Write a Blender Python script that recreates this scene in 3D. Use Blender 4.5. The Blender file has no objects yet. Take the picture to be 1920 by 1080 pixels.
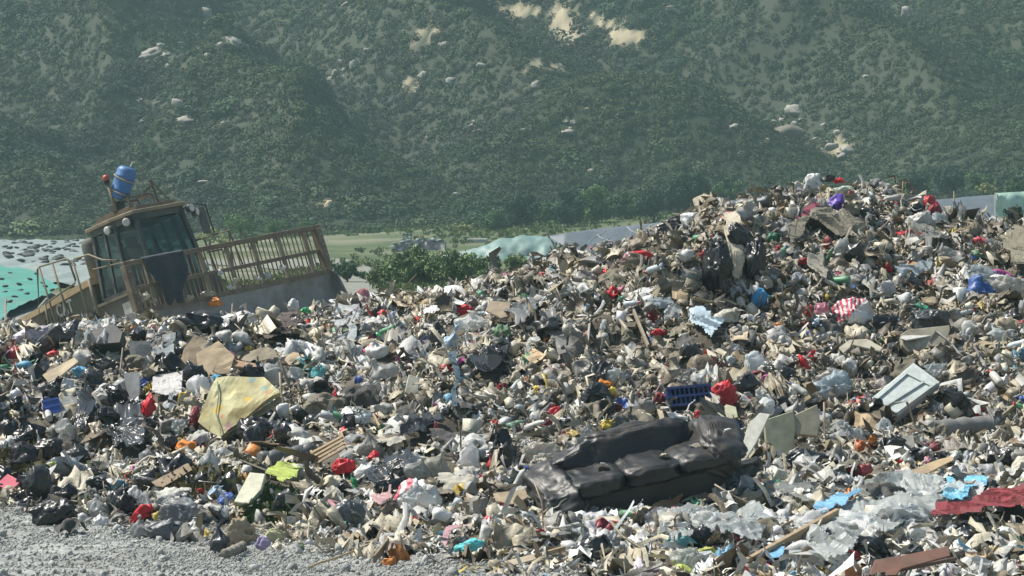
import bpy, bmesh, math, random
import numpy as np
from mathutils import Vector, Matrix, Euler

# ------------------------------------------------------------------ camera, sky, sun, exposure
S = bpy.context.scene
COL = S.collection
FPX = 4500.0                       # focal length in pixels of a 1920 wide frame
CAMZ = 2.8
HOR = 430.0                        # row of the horizon
PITCH = math.atan((540 - HOR) / FPX)
cd = bpy.data.cameras.new('camera')
cd.sensor_width = 36.0
cd.lens = 36.0 * FPX / 1920.0
cd.clip_start = 0.5
cd.clip_end = 3000.0
cam = bpy.data.objects.new('camera', cd)
cam.location = (0, 0, CAMZ)
cam.rotation_euler = (math.radians(90) - PITCH, 0, 0)
COL.objects.link(cam)
S.camera = cam

SUN_EL = 56.0
SUN_AZ = (-0.88, 0.26)             # horizontal direction towards the sun (from the left, a little behind the heap)
w = bpy.data.worlds.new("World")
S.world = w
w.use_nodes = True
nt = w.node_tree
bg = nt.nodes['Background']
sky = nt.nodes.new('ShaderNodeTexSky')
sky.sky_type = 'NISHITA'
sky.sun_disc = False
sky.sun_elevation = math.radians(SUN_EL)
sky.sun_rotation = math.atan2(SUN_AZ[0], SUN_AZ[1])
sky.air_density = 1.0
sky.dust_density = 1.5
nt.links.new(sky.outputs[0], bg.inputs[0])
bg.inputs[1].default_value = 0.09
sd = bpy.data.lights.new('sun', 'SUN')
sd.energy = 5.0
sd.angle = math.radians(0.6)
sd.color = (1.0, 0.95, 0.86)
sun = bpy.data.objects.new('sun', sd)
_d = Vector((SUN_AZ[0], SUN_AZ[1], 0)).normalized() * math.cos(math.radians(SUN_EL)) + Vector((0, 0, math.sin(math.radians(SUN_EL))))
sun.rotation_euler = _d.to_track_quat('Z', 'Y').to_euler()
sun.location = (-30, 10, 60)
COL.objects.link(sun)
S.view_settings.view_transform = 'Standard'
S.view_settings.look = 'None'
S.view_settings.exposure = 0.55
S.view_settings.gamma = 1.0
S.view_settings.use_curve_mapping = False
S.cycles.volume_bounces = 0
S.cycles.max_bounces = 6
S.cycles.diffuse_bounces = 3
S.cycles.glossy_bounces = 2
S.cycles.transmission_bounces = 3
S.cycles.transparent_max_bounces = 8
S.cycles.caustics_reflective = False
S.cycles.caustics_refractive = False

rnd = random.Random(7)
rng = np.random.default_rng(11)

# ------------------------------------------------------------------ helpers
CP, SP = math.cos(PITCH), math.sin(PITCH)

def P(px, py, Y):
    """point on the sight line of a pixel (1920x1080) at distance Y"""
    u = (px - 960) / FPX; v = -(py - 540) / FPX
    dx, dy, dz = u, CP + v * SP, -SP + v * CP
    k = Y / dy
    return Vector((dx * k, Y, CAMZ + dz * k))

def rays(px, py):
    u = (np.asarray(px, float) - 960) / FPX; v = -(np.asarray(py, float) - 540) / FPX
    dy = CP + v * SP
    return u / dy, (-SP + v * CP) / dy          # dx/dY, dz/dY

def _h(ix, iy, iz, seed):
    n = (ix.astype(np.uint32) * np.uint32(374761393) + iy.astype(np.uint32) * np.uint32(668265263)
         + iz.astype(np.uint32) * np.uint32(2147483647) + np.uint32((seed * 974634777) & 0xffffffff))
    n = (n ^ (n >> np.uint32(13))) * np.uint32(1274126177)
    n = (n ^ (n >> np.uint32(16))) * np.uint32(2246822519)
    n = n ^ (n >> np.uint32(15))
    return n.astype(np.float64) / 2147483647.5 - 1.0

def vn(p, seed=0):
    """value noise in [-1,1] of points p (N,3) or (N,2)"""
    p = np.asarray(p, float)
    if p.shape[1] == 2:
        p = np.hstack([p, np.full((len(p), 1), 0.37)])
    i = np.floor(p).astype(np.int64); f = p - i
    f = f * f * f * (f * (f * 6 - 15) + 10)
    r = 0
    for a in (0, 1):
        wx = f[:, 0] if a else 1 - f[:, 0]
        for b in (0, 1):
            wy = f[:, 1] if b else 1 - f[:, 1]
            for c in (0, 1):
                wz = f[:, 2] if c else 1 - f[:, 2]
                r = r + wx * wy * wz * _h(i[:, 0] + a, i[:, 1] + b, i[:, 2] + c, seed)
    return r

def fbm(p, oct=4, seed=0, gain=.5):
    s = 0; a = 1; t = 0; p = np.asarray(p, float)
    for k in range(oct):
        s = s + a * vn(p * 2.03 ** k + 17.3 * k, seed + k); t += a; a *= gain
    return s / t

def rid(p, seed=0):
    return 1 - 2 * np.abs(vn(p, seed))

def make_mesh(name, V, F, smooth=False, col=None, mat=None):
    """V (N,3); F list of tuples or (M,k) array"""
    me = bpy.data.meshes.new(name)
    if isinstance(F, np.ndarray):
        m, k = F.shape
        me.vertices.add(len(V)); me.vertices.foreach_set('co', np.asarray(V, np.float32).ravel())
        me.loops.add(m * k); me.loops.foreach_set('vertex_index', F.astype(np.int32).ravel())
        me.polygons.add(m)
        me.polygons.foreach_set('loop_start', np.arange(0, m * k, k, dtype=np.int32))
        me.polygons.foreach_set('loop_total', np.full(m, k, np.int32))
        me.update(calc_edges=True)
    else:
        me.from_pydata([tuple(v) for v in V], [], [tuple(f) for f in F])
    if smooth:
        me.polygons.foreach_set('use_smooth', np.ones(len(me.polygons), bool))
    if col is not None:
        a = me.color_attributes.new('Col', 'FLOAT_COLOR', 'POINT')
        c = np.ones((len(V), 4), np.float32); c[:, :3] = col
        a.data.foreach_set('color', c.ravel())
    if mat: me.materials.append(mat)
    me.update()
    return me

def largest(F, nv):
    """keep only the biggest connected piece of a face list"""
    lab = np.arange(nv)
    for _ in range(400):
        m = lab[F].min(1); new = lab.copy(); np.minimum.at(new, F.ravel(), np.repeat(m, F.shape[1])); new = new[new]
        if (new == lab).all(): break
        lab = new
    l = lab[F[:, 0]]; v, c = np.unique(l, return_counts=True)
    return F[l == v[c.argmax()]]

def link(name, me, parent=None, loc=None):
    o = bpy.data.objects.new(name, me)
    COL.objects.link(o)
    if parent is not None: o.parent = parent
    if loc is not None: o.location = loc
    return o

def tag(o, label=None, cat=None, group=None, kind=None):
    if label: o['label'] = label
    if cat: o['category'] = cat
    if group: o['group'] = group
    if kind: o['kind'] = kind
    return o

def empty(name, loc=(0, 0, 0), rot=(0, 0, 0)):
    o = bpy.data.objects.new(name, None); COL.objects.link(o)
    o.location = loc; o.rotation_euler = rot
    o.empty_display_size = .2
    return o

def copy_tree(o, parent=None):
    c = o.copy(); COL.objects.link(c); c.parent = parent
    for ch in list(o.children): copy_tree(ch, c)
    return c

def grid_faces(nx, ny):
    """quads of a grid, index = j*nx+i"""
    i, j = np.meshgrid(np.arange(nx - 1), np.arange(ny - 1))
    a = (j * nx + i).ravel()
    return np.stack([a, a + 1, a + nx + 1, a + nx], 1)

def ico(sub):
    bm = bmesh.new(); bmesh.ops.create_icosphere(bm, subdivisions=sub, radius=1)
    V = np.array([v.co[:] for v in bm.verts]); F = np.array([[v.index for v in f.verts] for f in bm.faces])
    bm.free(); return V, F
ICO = {k: ico(k) for k in (1, 2, 3, 4, 5)}

class MB:
    """collects simple solids into one mesh"""
    def __init__(s): s.V = []; s.F = []
    def add(s, V, F):
        n = len(s.V); s.V += [tuple(v) for v in V]; s.F += [tuple(int(i) + n for i in f) for f in F]; return s
    def box(s, c, d, rot=None, taper=1.0):
        x, y, z = [k / 2 for k in d]
        vs = [Vector((a * x * (taper if e > 0 else 1), b * y * (taper if e > 0 else 1), e * z)) for e in (-1, 1) for b in (-1, 1) for a in (-1, 1)]
        if rot is not None:
            m = rot if isinstance(rot, Matrix) else Euler(rot).to_matrix()
            vs = [m @ v for v in vs]
        vs = [v + Vector(c) for v in vs]
        return s.add(vs, [(0, 2, 3, 1), (4, 5, 7, 6), (0, 1, 5, 4), (2, 6, 7, 3), (0, 4, 6, 2), (1, 3, 7, 5)])
    def bar(s, a, b, w, h=None, up=(0, 0, 1)):
        a = Vector(a); b = Vector(b); h = h or w
        d = (b - a); L = d.length; d.normalize(); u = Vector(up)
        if abs(d.dot(u)) > .98: u = Vector((1, 0, 0))
        r = d.cross(u).normalized(); u = r.cross(d)
        vs = [p + r * (i * w / 2) + u * (j * h / 2) for p in (a, b) for j in (-1, 1) for i in (-1, 1)]
        return s.add(vs, [(0, 1, 3, 2), (4, 6, 7, 5), (0, 4, 5, 1), (2, 3, 7, 6), (0, 2, 6, 4), (1, 5, 7, 3)])
    def tube(s, pts, r, n=8, cap=True):
        pts = [Vector(p) for p in pts]; R = r if isinstance(r, (list, tuple)) else [r] * len(pts)
        vs = []
        for i, p in enumerate(pts):
            d = (pts[min(i + 1, len(pts) - 1)] - pts[max(i - 1, 0)]).normalized()
            u = Vector((0, 0, 1)) if abs(d.z) < .9 else Vector((1, 0, 0))
            a = d.cross(u).normalized(); b = a.cross(d)
            for k in range(n):
                t = 2 * math.pi * k / n
                vs.append(p + (a * math.cos(t) + b * math.sin(t)) * R[i])
        fs = []
        for i in range(len(pts) - 1):
            for k in range(n):
                fs.append((i * n + k, i * n + (k + 1) % n, (i + 1) * n + (k + 1) % n, (i + 1) * n + k))
        if cap:
            fs.append(tuple(range(n - 1, -1, -1))); fs.append(tuple((len(pts) - 1) * n + k for k in range(n)))
        return s.add(vs, fs)
    def prism(s, poly, z0, z1, ax='z'):
        """poly 2-D list; extruded z0..z1 along ax"""
        n = len(poly)
        def q(a, b, c): return {'z': (a, b, c), 'y': (a, c, b), 'x': (c, a, b)}[ax]
        vs = [q(a, b, z0) for a, b in poly] + [q(a, b, z1) for a, b in poly]
        fs = [tuple(range(n - 1, -1, -1)), tuple(range(n, 2 * n))] + [(i, (i + 1) % n, n + (i + 1) % n, n + i) for i in range(n)]
        return s.add(vs, fs)
    def build(s, name, mat, parent=None, smooth=False, bevel=0):
        me = make_mesh(name, s.V, s.F, smooth, None, mat)
        bm = bmesh.new(); bm.from_mesh(me); bmesh.ops.recalc_face_normals(bm, faces=bm.faces[:])
        if bevel: bmesh.ops.bevel(bm, geom=bm.edges[:], offset=bevel, segments=1, affect='EDGES', clamp_overlap=True)
        bm.to_mesh(me); bm.free()
        return link(name, me, parent)

# ------------------------------------------------------------------ materials
def mat_new(name):
    m = bpy.data.materials.new(name); m.use_nodes = True
    return m, m.node_tree, m.node_tree.nodes['Principled BSDF']

def nnode(t, kind, **kw):
    n = t.nodes.new(kind)
    for k, v in kw.items(): setattr(n, k, v)
    return n

def noise_node(t, scale, detail=4, coord='Object', rough=.6):
    tc = nnode(t, 'ShaderNodeTexCoord'); n = nnode(t, 'ShaderNodeTexNoise')
    n.inputs['Scale'].default_value = scale; n.inputs['Detail'].default_value = detail; n.inputs['Roughness'].default_value = rough
    if coord == 'World':
        g = nnode(t, 'ShaderNodeNewGeometry'); t.links.new(g.outputs['Position'], n.inputs['Vector'])
    else:
        t.links.new(tc.outputs[coord], n.inputs['Vector'])
    return n

def ramp(t, src, stops):
    r = nnode(t, 'ShaderNodeValToRGB')
    e = r.color_ramp.elements
    while len(e) < len(stops): e.new(0.5)
    for k, (p, c) in enumerate(stops):
        e[k].position = p; e[k].color = (*c, 1) if len(c) == 3 else c
    t.links.new(src, r.inputs[0]); return r

def mixc(t, fac, a, b, mode='MIX'):
    m = nnode(t, 'ShaderNodeMix', data_type='RGBA', blend_type=mode)
    for k, v in ((0, fac), (6, a), (7, b)):
        if hasattr(v, 'is_linked') or hasattr(v, 'links'): t.links.new(v, m.inputs[k])
        else: m.inputs[k].default_value = v if k == 0 else (*v, 1)
    return m.outputs[2]

def bump(t, b, src, strength, dist=.02):
    n = nnode(t, 'ShaderNodeBump'); n.inputs['Strength'].default_value = strength; n.inputs['Distance'].default_value = dist
    t.links.new(src, n.inputs['Height']); t.links.new(n.outputs[0], b.inputs['Normal']); return n

def plain(name, c, rough=.6, dirt=.35, dirtc=(.16, .13, .095), scale=6, metal=0, bmp=.15, c2=None):
    """painted / moulded surface with dirt patches that stay with the object"""
    m, t, b = mat_new(name)
    n = noise_node(t, scale, 6); n2 = noise_node(t, scale * 5, 4)
    r = ramp(t, n.outputs[0], [(.42, (0, 0, 0)), (.68, (1, 1, 1))])
    mu = nnode(t, 'ShaderNodeMath', operation='MULTIPLY'); t.links.new(r.outputs[0], mu.inputs[0]); mu.inputs[1].default_value = dirt
    cc = mixc(t, mu.outputs[0], c, dirtc)
    v = ramp(t, n2.outputs[0], [(.3, (.82, .82, .82)), (.7, (1.1, 1.1, 1.1))])
    cc = mixc(t, 1.0, cc, v.outputs[0], 'MULTIPLY')
    t.links.new(cc, b.inputs['Base Color'])
    b.inputs['Roughness'].default_value = rough; b.inputs['Metallic'].default_value = metal
    if bmp: bump(t, b, n2.outputs[0], bmp)
    return m

def obj_plastic(name, rough=.4, trans=.0, dirt=.35, crinkle=.5, cscale=9):
    """colour comes from the object's own colour; dirt and fine creases are procedural"""
    m, t, b = mat_new(name)
    oi = nnode(t, 'ShaderNodeObjectInfo')
    n = noise_node(t, 2.6, 5, 'World'); n2 = noise_node(t, 14, 4, 'World')
    r = ramp(t, n.outputs[0], [(.44, (0, 0, 0)), (.64, (1, 1, 1))])
    mu = nnode(t, 'ShaderNodeMath', operation='MULTIPLY'); t.links.new(r.outputs[0], mu.inputs[0]); mu.inputs[1].default_value = dirt
    dcol = mixc(t, .55, oi.outputs['Color'], (.12, .10, .075))
    cc = mixc(t, mu.outputs[0], oi.outputs['Color'], dcol)
    v = ramp(t, n2.outputs[0], [(.3, (.8, .8, .8)), (.7, (1.1, 1.1, 1.1))])
    cc = mixc(t, 1.0, cc, v.outputs[0], 'MULTIPLY')
    t.links.new(cc, b.inputs['Base Color']); b.inputs['Roughness'].default_value = rough
    # creases: distance to voronoi edges gives the straight folds of thin film
    g = nnode(t, 'ShaderNodeNewGeometry')
    vo = nnode(t, 'ShaderNodeTexVoronoi', feature='DISTANCE_TO_EDGE'); vo.inputs['Scale'].default_value = cscale
    wn = noise_node(t, 5, 3, 'World')
    ad = nnode(t, 'ShaderNodeVectorMath', operation='ADD'); sc = nnode(t, 'ShaderNodeVectorMath', operation='SCALE')
    t.links.new(wn.outputs['Color'], sc.inputs[0]); sc.inputs['Scale'].default_value = .25
    t.links.new(g.outputs['Position'], ad.inputs[0]); t.links.new(sc.outputs[0], ad.inputs[1]); t.links.new(ad.outputs[0], vo.inputs['Vector'])
    if crinkle: bump(t, b, vo.outputs['Distance'], crinkle, .06)
    if trans:
        tr = nnode(t, 'ShaderNodeBsdfTranslucent'); t.links.new(cc, tr.inputs[0])
        mx = nnode(t, 'ShaderNodeMixShader'); mx.inputs[0].default_value = trans
        out = t.nodes['Material Output']
        t.links.new(b.outputs[0], mx.inputs[1]); t.links.new(tr.outputs[0], mx.inputs[2]); t.links.new(mx.outputs[0], out.inputs[0])
    return m

def vcol_mat(name, rough=.6, dirt=.25, bscale=30, bstr=.3, spec=.5):
    m, t, b = mat_new(name)
    a = nnode(t, 'ShaderNodeAttribute', attribute_name='Col')
    n = noise_node(t, 9, 4, 'World')
    r = ramp(t, n.outputs[0], [(.4, (0, 0, 0)), (.65, (1, 1, 1))])
    mu = nnode(t, 'ShaderNodeMath', operation='MULTIPLY'); t.links.new(r.outputs[0], mu.inputs[0]); mu.inputs[1].default_value = dirt
    cc = mixc(t, mu.outputs[0], a.outputs['Color'], (.17, .145, .105))
    t.links.new(cc, b.inputs['Base Color']); b.inputs['Roughness'].default_value = rough
    b.inputs['Specular IOR Level'].default_value = spec
    if bstr:
        n2 = noise_node(t, bscale, 3, 'World'); bump(t, b, n2.outputs[0], bstr, .03)
    return m

M = {}
M['plastic'] = obj_plastic('bag_plastic', .48, .10, .45, .12, 6)
M['film'] = obj_plastic('clear_film', .40, .35, .2, 0, 8)
M['film'].node_tree.nodes['Principled BSDF'].inputs['Alpha'].default_value = .70
M['black'] = obj_plastic('black_plastic', .33, .0, .2, .15, 6)
M['cloth'] = obj_plastic('cloth', .85, .0, .5, .35, 6)
M['hard'] = obj_plastic('hard_plastic', .5, .0, .8, .05, 3)
M['card'] = obj_plastic('cardboard', .85, .0, .75, .1, 4)
M['litter'] = vcol_mat('litter', .5, .22)
M['soil'] = vcol_mat('soil_clods', .95, .2, 40, .5, .2)
M['leaf'] = vcol_mat('leaves', .75, .0, 5, .0, .25)

C = dict(white=(.74, .75, .72), cream=(.62, .57, .43), grey=(.40, .40, .375), dgrey=(.10, .105, .11), black=(.011, .013, .015),
         khaki=(.40, .355, .25), brown=(.15, .115, .075), red=(.62, .016, .03), crimson=(.26, .014, .03), blue=(.03, .10, .38),
         navy=(.012, .035, .14), cyan=(.16, .48, .70), lblue=(.42, .58, .70), yellow=(.62, .46, .07), lime=(.50, .60, .13),
         green=(.03, .36, .14), dgreen=(.01, .12, .06), pink=(.55, .20, .28), magenta=(.55, .08, .34), orange=(.72, .24, .03),
         purple=(.13, .06, .42), card=(.40, .30, .18), teal=(.10, .38, .40), wood=(.44, .33, .20), film=(.66, .71, .72), lilac=(.52, .48, .56))

# ------------------------------------------------------------------ terrain and heap as height functions
def rbf_fit(pts):
    A = np.array(pts, float); xy = A[:, :2]; z = A[:, 2]; n = len(A)
    d = np.linalg.norm(xy[:, None] - xy[None], axis=2)
    K = np.where(d > 0, d * d * np.log(d + 1e-9), 0) + np.eye(n) * .35
    Pm = np.hstack([np.ones((n, 1)), xy])
    L = np.zeros((n + 3, n + 3)); L[:n, :n] = K; L[:n, n:] = Pm; L[n:, :n] = Pm.T
    s = np.linalg.solve(L, np.concatenate([z, np.zeros(3)]))
    def f(q):
        out = np.empty(len(q))
        for k in range(0, len(q), 20000):
            qq = q[k:k + 20000]; dd = np.linalg.norm(qq[:, None] - xy[None], axis=2)
            out[k:k + 20000] = np.where(dd > 0, dd * dd * np.log(dd + 1e-9), 0) @ s[:n] + s[n] + qq @ s[n + 1:]
        return out
    return f

cols = {
    -420: [(25.6, None), (27, 830), (29, 710), (31.5, 625), (36, -1.1), (42, -.9)],
    -150: [(25.5, None), (27, 830), (29, 710), (31.5, 618), (36, -1.1), (42, -.9)],
    20: [(25.3, None), (26.7, 830), (29, 710), (31.5, 612), (35, -1.1), (42, -.9)],
    250: [(22.6, None), (24.2, 895), (26.5, 780), (29, 680), (31.4, 606), (34, -1.2), (40, -.9)],
    500: [(21.8, None), (23.6, 925), (26, 825), (28.5, 720), (31, 626), (32.2, 600), (36, -1.2), (41, -.9)],
    640: [(21.5, None), (24, 900), (26.5, 797), (29, 700), (32, 604), (33, 582), (38, -1.1), (42, -.9)],
    740: [(21, None), (24, 898), (26.5, 792), (29, 696), (32, 600), (33.5, 572), (38.5, -1.1), (43, -.9)],
    850: [(20.7, None), (24, 896), (26.5, 790), (29, 694), (32, 600), (34, 562), (38.5, -1.1), (43, -.9)],
    1050: [(19.9, None), (24, 890), (26.5, 765), (28.5, 680), (31, 570), (34, 496), (35, 486), (39.5, -1.3), (44, -.9)],
    955: [(20.6, None), (24, 892), (26.5, 778), (28.8, 690), (31.5, 590), (34.3, 532), (39, -1.2), (43.5, -.9)],
    1200: [(18.8, None), (23.5, 895), (26.5, 760), (28.5, 670), (31, 566), (33.5, 492), (35.5, 465), (40, -1.5), (45, -.9)],
    1330: [(18.2, None), (21.5, 985), (24, 890), (26.5, 780), (28.2, 700), (29.8, 610), (30.6, 530), (31.5, 432), (33.5, 400), (35.8, 385), (41, -1.6), (46, -.9)],
    1480: [(18.5, None), (21.5, 985), (24, 885), (26.5, 785), (28.5, 690), (30.5, 600), (32, 520), (34, 432), (36.3, 362), (42, -1.6), (47, -.9)],
    1620: [(18, None), (21.5, 985), (24, 880), (26.5, 780), (29, 680), (31, 590), (33, 500), (35, 405), (36.6, 334), (39, -3.0), (43, -1.6), (47, -.9)],
    1760: [(18, None), (21.5, 985), (24, 880), (26.5, 780), (29, 680), (31, 595), (33, 515), (35, 445), (37, 408), (43, -1.6), (47, -.9)],
    1920: [(18, None), (21.5, 990), (24, 880), (26.5, 780), (29, 680), (31.5, 580), (34, 500), (36.5, 440), (43, -1.6), (47, -.9)],
    2130: [(18, None), (21.5, 990), (24, 885), (26.5, 785), (29, 685), (31.5, 590), (34, 515), (36.5, 455), (43, -1.5), (47, -.9)],
    2400: [(18, None), (21.5, 990), (24, 890), (26.5, 790), (29, 700), (31.5, 610), (34, 540), (36.5, 490), (43, -1.5), (47, -.9)],
}
cp = []
for px, lst in cols.items():
    for Y, v in lst:
        if v is None: cp.append(((px - 960) / FPX * Y, Y, 0.0))
        elif v < 0: cp.append(((px - 960) / FPX * Y, Y, -v))
        else:
            q = P(px, v, Y); cp.append((q.x, q.y, q.z))
    cp.append(((px - 960) / FPX * (lst[0][0] - 2.5), lst[0][0] - 2.5, -.35))
hf = rbf_fit(cp)

# hollows under overhanging rubbish: (px, distance, half width, half depth, how deep)
DENTS = [(1350, 30.7, .42, .42, .75), (1412, 31.0, .32, .40, .65), (940, 28.3, .35, .4, .35), (1180, 29.4, .5, .4, .30), (1560, 30.3, .45, .4, .35), (540, 27.0, .45, .4, .35), (1480, 25.3, .4, .35, .28), (1700, 32.8, .5, .4, .30), (1130, 31.2, .4, .3, .30), (820, 30.3, .3, .35, .30), (260, 27.4, .5, .35, .25), (1640, 28.0, .5, .35, .25), (1250, 32.0, .35, .4, .45)]
def heap_raw(q):
    z = hf(q)
    env = np.clip((z + .05) / .5, 0, 1)
    l1 = fbm(q / 1.5, 3, 3); l2 = rid(q / .62, 9) ; l3 = fbm(q / .28, 3, 21)
    l4 = rid(q / 1.15 + .4 * np.stack([vn(q / .8, 14), vn(q / .8 + 9, 15)], 1), 16)
    z = z - .15 * env + env * (.20 * l1 + .10 * l2 + .08 * l3 + .13 * l4)
    for (px, y0, ax_, ay_, dz_) in DENTS:
        x0 = (px - 960) / FPX * y0; z = z - dz_ * env * np.exp(-(((q[:, 0] - x0) / ax_) ** 2 + ((q[:, 1] - y0) / ay_) ** 2) ** 1.5)
    return z

HX0, HX1, HY0, HY1, HS = -11.5, 13.0, 17.0, 47.0, .06
hx = np.arange(HX0, HX1, HS); hy = np.arange(HY0, HY1, HS)
gx, gy = np.meshgrid(hx, hy)
HQ = np.stack([gx.ravel(), gy.ravel()], 1)
HZ = heap_raw(HQ).reshape(gx.shape)

def smooth01(t): t = np.clip(t, 0, 1); return t * t * (3 - 2 * t)

def terr(q):
    """ground: tip floor, platform behind the heap and the level land up to the hill"""
    x, y = q[:, 0], q[:, 1]
    z = smooth01((y - 27) / 10) * .95
    z = z + smooth01((y - 110) / 70) * (1.0 + smooth01((x + 30) / 60) * 2.6)
    return z

def hill_base(x): return 188 + 6 * np.sin(x / 17.0) + 0 * x

def relief(q):
    """spurs and gullies of the hillside"""
    w = q + 7 * np.stack([vn(q / 22, 53), vn(q / 22 + 9, 54)], 1)
    u = (w[:, 0] + .55 * w[:, 1]) / 31.0; t = np.abs((u % 1.0) - .5) * 2
    return 8.5 * (t - .5) + 8 * fbm(q / 38.0, 2, 51) + 3.0 * rid(w / np.array([11.0, 24.0]) + 3, 57)

def hillz(q):
    x, y = q[:, 0], q[:, 1]
    d = np.maximum(0, y - hill_base(x))
    z = terr(q)
    up = .30 * d + .12 * np.maximum(0, d - 14)
    n = relief(q) + .9 * fbm(q / 5.0, 2, 58)
    return z + up + smooth01(d / 25) * n

def ground_z(q):
    return hillz(q) + .04 * fbm(q / 1.3, 3, 77) * np.clip((30 - q[:, 1]) / 3, 0, 1)

HRAW = HZ
def Hraw(x, y):
    i = np.clip(((x - HX0) / HS).astype(int), 0, len(hx) - 1); j = np.clip(((y - HY0) / HS).astype(int), 0, len(hy) - 1); return HZ[j, i]
HM = np.maximum(HZ, terr(HQ).reshape(HZ.shape))
def Hs(x, y):
    """surface height (heap or ground) by lookup"""
    x = np.asarray(x, float); y = np.asarray(y, float)
    i = np.clip((x - HX0) / HS, 0, len(hx) - 1.001); j = np.clip((y - HY0) / HS, 0, len(hy) - 1.001)
    i0 = i.astype(np.int32); j0 = j.astype(np.int32); fi = i - i0; fj = j - j0
    return (HM[j0, i0] * (1 - fi) + HM[j0, i0 + 1] * fi) * (1 - fj) + (HM[j0 + 1, i0] * (1 - fi) + HM[j0 + 1, i0 + 1] * fi) * fj

YS = np.arange(17.5, 46.5, .05)
def cast(px, py):
    """where sight lines meet the heap or ground: (N,3)"""
    px = np.atleast_1d(np.asarray(px, float)); py = np.atleast_1d(np.asarray(py, float)); out = np.empty((len(px), 3))
    for k in range(0, len(px), 3000):
        dx, dz = rays(px[k:k + 3000], py[k:k + 3000])
        hit = CAMZ + dz[:, None] * YS < Hs(dx[:, None] * YS, np.broadcast_to(YS, (len(dx), len(YS))))
        a = hit.argmax(1); Y = np.where(hit.any(1), YS[a] - .025, np.nan)
        out[k:k + 3000] = np.stack([dx * Y, Y, CAMZ + dz * Y], 1)
    return out

def normal(x, y, e=.25):
    zx = (Hs(x + e, y) - Hs(x - e, y)) / (2 * e); zy = (Hs(x, y + e) - Hs(x, y - e)) / (2 * e)
    n = np.stack([-zx, -zy, np.ones_like(zx)], -1)
    return n / np.linalg.norm(n, axis=-1, keepdims=True)

def nearest_crest(px, py):
    """cast, stepping down the picture until the heap is met"""
    c = cast(np.full(40, px), py + np.arange(40) * 3); ok = np.where(~np.isnan(c[:, 0]))[0]
    if len(ok): return Vector(c[ok[0]]), int(ok[0]) * 3
    return Vector(P(px, py, 33)), 0

# what single things cover, so that loose litter keeps off them (picture cells of 2 px used only as bookkeeping)
MASK = np.zeros((560, 1060), bool)
_my, _mx = np.mgrid[0:560, 0:1060]
def mark(px, py, rx, ry, rot=0):
    a = math.radians(rot); u = (_mx * 2 - 90) - px; v = (_my * 2 - 10) - py
    MASK[(( u * math.cos(a) - v * math.sin(a)) / rx) ** 2 + ((u * math.sin(a) + v * math.cos(a)) / ry) ** 2 < 1] = True
def mark_poly(poly):
    X = _mx * 2 - 90; Y = _my * 2 - 10; ins = np.zeros(MASK.shape, bool); j = len(poly) - 1
    for i in range(len(poly)):
        xi, yi = poly[i]; xj, yj = poly[j]
        ins ^= ((yi > Y) != (yj > Y)) & (X < (xj - xi) * (Y - yi) / (yj - yi + 1e-9) + xi); j = i
    MASK[ins] = True
def pix(p):
    """picture place of world points (N,3)"""
    p = np.atleast_2d(p); d = p - np.array([0, 0, CAMZ]); f = d[:, 1] * CP - d[:, 2] * SP; up = d[:, 1] * SP + d[:, 2] * CP
    return 960 + d[:, 0] / f * FPX, 540 - up / f * FPX
def masked(p):
    u, v = pix(p); a = ((u + 90) / 2).astype(int).clip(0, 1059); b = ((v + 10) / 2).astype(int).clip(0, 559); return MASK[b, a]

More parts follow.
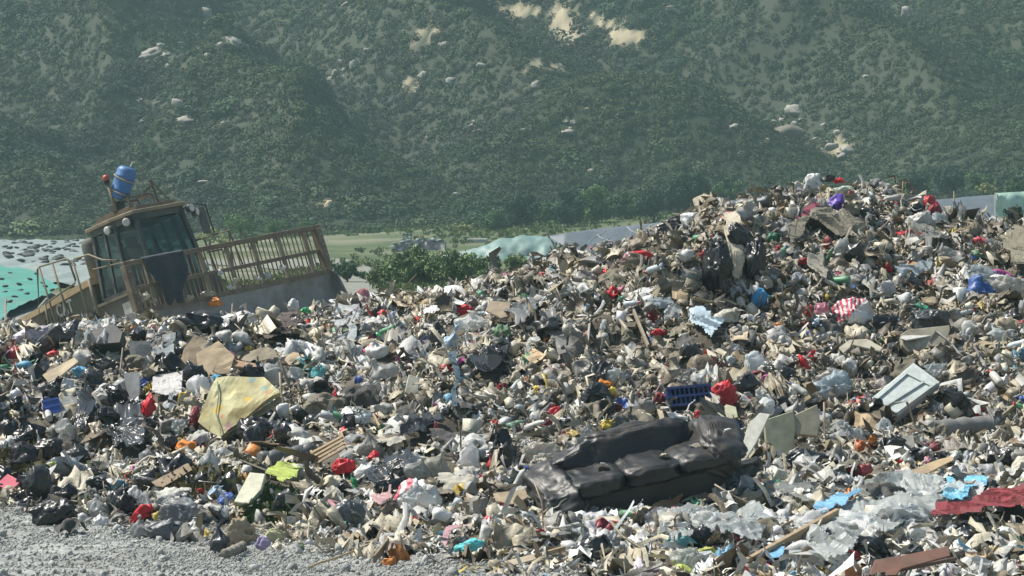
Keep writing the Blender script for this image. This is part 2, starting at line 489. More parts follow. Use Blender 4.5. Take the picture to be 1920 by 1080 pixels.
LM = [(1200, 880, 'the black sofa'), (450, 770, 'the flowered mattress'), (1290, 748, 'the dark blue crate'), (1698, 740, 'the pale foam box'), (1800, 803, 'the thick grey roll'), (615, 845, 'the slatted rack'), (474, 847, 'the orange float'),
      (535, 852, 'the dark carpet roll'), (1460, 830, 'the tall greenish panel'), (1735, 640, 'the cream foam tray'), (1600, 586, 'the bag with red print'), (1560, 722, 'the pale blue white bag'), (1570, 382, 'the purple bag'), (1395, 384, 'the dark pipe'),
      (1365, 465, 'the cream hanging cloth'), (1426, 557, 'the bright blue bag'), (1702, 441, 'the flat red bag on the flank'), (1838, 540, 'the round blue bag'), (1875, 515, 'the magenta bag'), (1742, 385, 'the red bag on the skyline'), (1250, 432, 'the black bag on the skyline'),
      (1203, 480, 'the red bag on the crest'), (1005, 505, 'the log on the crest'), (930, 523, 'the turquoise bag'), (650, 600, 'the white film with a tail'), (520, 620, 'the brown tarp'), (365, 602, 'the smooth black sack'), (200, 640, 'the black casing'), (108, 628, 'the long dark grey bag'),
      (58, 622, 'the pale lilac bag'), (22, 655, 'the crimson bag at the edge'), (157, 704, 'the light blue bag'), (100, 768, 'the small blue crate'), (55, 808, 'the large shiny black bag'), (278, 760, 'the vivid red bag'), (352, 838, 'the orange yellow bag'), (100, 960, 'the biggest black bag'),
      (350, 962, 'the big pointed grey bag'), (456, 998, 'the tan sack'), (468, 922, 'the yellow foam board'), (530, 915, 'the lime film'), (782, 928, 'the white carrier bag'), (822, 872, 'the pleated cream bag'), (921, 872, 'the tall narrow red bag'), (715, 700, 'the plump grey white bags'),
      (773, 727, 'the cream foam block'), (848, 642, 'the hanging light blue bag'), (852, 745, 'the dark blue hanging cloth'), (920, 690, 'the dark opened sack'), (1040, 650, 'the long grey film'), (1098, 634, 'the red bottle shaped bag'), (1202, 615, 'the splintered plank'), (1134, 724, 'the orange wrapper'),
      (1325, 625, 'the pale blue printed sheet'), (1508, 683, 'the narrow red bag'), (1745, 602, 'the grey black bag'), (1615, 648, 'the bent foam sheet'), (1614, 838, 'the torn orange bag'), (1514, 858, 'the flat black sack'), (1440, 915, 'the green net bag'), (1480, 1012, 'the big broken plank'),
      (1640, 990, 'the spread of clear film'), (1810, 950, 'the light blue sheet'), (1840, 985, 'the dark red cloth'), (1745, 877, 'the flat cardboard'), (1330, 1042, 'the lime yellow bag'), (1120, 1030, 'the black bag before the sofa'), (1003, 1043, 'the pale plank'), (640, 1040, 'the thin straight stick'),
      (712, 1032, 'the short weathered board'), (860, 1020, 'the dusty pink cloth'), (880, 1028, 'the turquoise cloth'), (1895, 475, 'the khaki tarp'), (1540, 430, 'the khaki grey sheet'), (1620, 335, 'the summit of the heap'), (970, 600, 'the dark grey tarp'), (790, 815, 'the shredded black film'),
      (940, 580, 'the light brown board'), (1690, 535, 'the pale blue white cloth'), (395, 670, 'the cardboard flaps'), (240, 825, 'the shredded black strips'), (143, 852, 'the upright black bag'), (505, 960, 'the green weeds'), (30, 875, 'the dry weeds'), (20, 905, 'the pinkish red board'), (1895, 765, 'the pale branch'), (1700, 1055, 'the reddish brown box')]
_used = {}
def place_label(desc, px, py):
    best = sorted(LM, key=lambda l: (l[0] - px) ** 2 + (l[1] - py) ** 2)
    for a, b, nm in best[:6]:
        dx, dy = px - a, py - b; r = math.hypot(dx, dy); t = (math.degrees(math.atan2(-dy, dx)) + 360) % 360
        d = ['right of', 'upper right of', 'above', 'upper left of', 'left of', 'lower left of', 'below', 'lower right of'][int((t + 22.5) // 45) % 8]
        q = 'close' if r < 45 else ('somewhat' if r < 100 else 'well')
        lab = '%s %s %s %s' % (desc, q, d, nm)
        if lab not in _used: _used[lab] = 1; return lab
    return lab

def lift_to(p, need, cap=2.5):
    """slide a point back along its sight line until it clears the heap by 'need'"""
    p = Vector(p); d = (Vector((0, 0, CAMZ)) - p).normalized(); L = 0
    while L < cap:
        q = p + d * L
        if q.z - float(Hs(q.x, q.y)) >= need: return q
        L += .04
    return q
HAZE = 0.00085
# ------------------------------------------------------------------ the setting
def ground_material():
    m, t, b = mat_new('ground')
    n1 = noise_node(t, .9, 8, 'World', .65); n2 = noise_node(t, 11, 6, 'World', .7)
    c = ramp(t, n1.outputs[0], [(.35, (.24, .24, .22)), (.55, (.35, .36, .34)), (.7, (.43, .44, .42))])
    v = ramp(t, n2.outputs[0], [(.35, (.62, .62, .62)), (.65, (1.12, 1.12, 1.12))])
    cc = mixc(t, 1.0, c.outputs[0], v.outputs[0], 'MULTIPLY')
    # dry pale dust and thin grass far behind, on the level land
    g = nnode(t, 'ShaderNodeNewGeometry'); sx = nnode(t, 'ShaderNodeSeparateXYZ'); t.links.new(g.outputs['Position'], sx.inputs[0])
    mr = nnode(t, 'ShaderNodeMapRange'); mr.inputs['From Min'].default_value = 48; mr.inputs['From Max'].default_value = 75
    t.links.new(sx.outputs['Y'], mr.inputs['Value'])
    n3 = noise_node(t, .12, 5, 'World')
    far = ramp(t, n3.outputs[0], [(.40, (.07, .095, .045)), (.52, (.12, .135, .075)), (.66, (.22, .215, .17))])
    cc = mixc(t, mr.outputs[0], cc, far.outputs[0])
    t.links.new(cc, b.inputs['Base Color']); b.inputs['Roughness'].default_value = .95; b.inputs['Specular IOR Level'].default_value = .2
    bump(t, b, n2.outputs[0], .5, .05)
    return m

def sheet(name, xs, ys, zf, mat, col=None, smooth=True):
    X, Y = np.meshgrid(xs, ys); q = np.stack([X.ravel(), Y.ravel()], 1)
    z = zf(q)
    V = np.column_stack([q, z])
    me = make_mesh(name, V, grid_faces(len(xs), len(ys)), smooth, col(q, z) if col else None, mat)
    return link(name, me)

gm = ground_material()
# one ground sheet, fine where it is near, coarse far away
ys = np.concatenate([[-60, -20, 5], np.arange(12, 31, .12), np.arange(31, 60, 1.0), np.arange(60, 186, 3.0)])
xs = np.concatenate([np.arange(-400, -60, 40), np.arange(-60, -9, 3), np.arange(-9, 4, .12), np.arange(4, 12, .5), np.arange(12, 60, 3), np.arange(60, 401, 40)])
def gz(q):
    z = terr(q); near = (q[:, 1] < 30) & (q[:, 1] > 10) & (np.abs(q[:, 0]) < 12)
    n = .06 * fbm(q / 1.1, 3, 77) + .035 * rid(q / .35, 78) * (vn(q / 1.7, 79) > -.3) + .025 * fbm(q / .16, 2, 80)
    return z - .02 + np.where(near, n, 0)
g = sheet('ground', xs, ys, gz, gm); tag(g, kind='structure')

# the hill
BARE = [(985, 22, 62, 15), (1040, 20, 36, 15), (1058, 42, 30, 32), (1060, 68, 34, 22), (1050, 125, 26, 9), (1178, 70, 32, 15), (1125, 48, 34, 9), (1110, 30, 22, 5),
        (800, 62, 34, 12), (795, 85, 20, 10), (1575, 278, 34, 24), (1570, 250, 14, 12), (1085, 62, 30, 6), (1000, 120, 14, 14), (1215, 2, 30, 6), (615, 380, 9, 13), (770, 160, 26, 16), (1060, 245, 14, 12), (285, 100, 24, 8), (385, 25, 8, 10)]
def bare(q, z):
    u = 960 + q[:, 0] / q[:, 1] * FPX; v = HOR - (z - CAMZ) / q[:, 1] * FPX
    m = np.zeros(len(q))
    for (a, b_, c_, d_) in BARE:
        m = np.maximum(m, 1.35 - np.hypot((u - a) / c_, (v - b_) / d_))
    m = np.where(m > 0, m, -.35); m = np.clip(m * 1.15 + .75 * fbm(np.stack([q[:, 0] / 2.6, q[:, 1] / 4.5], 1), 4, 91), 0, 1.5)
    return smooth01((m - .5) / .25)
def hill_col(q, z):
    b_ = bare(q, z)[:, None]; n = fbm(q / 9, 4, 61)[:, None]; n2 = fbm(q / 1.6, 3, 62)[:, None]
    base = np.array([.022, .032, .014]) * (1 + .4 * n2) + np.clip(n, 0, 1) * np.array([.018, .018, .007])
    soil = np.array([.36, .31, .20]) * (1 + .5 * n2)
    return np.clip(base * (1 - b_) + soil * b_, 0.01, .8)
ys = np.concatenate([np.arange(176, 300, .9), np.arange(300, 470, 5)]); xs = np.concatenate([np.arange(-260, -74, 8), np.arange(-74, 74, .9), np.arange(74, 261, 8)])
h = sheet('hill', xs, ys, lambda q: hillz(q) + .03, M['leaf'], hill_col); tag(h, kind='structure')

# heap body: dark compacted waste and dirt under the loose rubbish
def heap_mesh():
    st = 1; X, Y = np.meshgrid(hx[::st], hy[::st]); Z = HZ[::st, ::st].copy(); nx, ny = X.shape[1], X.shape[0]
    T = terr(HQ).reshape(X.shape)
    V = np.column_stack([X.ravel(), Y.ravel(), Z.ravel()])
    F = grid_faces(nx, ny)
    keep = (Z.ravel()[F].max(1) > T.ravel()[F].min(1) - .10)
    F = F[keep]
    q = HQ; n = fbm(q / .5, 4, 31)[:, None]; n2 = fbm(q / .13, 2, 33)[:, None]
    c = np.array([.105, .092, .072]) * (1 + .6 * n) * (1 + .5 * n2)
    used = np.unique(F); re = np.full(len(V), -1); re[used] = np.arange(len(used))
    return V[used], re[F], np.clip(c[used], .01, .6)
V, F, c = heap_mesh()
ho = link('rubbish_heap', make_mesh('rubbish_heap', V, F, True, c, M['soil']))
tag(ho, 'long tipped heap of compacted household waste and dirt', 'rubbish heap', kind='stuff')

# ------------------------------------------------------------------ small uncountable litter
def template(kind, s):
    r = np.random.default_rng(s)
    if kind == 'ball':
        V, F = ICO[2]; V = V.copy()
        k = r.uniform(.55, 1.05, (9,)); D = r.normal(size=(9, 3)); D /= np.linalg.norm(D, axis=1)[:, None]
        d = V @ D.T; rr = np.min(np.where(d > .15, k / np.maximum(d, .15), 9), 1); rr = np.clip(rr, .4, 1.3)
        rr = rr + .22 * rid(V * 2.3 + s, s)
        V = V * rr[:, None] * r.uniform(.55, 1.0, 3); V = V / np.abs(V).max(0).max() * .5
        return V, F
    if kind == 'sheet':
        n = 7; x, y = np.meshgrid(np.linspace(-.5, .5, n), np.linspace(-.5, .5, n)); q = np.stack([x.ravel(), y.ravel()], 1)
        a = .24 * np.stack([vn(q * 2.2 + s, s + 1), vn(q * 2.2 + s + 9, s + 2)], 1)
        z = .30 * rid(q * 3.0 + s, s + 3) + .30 * vn(q * 6 + s, s + 4) - .9 * (q ** 2).sum(1)
        V = np.column_stack([q + a, z]) * [1, r.uniform(.5, 1), 1]
        F = grid_faces(n, n); F = np.concatenate([F[:, [0, 1, 2]], F[:, [0, 2, 3]]])
        cx = V[F].mean(1)[:, :2]; keep = np.hypot(cx[:, 0], cx[:, 1]) + .15 * r.uniform(-1, 1, len(F)) < .56
        return V, F[keep]
    if kind == 'rumple':
        n = 13; x, y = np.meshgrid(np.linspace(-.5, .5, n), np.linspace(-.5, .5, n)); q = np.stack([x.ravel(), y.ravel()], 1)
        w = q + .18 * np.stack([vn(q * 2 + s, s), vn(q * 2 + s + 5, s + 1)], 1)
        z = .13 * rid(w * np.array([4.5, 1.8]) + s, s + 3) + .07 * rid(w * np.array([9, 4]) + s, s + 4) + .10 * vn(q * 2 + s, s + 5) - 1.0 * np.maximum(0, (q ** 2).sum(1) - .05)
        V = np.column_stack([w, z]) * [1, r.uniform(.45, .8), 1]
        F = grid_faces(n, n); F = np.concatenate([F[:, [0, 1, 2]], F[:, [0, 2, 3]]]); c_ = q[F].mean(1); an = np.arctan2(c_[:, 1], c_[:, 0])
        return V, F[np.hypot(c_[:, 0], c_[:, 1]) < .44 + .06 * np.sin(3 * an + s)]
    if kind == 'strip':
        n = 9; t = np.linspace(-.5, .5, n); wv = r.uniform(.02, .06) * (.6 + .5 * r.random(n))
        cx = .10 * np.cumsum(r.normal(size=n)) ; cz = .07 * np.cumsum(r.normal(size=n)); cx -= cx.mean(); cz -= cz.mean()
        tw = np.cumsum(r.normal(0, .6, n))
        A = np.column_stack([cx, t, cz]); d = np.column_stack([np.cos(tw), 0 * tw, np.sin(tw)]) * wv[:, None]
        V = np.concatenate([A - d, A, A + d]); V[n:2 * n, 2] += wv * .5
        F = []
        for k in range(2):
            for i in range(n - 1):
                a = k * n + i; F += [(a, a + 1, a + n + 1), (a, a + n + 1, a + n)]
        return V, np.array(F)
    if kind == 'chunk':
        V = np.array([(a, b, c) for c in (-1, 1) for b in (-1, 1) for a in (-1, 1)], float) * .5 * [1, r.uniform(.4, .9), r.uniform(.15, .6)]
        V += r.normal(0, .05, V.shape)
        Q = [(0, 2, 3, 1), (4, 5, 7, 6), (0, 1, 5, 4), (2, 6, 7, 3), (0, 4, 6, 2), (1, 3, 7, 5)]
        F = np.array([f for q_ in Q for f in ((q_[0], q_[1], q_[2]), (q_[0], q_[2], q_[3]))])
        return V, F
    if kind == 'clod':
        V, F = ICO[1]; V = V * r.uniform(.6, 1.05, (len(V), 1)) * r.uniform(.6, 1, 3) * .5
        return V, F
    if kind == 'stick':
        n = 5; m = MB(); pts = [(.03 * r.normal(), t, .03 * r.normal()) for t in np.linspace(-.5, .5, n)]
        m.tube(pts, [.016 * r.uniform(.6, 1.2) for _ in range(n)], 4, True)
        V = np.array(m.V); F = []
        for f in m.F:
            F.append(f[:3])
            if len(f) == 4: F.append((f[0], f[2], f[3]))
        return V, np.array(F)
    if kind == 'leafclump':
        k = 150; V = []; F = []
        for i in range(k):
            d = r.normal(size=3); d /= np.linalg.norm(d); d[2] = abs(d[2]) * 1.0 - .2
            p = d * r.uniform(.30, .5) * np.array([1, 1, .9]); s_ = r.uniform(.034, .066)
            dn = d + r.normal(0, .32, 3); dn /= np.linalg.norm(dn); u = np.cross(r.normal(size=3), dn); u /= np.linalg.norm(u); v = np.cross(u, dn)
            b_ = len(V); V += [p - u * s_, p + v * s_ * .8, p + u * s_, p - v * s_ * .8]; F += [(b_, b_ + 1, b_ + 2), (b_, b_ + 2, b_ + 3)]
        return np.array(V), np.array(F)
    if kind == 'lowclump':
        V = []; F = []
        for i in range(42):
            d = r.normal(size=3); d /= np.linalg.norm(d); d[2] = abs(d[2]); p = d * r.uniform(.25, .5) * [1, 1, .7]; s_ = r.uniform(.06, .12)
            dn = d + r.normal(0, .4, 3); dn /= np.linalg.norm(dn); u = np.cross(r.normal(size=3), dn); u /= np.linalg.norm(u); v = np.cross(u, dn); b_ = len(V)
            V += [p - u * s_, p + v * s_ * .8, p + u * s_, p - v * s_ * .8]; F += [(b_, b_ + 1, b_ + 2), (b_, b_ + 2, b_ + 3)]
        return np.array(V), np.array(F)
    if kind == 'grass':
        V = []; F = []
        for i in range(26):
            a = r.uniform(0, 6.28); p = np.array([r.normal(0, .16), r.normal(0, .16), 0]); L = r.uniform(.4, 1)
            d = np.array([math.cos(a), math.sin(a), 0]); ln = r.uniform(.1, .9); s_ = np.array([-d[1], d[0], 0]) * .018
            b_ = len(V); V += [p - s_, p + s_, p + d * ln * .3 * L + [0, 0, .6 * L] + s_ * .6, p + d * ln * .8 * L + [0, 0, .85 * L * (1.1 - ln * .5)]]
            F += [(b_, b_ + 1, b_ + 2), (b_, b_ + 2, b_ + 3)]
        return np.array(V), np.array(F)

_tm = {}
def tmpls(kind, n):
    if (kind, n) not in _tm: _tm[(kind, n)] = [template(kind, 100 + 7 * k) for k in range(n)]
    return _tm[(kind, n)]

def rotmats(n, r, nrm=None, hang=None, tilt=.5):
    """random frames; with nrm: z axis near the normal, y axis near 'hang' when given"""
    if nrm is None:
        a = r.normal(size=(n, 3)); z = a / np.linalg.norm(a, axis=1)[:, None]
    else:
        z = nrm + r.normal(0, tilt, (n, 3)); z /= np.linalg.norm(z, axis=1)[:, None]
    y = r.normal(size=(n, 3)) if hang is None else hang + r.normal(0, .35, (n, 3))
    x = np.cross(y, z); x /= np.linalg.norm(x, axis=1)[:, None] + 1e-9
    y = np.cross(z, x)
    return np.stack([x, y, z], 2)

def scatter(name, kind, nt_, pos, R, scl, colr, mat, r, smooth=False, cj=.18):
    """one mesh made of transformed templates; scl (n,) or (n,3)"""
    T = tmpls(kind, nt_); n = len(pos); idx = r.integers(0, nt_, n); Vs = []; Fs = []; Cs = []; off = 0
    scl = np.asarray(scl); scl = scl[:, None] * np.ones(3) if scl.ndim == 1 else scl
    for k in range(nt_):
        s = idx == k; m = s.sum()
        if not m: continue
        V, F = T[k]; W = V[None] * scl[s][:, None, :]
        W = np.einsum('nij,nvj->nvi', R[s], W) + pos[s][:, None, :]
        Vs.append(W.reshape(-1, 3)); Fs.append((F[None] + (np.arange(m) * len(V))[:, None, None] + off).reshape(-1, 3)); off += m * len(V)
        cc = colr[s][:, None, :] * (1 + cj * r.normal(size=(m, len(V), 1)))
        Cs.append(np.clip(cc, .008, .85).reshape(-1, 3))
    V = np.concatenate(Vs); F = np.concatenate(Fs); c = np.concatenate(Cs)
    o = link(name, make_mesh(name, V, F, smooth, c, mat))
    return o

PAL = [('khaki', .23), ('brown', .11), ('grey', .12), ('cream', .19), ('white', .20), ('film', .06), ('dgrey', .04), ('black', .055), ('red', .011), ('pink', .006),
       ('blue', .005), ('cyan', .006), ('yellow', .007), ('green', .004), ('orange', .003), ('card', .03), ('lime', .002), ('teal', .003), ('lilac', .008)]
# where the photograph's heap is darker, paler or browner: (px, py, rx, ry, group, strength)
ZONES = [(150, 830, 170, 90, 'd', .8), (60, 950, 120, 60, 'd', .8), (230, 800, 90, 80, 'd', .6), (1370, 540, 70, 90, 'd', 1.8), (1180, 620, 200, 80, 'b', 1.0), (1180, 640, 200, 80, 'd', .6), (780, 870, 100, 60, 'd', .5), (940, 700, 60, 50, 'd', .8), (700, 640, 300, 60, 'w', .5),  # strongest dark zone puts the steep hollow's shade into the litter colours
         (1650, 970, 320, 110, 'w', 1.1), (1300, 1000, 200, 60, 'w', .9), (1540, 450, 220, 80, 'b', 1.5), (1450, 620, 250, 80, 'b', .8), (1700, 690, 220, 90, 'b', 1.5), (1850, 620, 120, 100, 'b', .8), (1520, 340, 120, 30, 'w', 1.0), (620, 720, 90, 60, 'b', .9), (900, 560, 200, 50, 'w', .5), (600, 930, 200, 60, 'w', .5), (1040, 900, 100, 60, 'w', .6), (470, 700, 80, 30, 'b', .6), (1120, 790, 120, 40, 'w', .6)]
GRP = {'white': 'w', 'film': 'w', 'cream': 'w', 'lilac': 'w', 'black': 'd', 'dgrey': 'd', 'khaki': 'b', 'brown': 'b', 'grey': 'b', 'card': 'b'}
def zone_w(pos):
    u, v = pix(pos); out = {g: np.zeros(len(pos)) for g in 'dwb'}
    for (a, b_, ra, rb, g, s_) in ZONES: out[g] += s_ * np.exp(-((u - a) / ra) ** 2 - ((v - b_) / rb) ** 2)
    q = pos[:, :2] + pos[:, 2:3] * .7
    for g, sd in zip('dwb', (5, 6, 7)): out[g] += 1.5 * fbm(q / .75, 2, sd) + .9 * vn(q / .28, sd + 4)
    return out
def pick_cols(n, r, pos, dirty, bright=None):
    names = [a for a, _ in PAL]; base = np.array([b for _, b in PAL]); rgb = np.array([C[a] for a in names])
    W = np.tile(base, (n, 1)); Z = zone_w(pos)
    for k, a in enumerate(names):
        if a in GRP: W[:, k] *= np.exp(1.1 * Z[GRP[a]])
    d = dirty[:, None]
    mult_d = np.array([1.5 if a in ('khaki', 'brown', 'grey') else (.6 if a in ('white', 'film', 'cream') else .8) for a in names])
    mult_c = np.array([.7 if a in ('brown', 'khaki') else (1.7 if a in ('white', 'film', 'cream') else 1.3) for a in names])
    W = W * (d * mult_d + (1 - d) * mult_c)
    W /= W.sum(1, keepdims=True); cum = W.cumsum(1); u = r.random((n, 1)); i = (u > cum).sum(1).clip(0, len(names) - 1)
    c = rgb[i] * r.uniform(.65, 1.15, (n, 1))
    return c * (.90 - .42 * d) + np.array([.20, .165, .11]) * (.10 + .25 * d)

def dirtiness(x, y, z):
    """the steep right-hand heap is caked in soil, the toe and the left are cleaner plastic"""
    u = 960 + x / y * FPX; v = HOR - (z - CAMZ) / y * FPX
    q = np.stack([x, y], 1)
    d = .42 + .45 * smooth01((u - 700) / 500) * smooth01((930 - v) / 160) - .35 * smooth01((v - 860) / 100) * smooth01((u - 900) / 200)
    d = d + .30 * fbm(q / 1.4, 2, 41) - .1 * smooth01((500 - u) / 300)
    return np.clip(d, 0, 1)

def heap_points(n, r, xr=(-11, 12.5), yr=(18, 44)):
    """random points on the heap, even over its true surface"""
    out = []
    need = n
    while need > 0:
        x = r.uniform(*xr, need * 3); y = r.uniform(*yr, need * 3)
        z = Hs(x, y); t = terr(np.stack([x, y], 1)); nn = normal(x, y, .12)
        hr = Hraw(x, y); ok = ((z > t + .04) | ((hr > t - .16) & (y < 27) & (r.random(len(x)) < .45 * np.clip((hr - t + .16) / .16, 0, 1)))) & (r.random(len(x)) < 1 / np.maximum(nn[:, 2], .25) * .45)
        # thin out what lies well behind the crest
        u = x / y * FPX + 960
        ok &= ~((y > 38.5) & (r.random(len(x)) < .75))
        k = np.column_stack([x, y, z, nn])[ok][:need]; out.append(k); need -= len(k)
    return np.concatenate(out)[:n]

_vz = None
def hang_dir(nn):
    """downhill direction on the surface"""
    d = np.column_stack([nn[:, 0], nn[:, 1], -(nn[:, 0] ** 2 + nn[:, 1] ** 2) / np.maximum(nn[:, 2], .1)])
    return d / (np.linalg.norm(d, axis=1)[:, None] + 1e-6)

def litter(name, kind, nt_, n, size, lift, mat, seed, label, colf=None, tilt=.6, hang=False, dens=None, sx=(1, 1, 1)):
    r = np.random.default_rng(seed)
    K = heap_points(n, r)
    if dens is not None:
        d = dirtiness(K[:, 0], K[:, 1], K[:, 2]); K = K[r.random(len(K)) < dens(d)]
    pos = K[:, :3].copy(); nn = K[:, 3:]; m = len(K)
    s = np.exp(r.normal(np.log(size), .45, m)).clip(size * .35, size * 2.4)
    pos += nn * (s * lift * r.uniform(-.2, 1.1, m))[:, None]
    R = rotmats(m, r, nn, hang_dir(nn) if hang else None, tilt)
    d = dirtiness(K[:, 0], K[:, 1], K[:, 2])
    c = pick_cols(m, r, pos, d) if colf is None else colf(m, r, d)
    kp = ~(masked(pos) & (r.random(m) < .94)) & ~((s > size * 1.1) & masked(pos - np.array([0, 0, .1])))
    o = scatter(name, kind, nt_, pos[kp], R[kp], (s[:, None] * np.array(sx))[kp], c[kp], mat, r, kind in ('ball', 'sheet', 'rumple'))
    tag(o, label, 'litter', kind='stuff'); return o

# ------------------------------------------------------------------ scrub on the hill
r_ = np.random.default_rng(9)
def hill_points(n, xr, yr):
    x = r_.uniform(*xr, n); y = r_.uniform(*yr, n); q = np.stack([x, y], 1); z = hillz(q)
    keep = (y > hill_base(x) - 3) & (np.abs(x) < .225 * y + 4) & (bare(q, z) < .35)
    return np.column_stack([q, z])[keep]
K = np.concatenate([hill_points(21000, (-66, 66), (184, 292)), hill_points(2500, (-120, 120), (184, 350))])
n = len(K); q = K[:, :2]
a1 = fbm(q / np.array([26, 16]), 3, 81); a2 = fbm(q / 5, 2, 82)
def terrain_n(q, e=3.0):
    zx = (hillz(q + [e, 0]) - hillz(q - [e, 0])) / (2 * e); zy = (hillz(q + [0, e]) - hillz(q - [0, e])) / (2 * e)
    v = np.stack([-zx, -zy, np.ones(len(q))], 1); return v / np.linalg.norm(v, axis=1)[:, None]
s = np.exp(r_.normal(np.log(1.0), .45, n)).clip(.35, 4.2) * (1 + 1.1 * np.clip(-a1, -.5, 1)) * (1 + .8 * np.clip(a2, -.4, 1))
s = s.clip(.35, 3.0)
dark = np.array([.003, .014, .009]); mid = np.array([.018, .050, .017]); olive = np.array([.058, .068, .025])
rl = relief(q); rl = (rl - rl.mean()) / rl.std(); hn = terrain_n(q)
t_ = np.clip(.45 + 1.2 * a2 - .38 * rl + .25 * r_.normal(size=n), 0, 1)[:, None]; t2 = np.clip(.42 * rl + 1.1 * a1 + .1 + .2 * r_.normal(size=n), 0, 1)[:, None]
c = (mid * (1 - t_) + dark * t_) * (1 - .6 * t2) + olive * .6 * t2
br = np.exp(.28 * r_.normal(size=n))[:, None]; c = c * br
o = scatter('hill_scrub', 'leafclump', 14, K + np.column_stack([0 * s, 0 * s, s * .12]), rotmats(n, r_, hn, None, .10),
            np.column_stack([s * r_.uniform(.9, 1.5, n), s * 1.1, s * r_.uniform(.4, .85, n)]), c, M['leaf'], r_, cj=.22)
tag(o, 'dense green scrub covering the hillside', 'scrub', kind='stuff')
K = hill_points(46000, (-66, 66), (184, 292)); n = len(K); s = r_.uniform(.5, 1.25, n)
c = (np.array([.037, .052, .020]) * (1 + .5 * fbm(K[:, :2] / 6, 2, 83)[:, None])) * r_.uniform(.7, 1.3, (n, 1))
o = scatter('hill_grass', 'lowclump', 8, K, rotmats(n, r_, terrain_n(K[:, :2]), None, .1), s, c, M['leaf'], r_)
tag(o, 'coarse grass between the shrubs of the hillside', 'grass', kind='stuff')

def meadow(n):
    x = r_.uniform(-45, 45, n); y = r_.uniform(58, 194, n); q = np.stack([x, y], 1); return np.column_stack([q, terr(q)])[vn(q / np.array([9, 22]), 64) + r_.uniform(-.6, .6, n) > -.1]
K = meadow(26000); K = K[~((K[:, 0] < -9) & (K[:, 1] < 168))]; K = K[~((np.abs(K[:, 0] / K[:, 1] * FPX + 960 - 665) < 55) & (K[:, 1] < 112))]; n = len(K)
c = np.array([.13, .17, .065]) * (1 + .4 * fbm(K[:, :2] / 7, 2, 83)[:, None]) * r_.uniform(.6, 1.3, (n, 1))
o = scatter('meadow_grass', 'grass', 8, K, rotmats(n, r_, np.tile([0, 0, 1.], (n, 1)), None, .1), r_.uniform(.2, .5, n), c, M['leaf'], r_)
tag(o, 'low green grass on the level land below the hill', 'grass', kind='stuff')

# boulders
rockm = plain('granite', (.33, .315, .275), .9, .5, (.20, .17, .14), .8, 0, .4)
rockd = plain('dark_granite', (.17, .145, .12), .95, .6, (.08, .09, .06), .9, 0, .6)
rocky = plain('yellow_rock', (.55, .43, .26), .9, .3, (.3, .24, .16), .8, 0, .4)
def rock_mesh(seed):
    V, F = ICO[3]; r = np.random.default_rng(seed); D = r.normal(size=(13, 3)); D /= np.linalg.norm(D, axis=1)[:, None]; k = r.uniform(.6, 1, 13)
    d = V @ D.T; rr = np.min(np.where(d > .1, k / np.maximum(d, .1), 9), 1).clip(.4, 1.2) + .16 * rid(V * 2.2 + seed, seed) + .08 * rid(V * 5 + seed, seed + 1)
    V = V * rr[:, None]; V -= (V.max(0) + V.min(0)) / 2; V /= (V.max(0) - V.min(0)) 
    return make_mesh('boulder', V, F, False, None, rockm)
rocks = [rock_mesh(40 + k) for k in range(6)]
def hill_cast(px, py):
    dx, dz = rays([px], [py])
    for y in np.arange(150, 330, .5):
        if CAMZ + dz[0] * y < hillz(np.array([[dx[0] * y, y]]))[0]: return Vector((dx[0] * y, y, CAMZ + dz[0] * y))
    return None
RK = [(388, 22, 18, 26, 'tall pinkish boulder high on the left of the hillside'), (430, 76, 44, 24, 'largest pale boulder in the upper left rock cluster'), (452, 90, 18, 14, None), (410, 84, 18, 14, None),
      (285, 97, 40, 18, 'broad flat boulder at the left end of the hillside'), (300, 84, 16, 10, None), (270, 108, 22, 12, None), (313, 100, 18, 10, None), (425, 106, 16, 7, None), (484, 108, 20, 6, None), (390, 102, 12, 8, None), (314, 124, 12, 14, None),
      (334, 193, 20, 28, 'upright pointed pale boulder above a wider one'), (350, 222, 34, 16, 'wide pale boulder under an upright pointed one'), (300, 190, 22, 6, None), (262, 188, 12, 12, None), (419, 232, 12, 16, None), (400, 284, 9, 12, None), (232, 162, 20, 10, None),
      (616, 380, 18, 28, 'yellow split boulder low on the slope above the road'), (650, 5, 18, 14, None), (690, 92, 16, 10, None), (663, 120, 14, 22, None), (628, 135, 12, 14, None), (905, 122, 22, 12, None), (898, 238, 25, 18, 'pinkish boulder on the slope left of the stacked rocks'),
      (948, 270, 14, 12, None), (948, 212, 9, 8, None), (1006, 156, 20, 14, None), (1021, 171, 9, 10, None), (1062, 222, 16, 14, 'topmost of the pale rocks stacked on the hill'), (1054, 232, 18, 12, None), (1060, 246, 28, 14, 'rounded pale boulder at the foot of the stacked rocks'), (1075, 250, 10, 9, None), (980, 243, 10, 7, None), (1100, 204, 14, 8, None),
      (1485, 238, 70, 46, 'very large dark boulder on the right of the hillside'), (1492, 204, 38, 24, 'rounded boulder sitting on top of the very large one'), (1373, 236, 20, 14, 'small pale boulder left of the very large one'), (1434, 263, 18, 8, None), (1545, 234, 14, 10, None), (1570, 248, 16, 14, None),
      (1560, 272, 24, 14, None), (1590, 278, 24, 16, None), (1575, 292, 20, 14, None), (1126, 330, 22, 8, None), (1392, 286, 20, 10, None), (1540, 302, 12, 8, None), (856, 364, 16, 12, None), (898, 394, 10, 9, None), (580, 412, 15, 9, None), (505, 372, 32, 7, 'long low pale boulder above the green thicket'),
      (1260, 14, 22, 14, None), (1700, 20, 20, 26, 'tall pale boulder near the top right of the slope'), (385, 340, 30, 8, None), (1050, 122, 16, 10, None), (1530, 258, 12, 8, None), (830, 82, 20, 18, None), (845, 150, 20, 16, None), (795, 140, 24, 18, None), (1300, 210, 12, 8, None), (640, 335, 12, 7, None)]
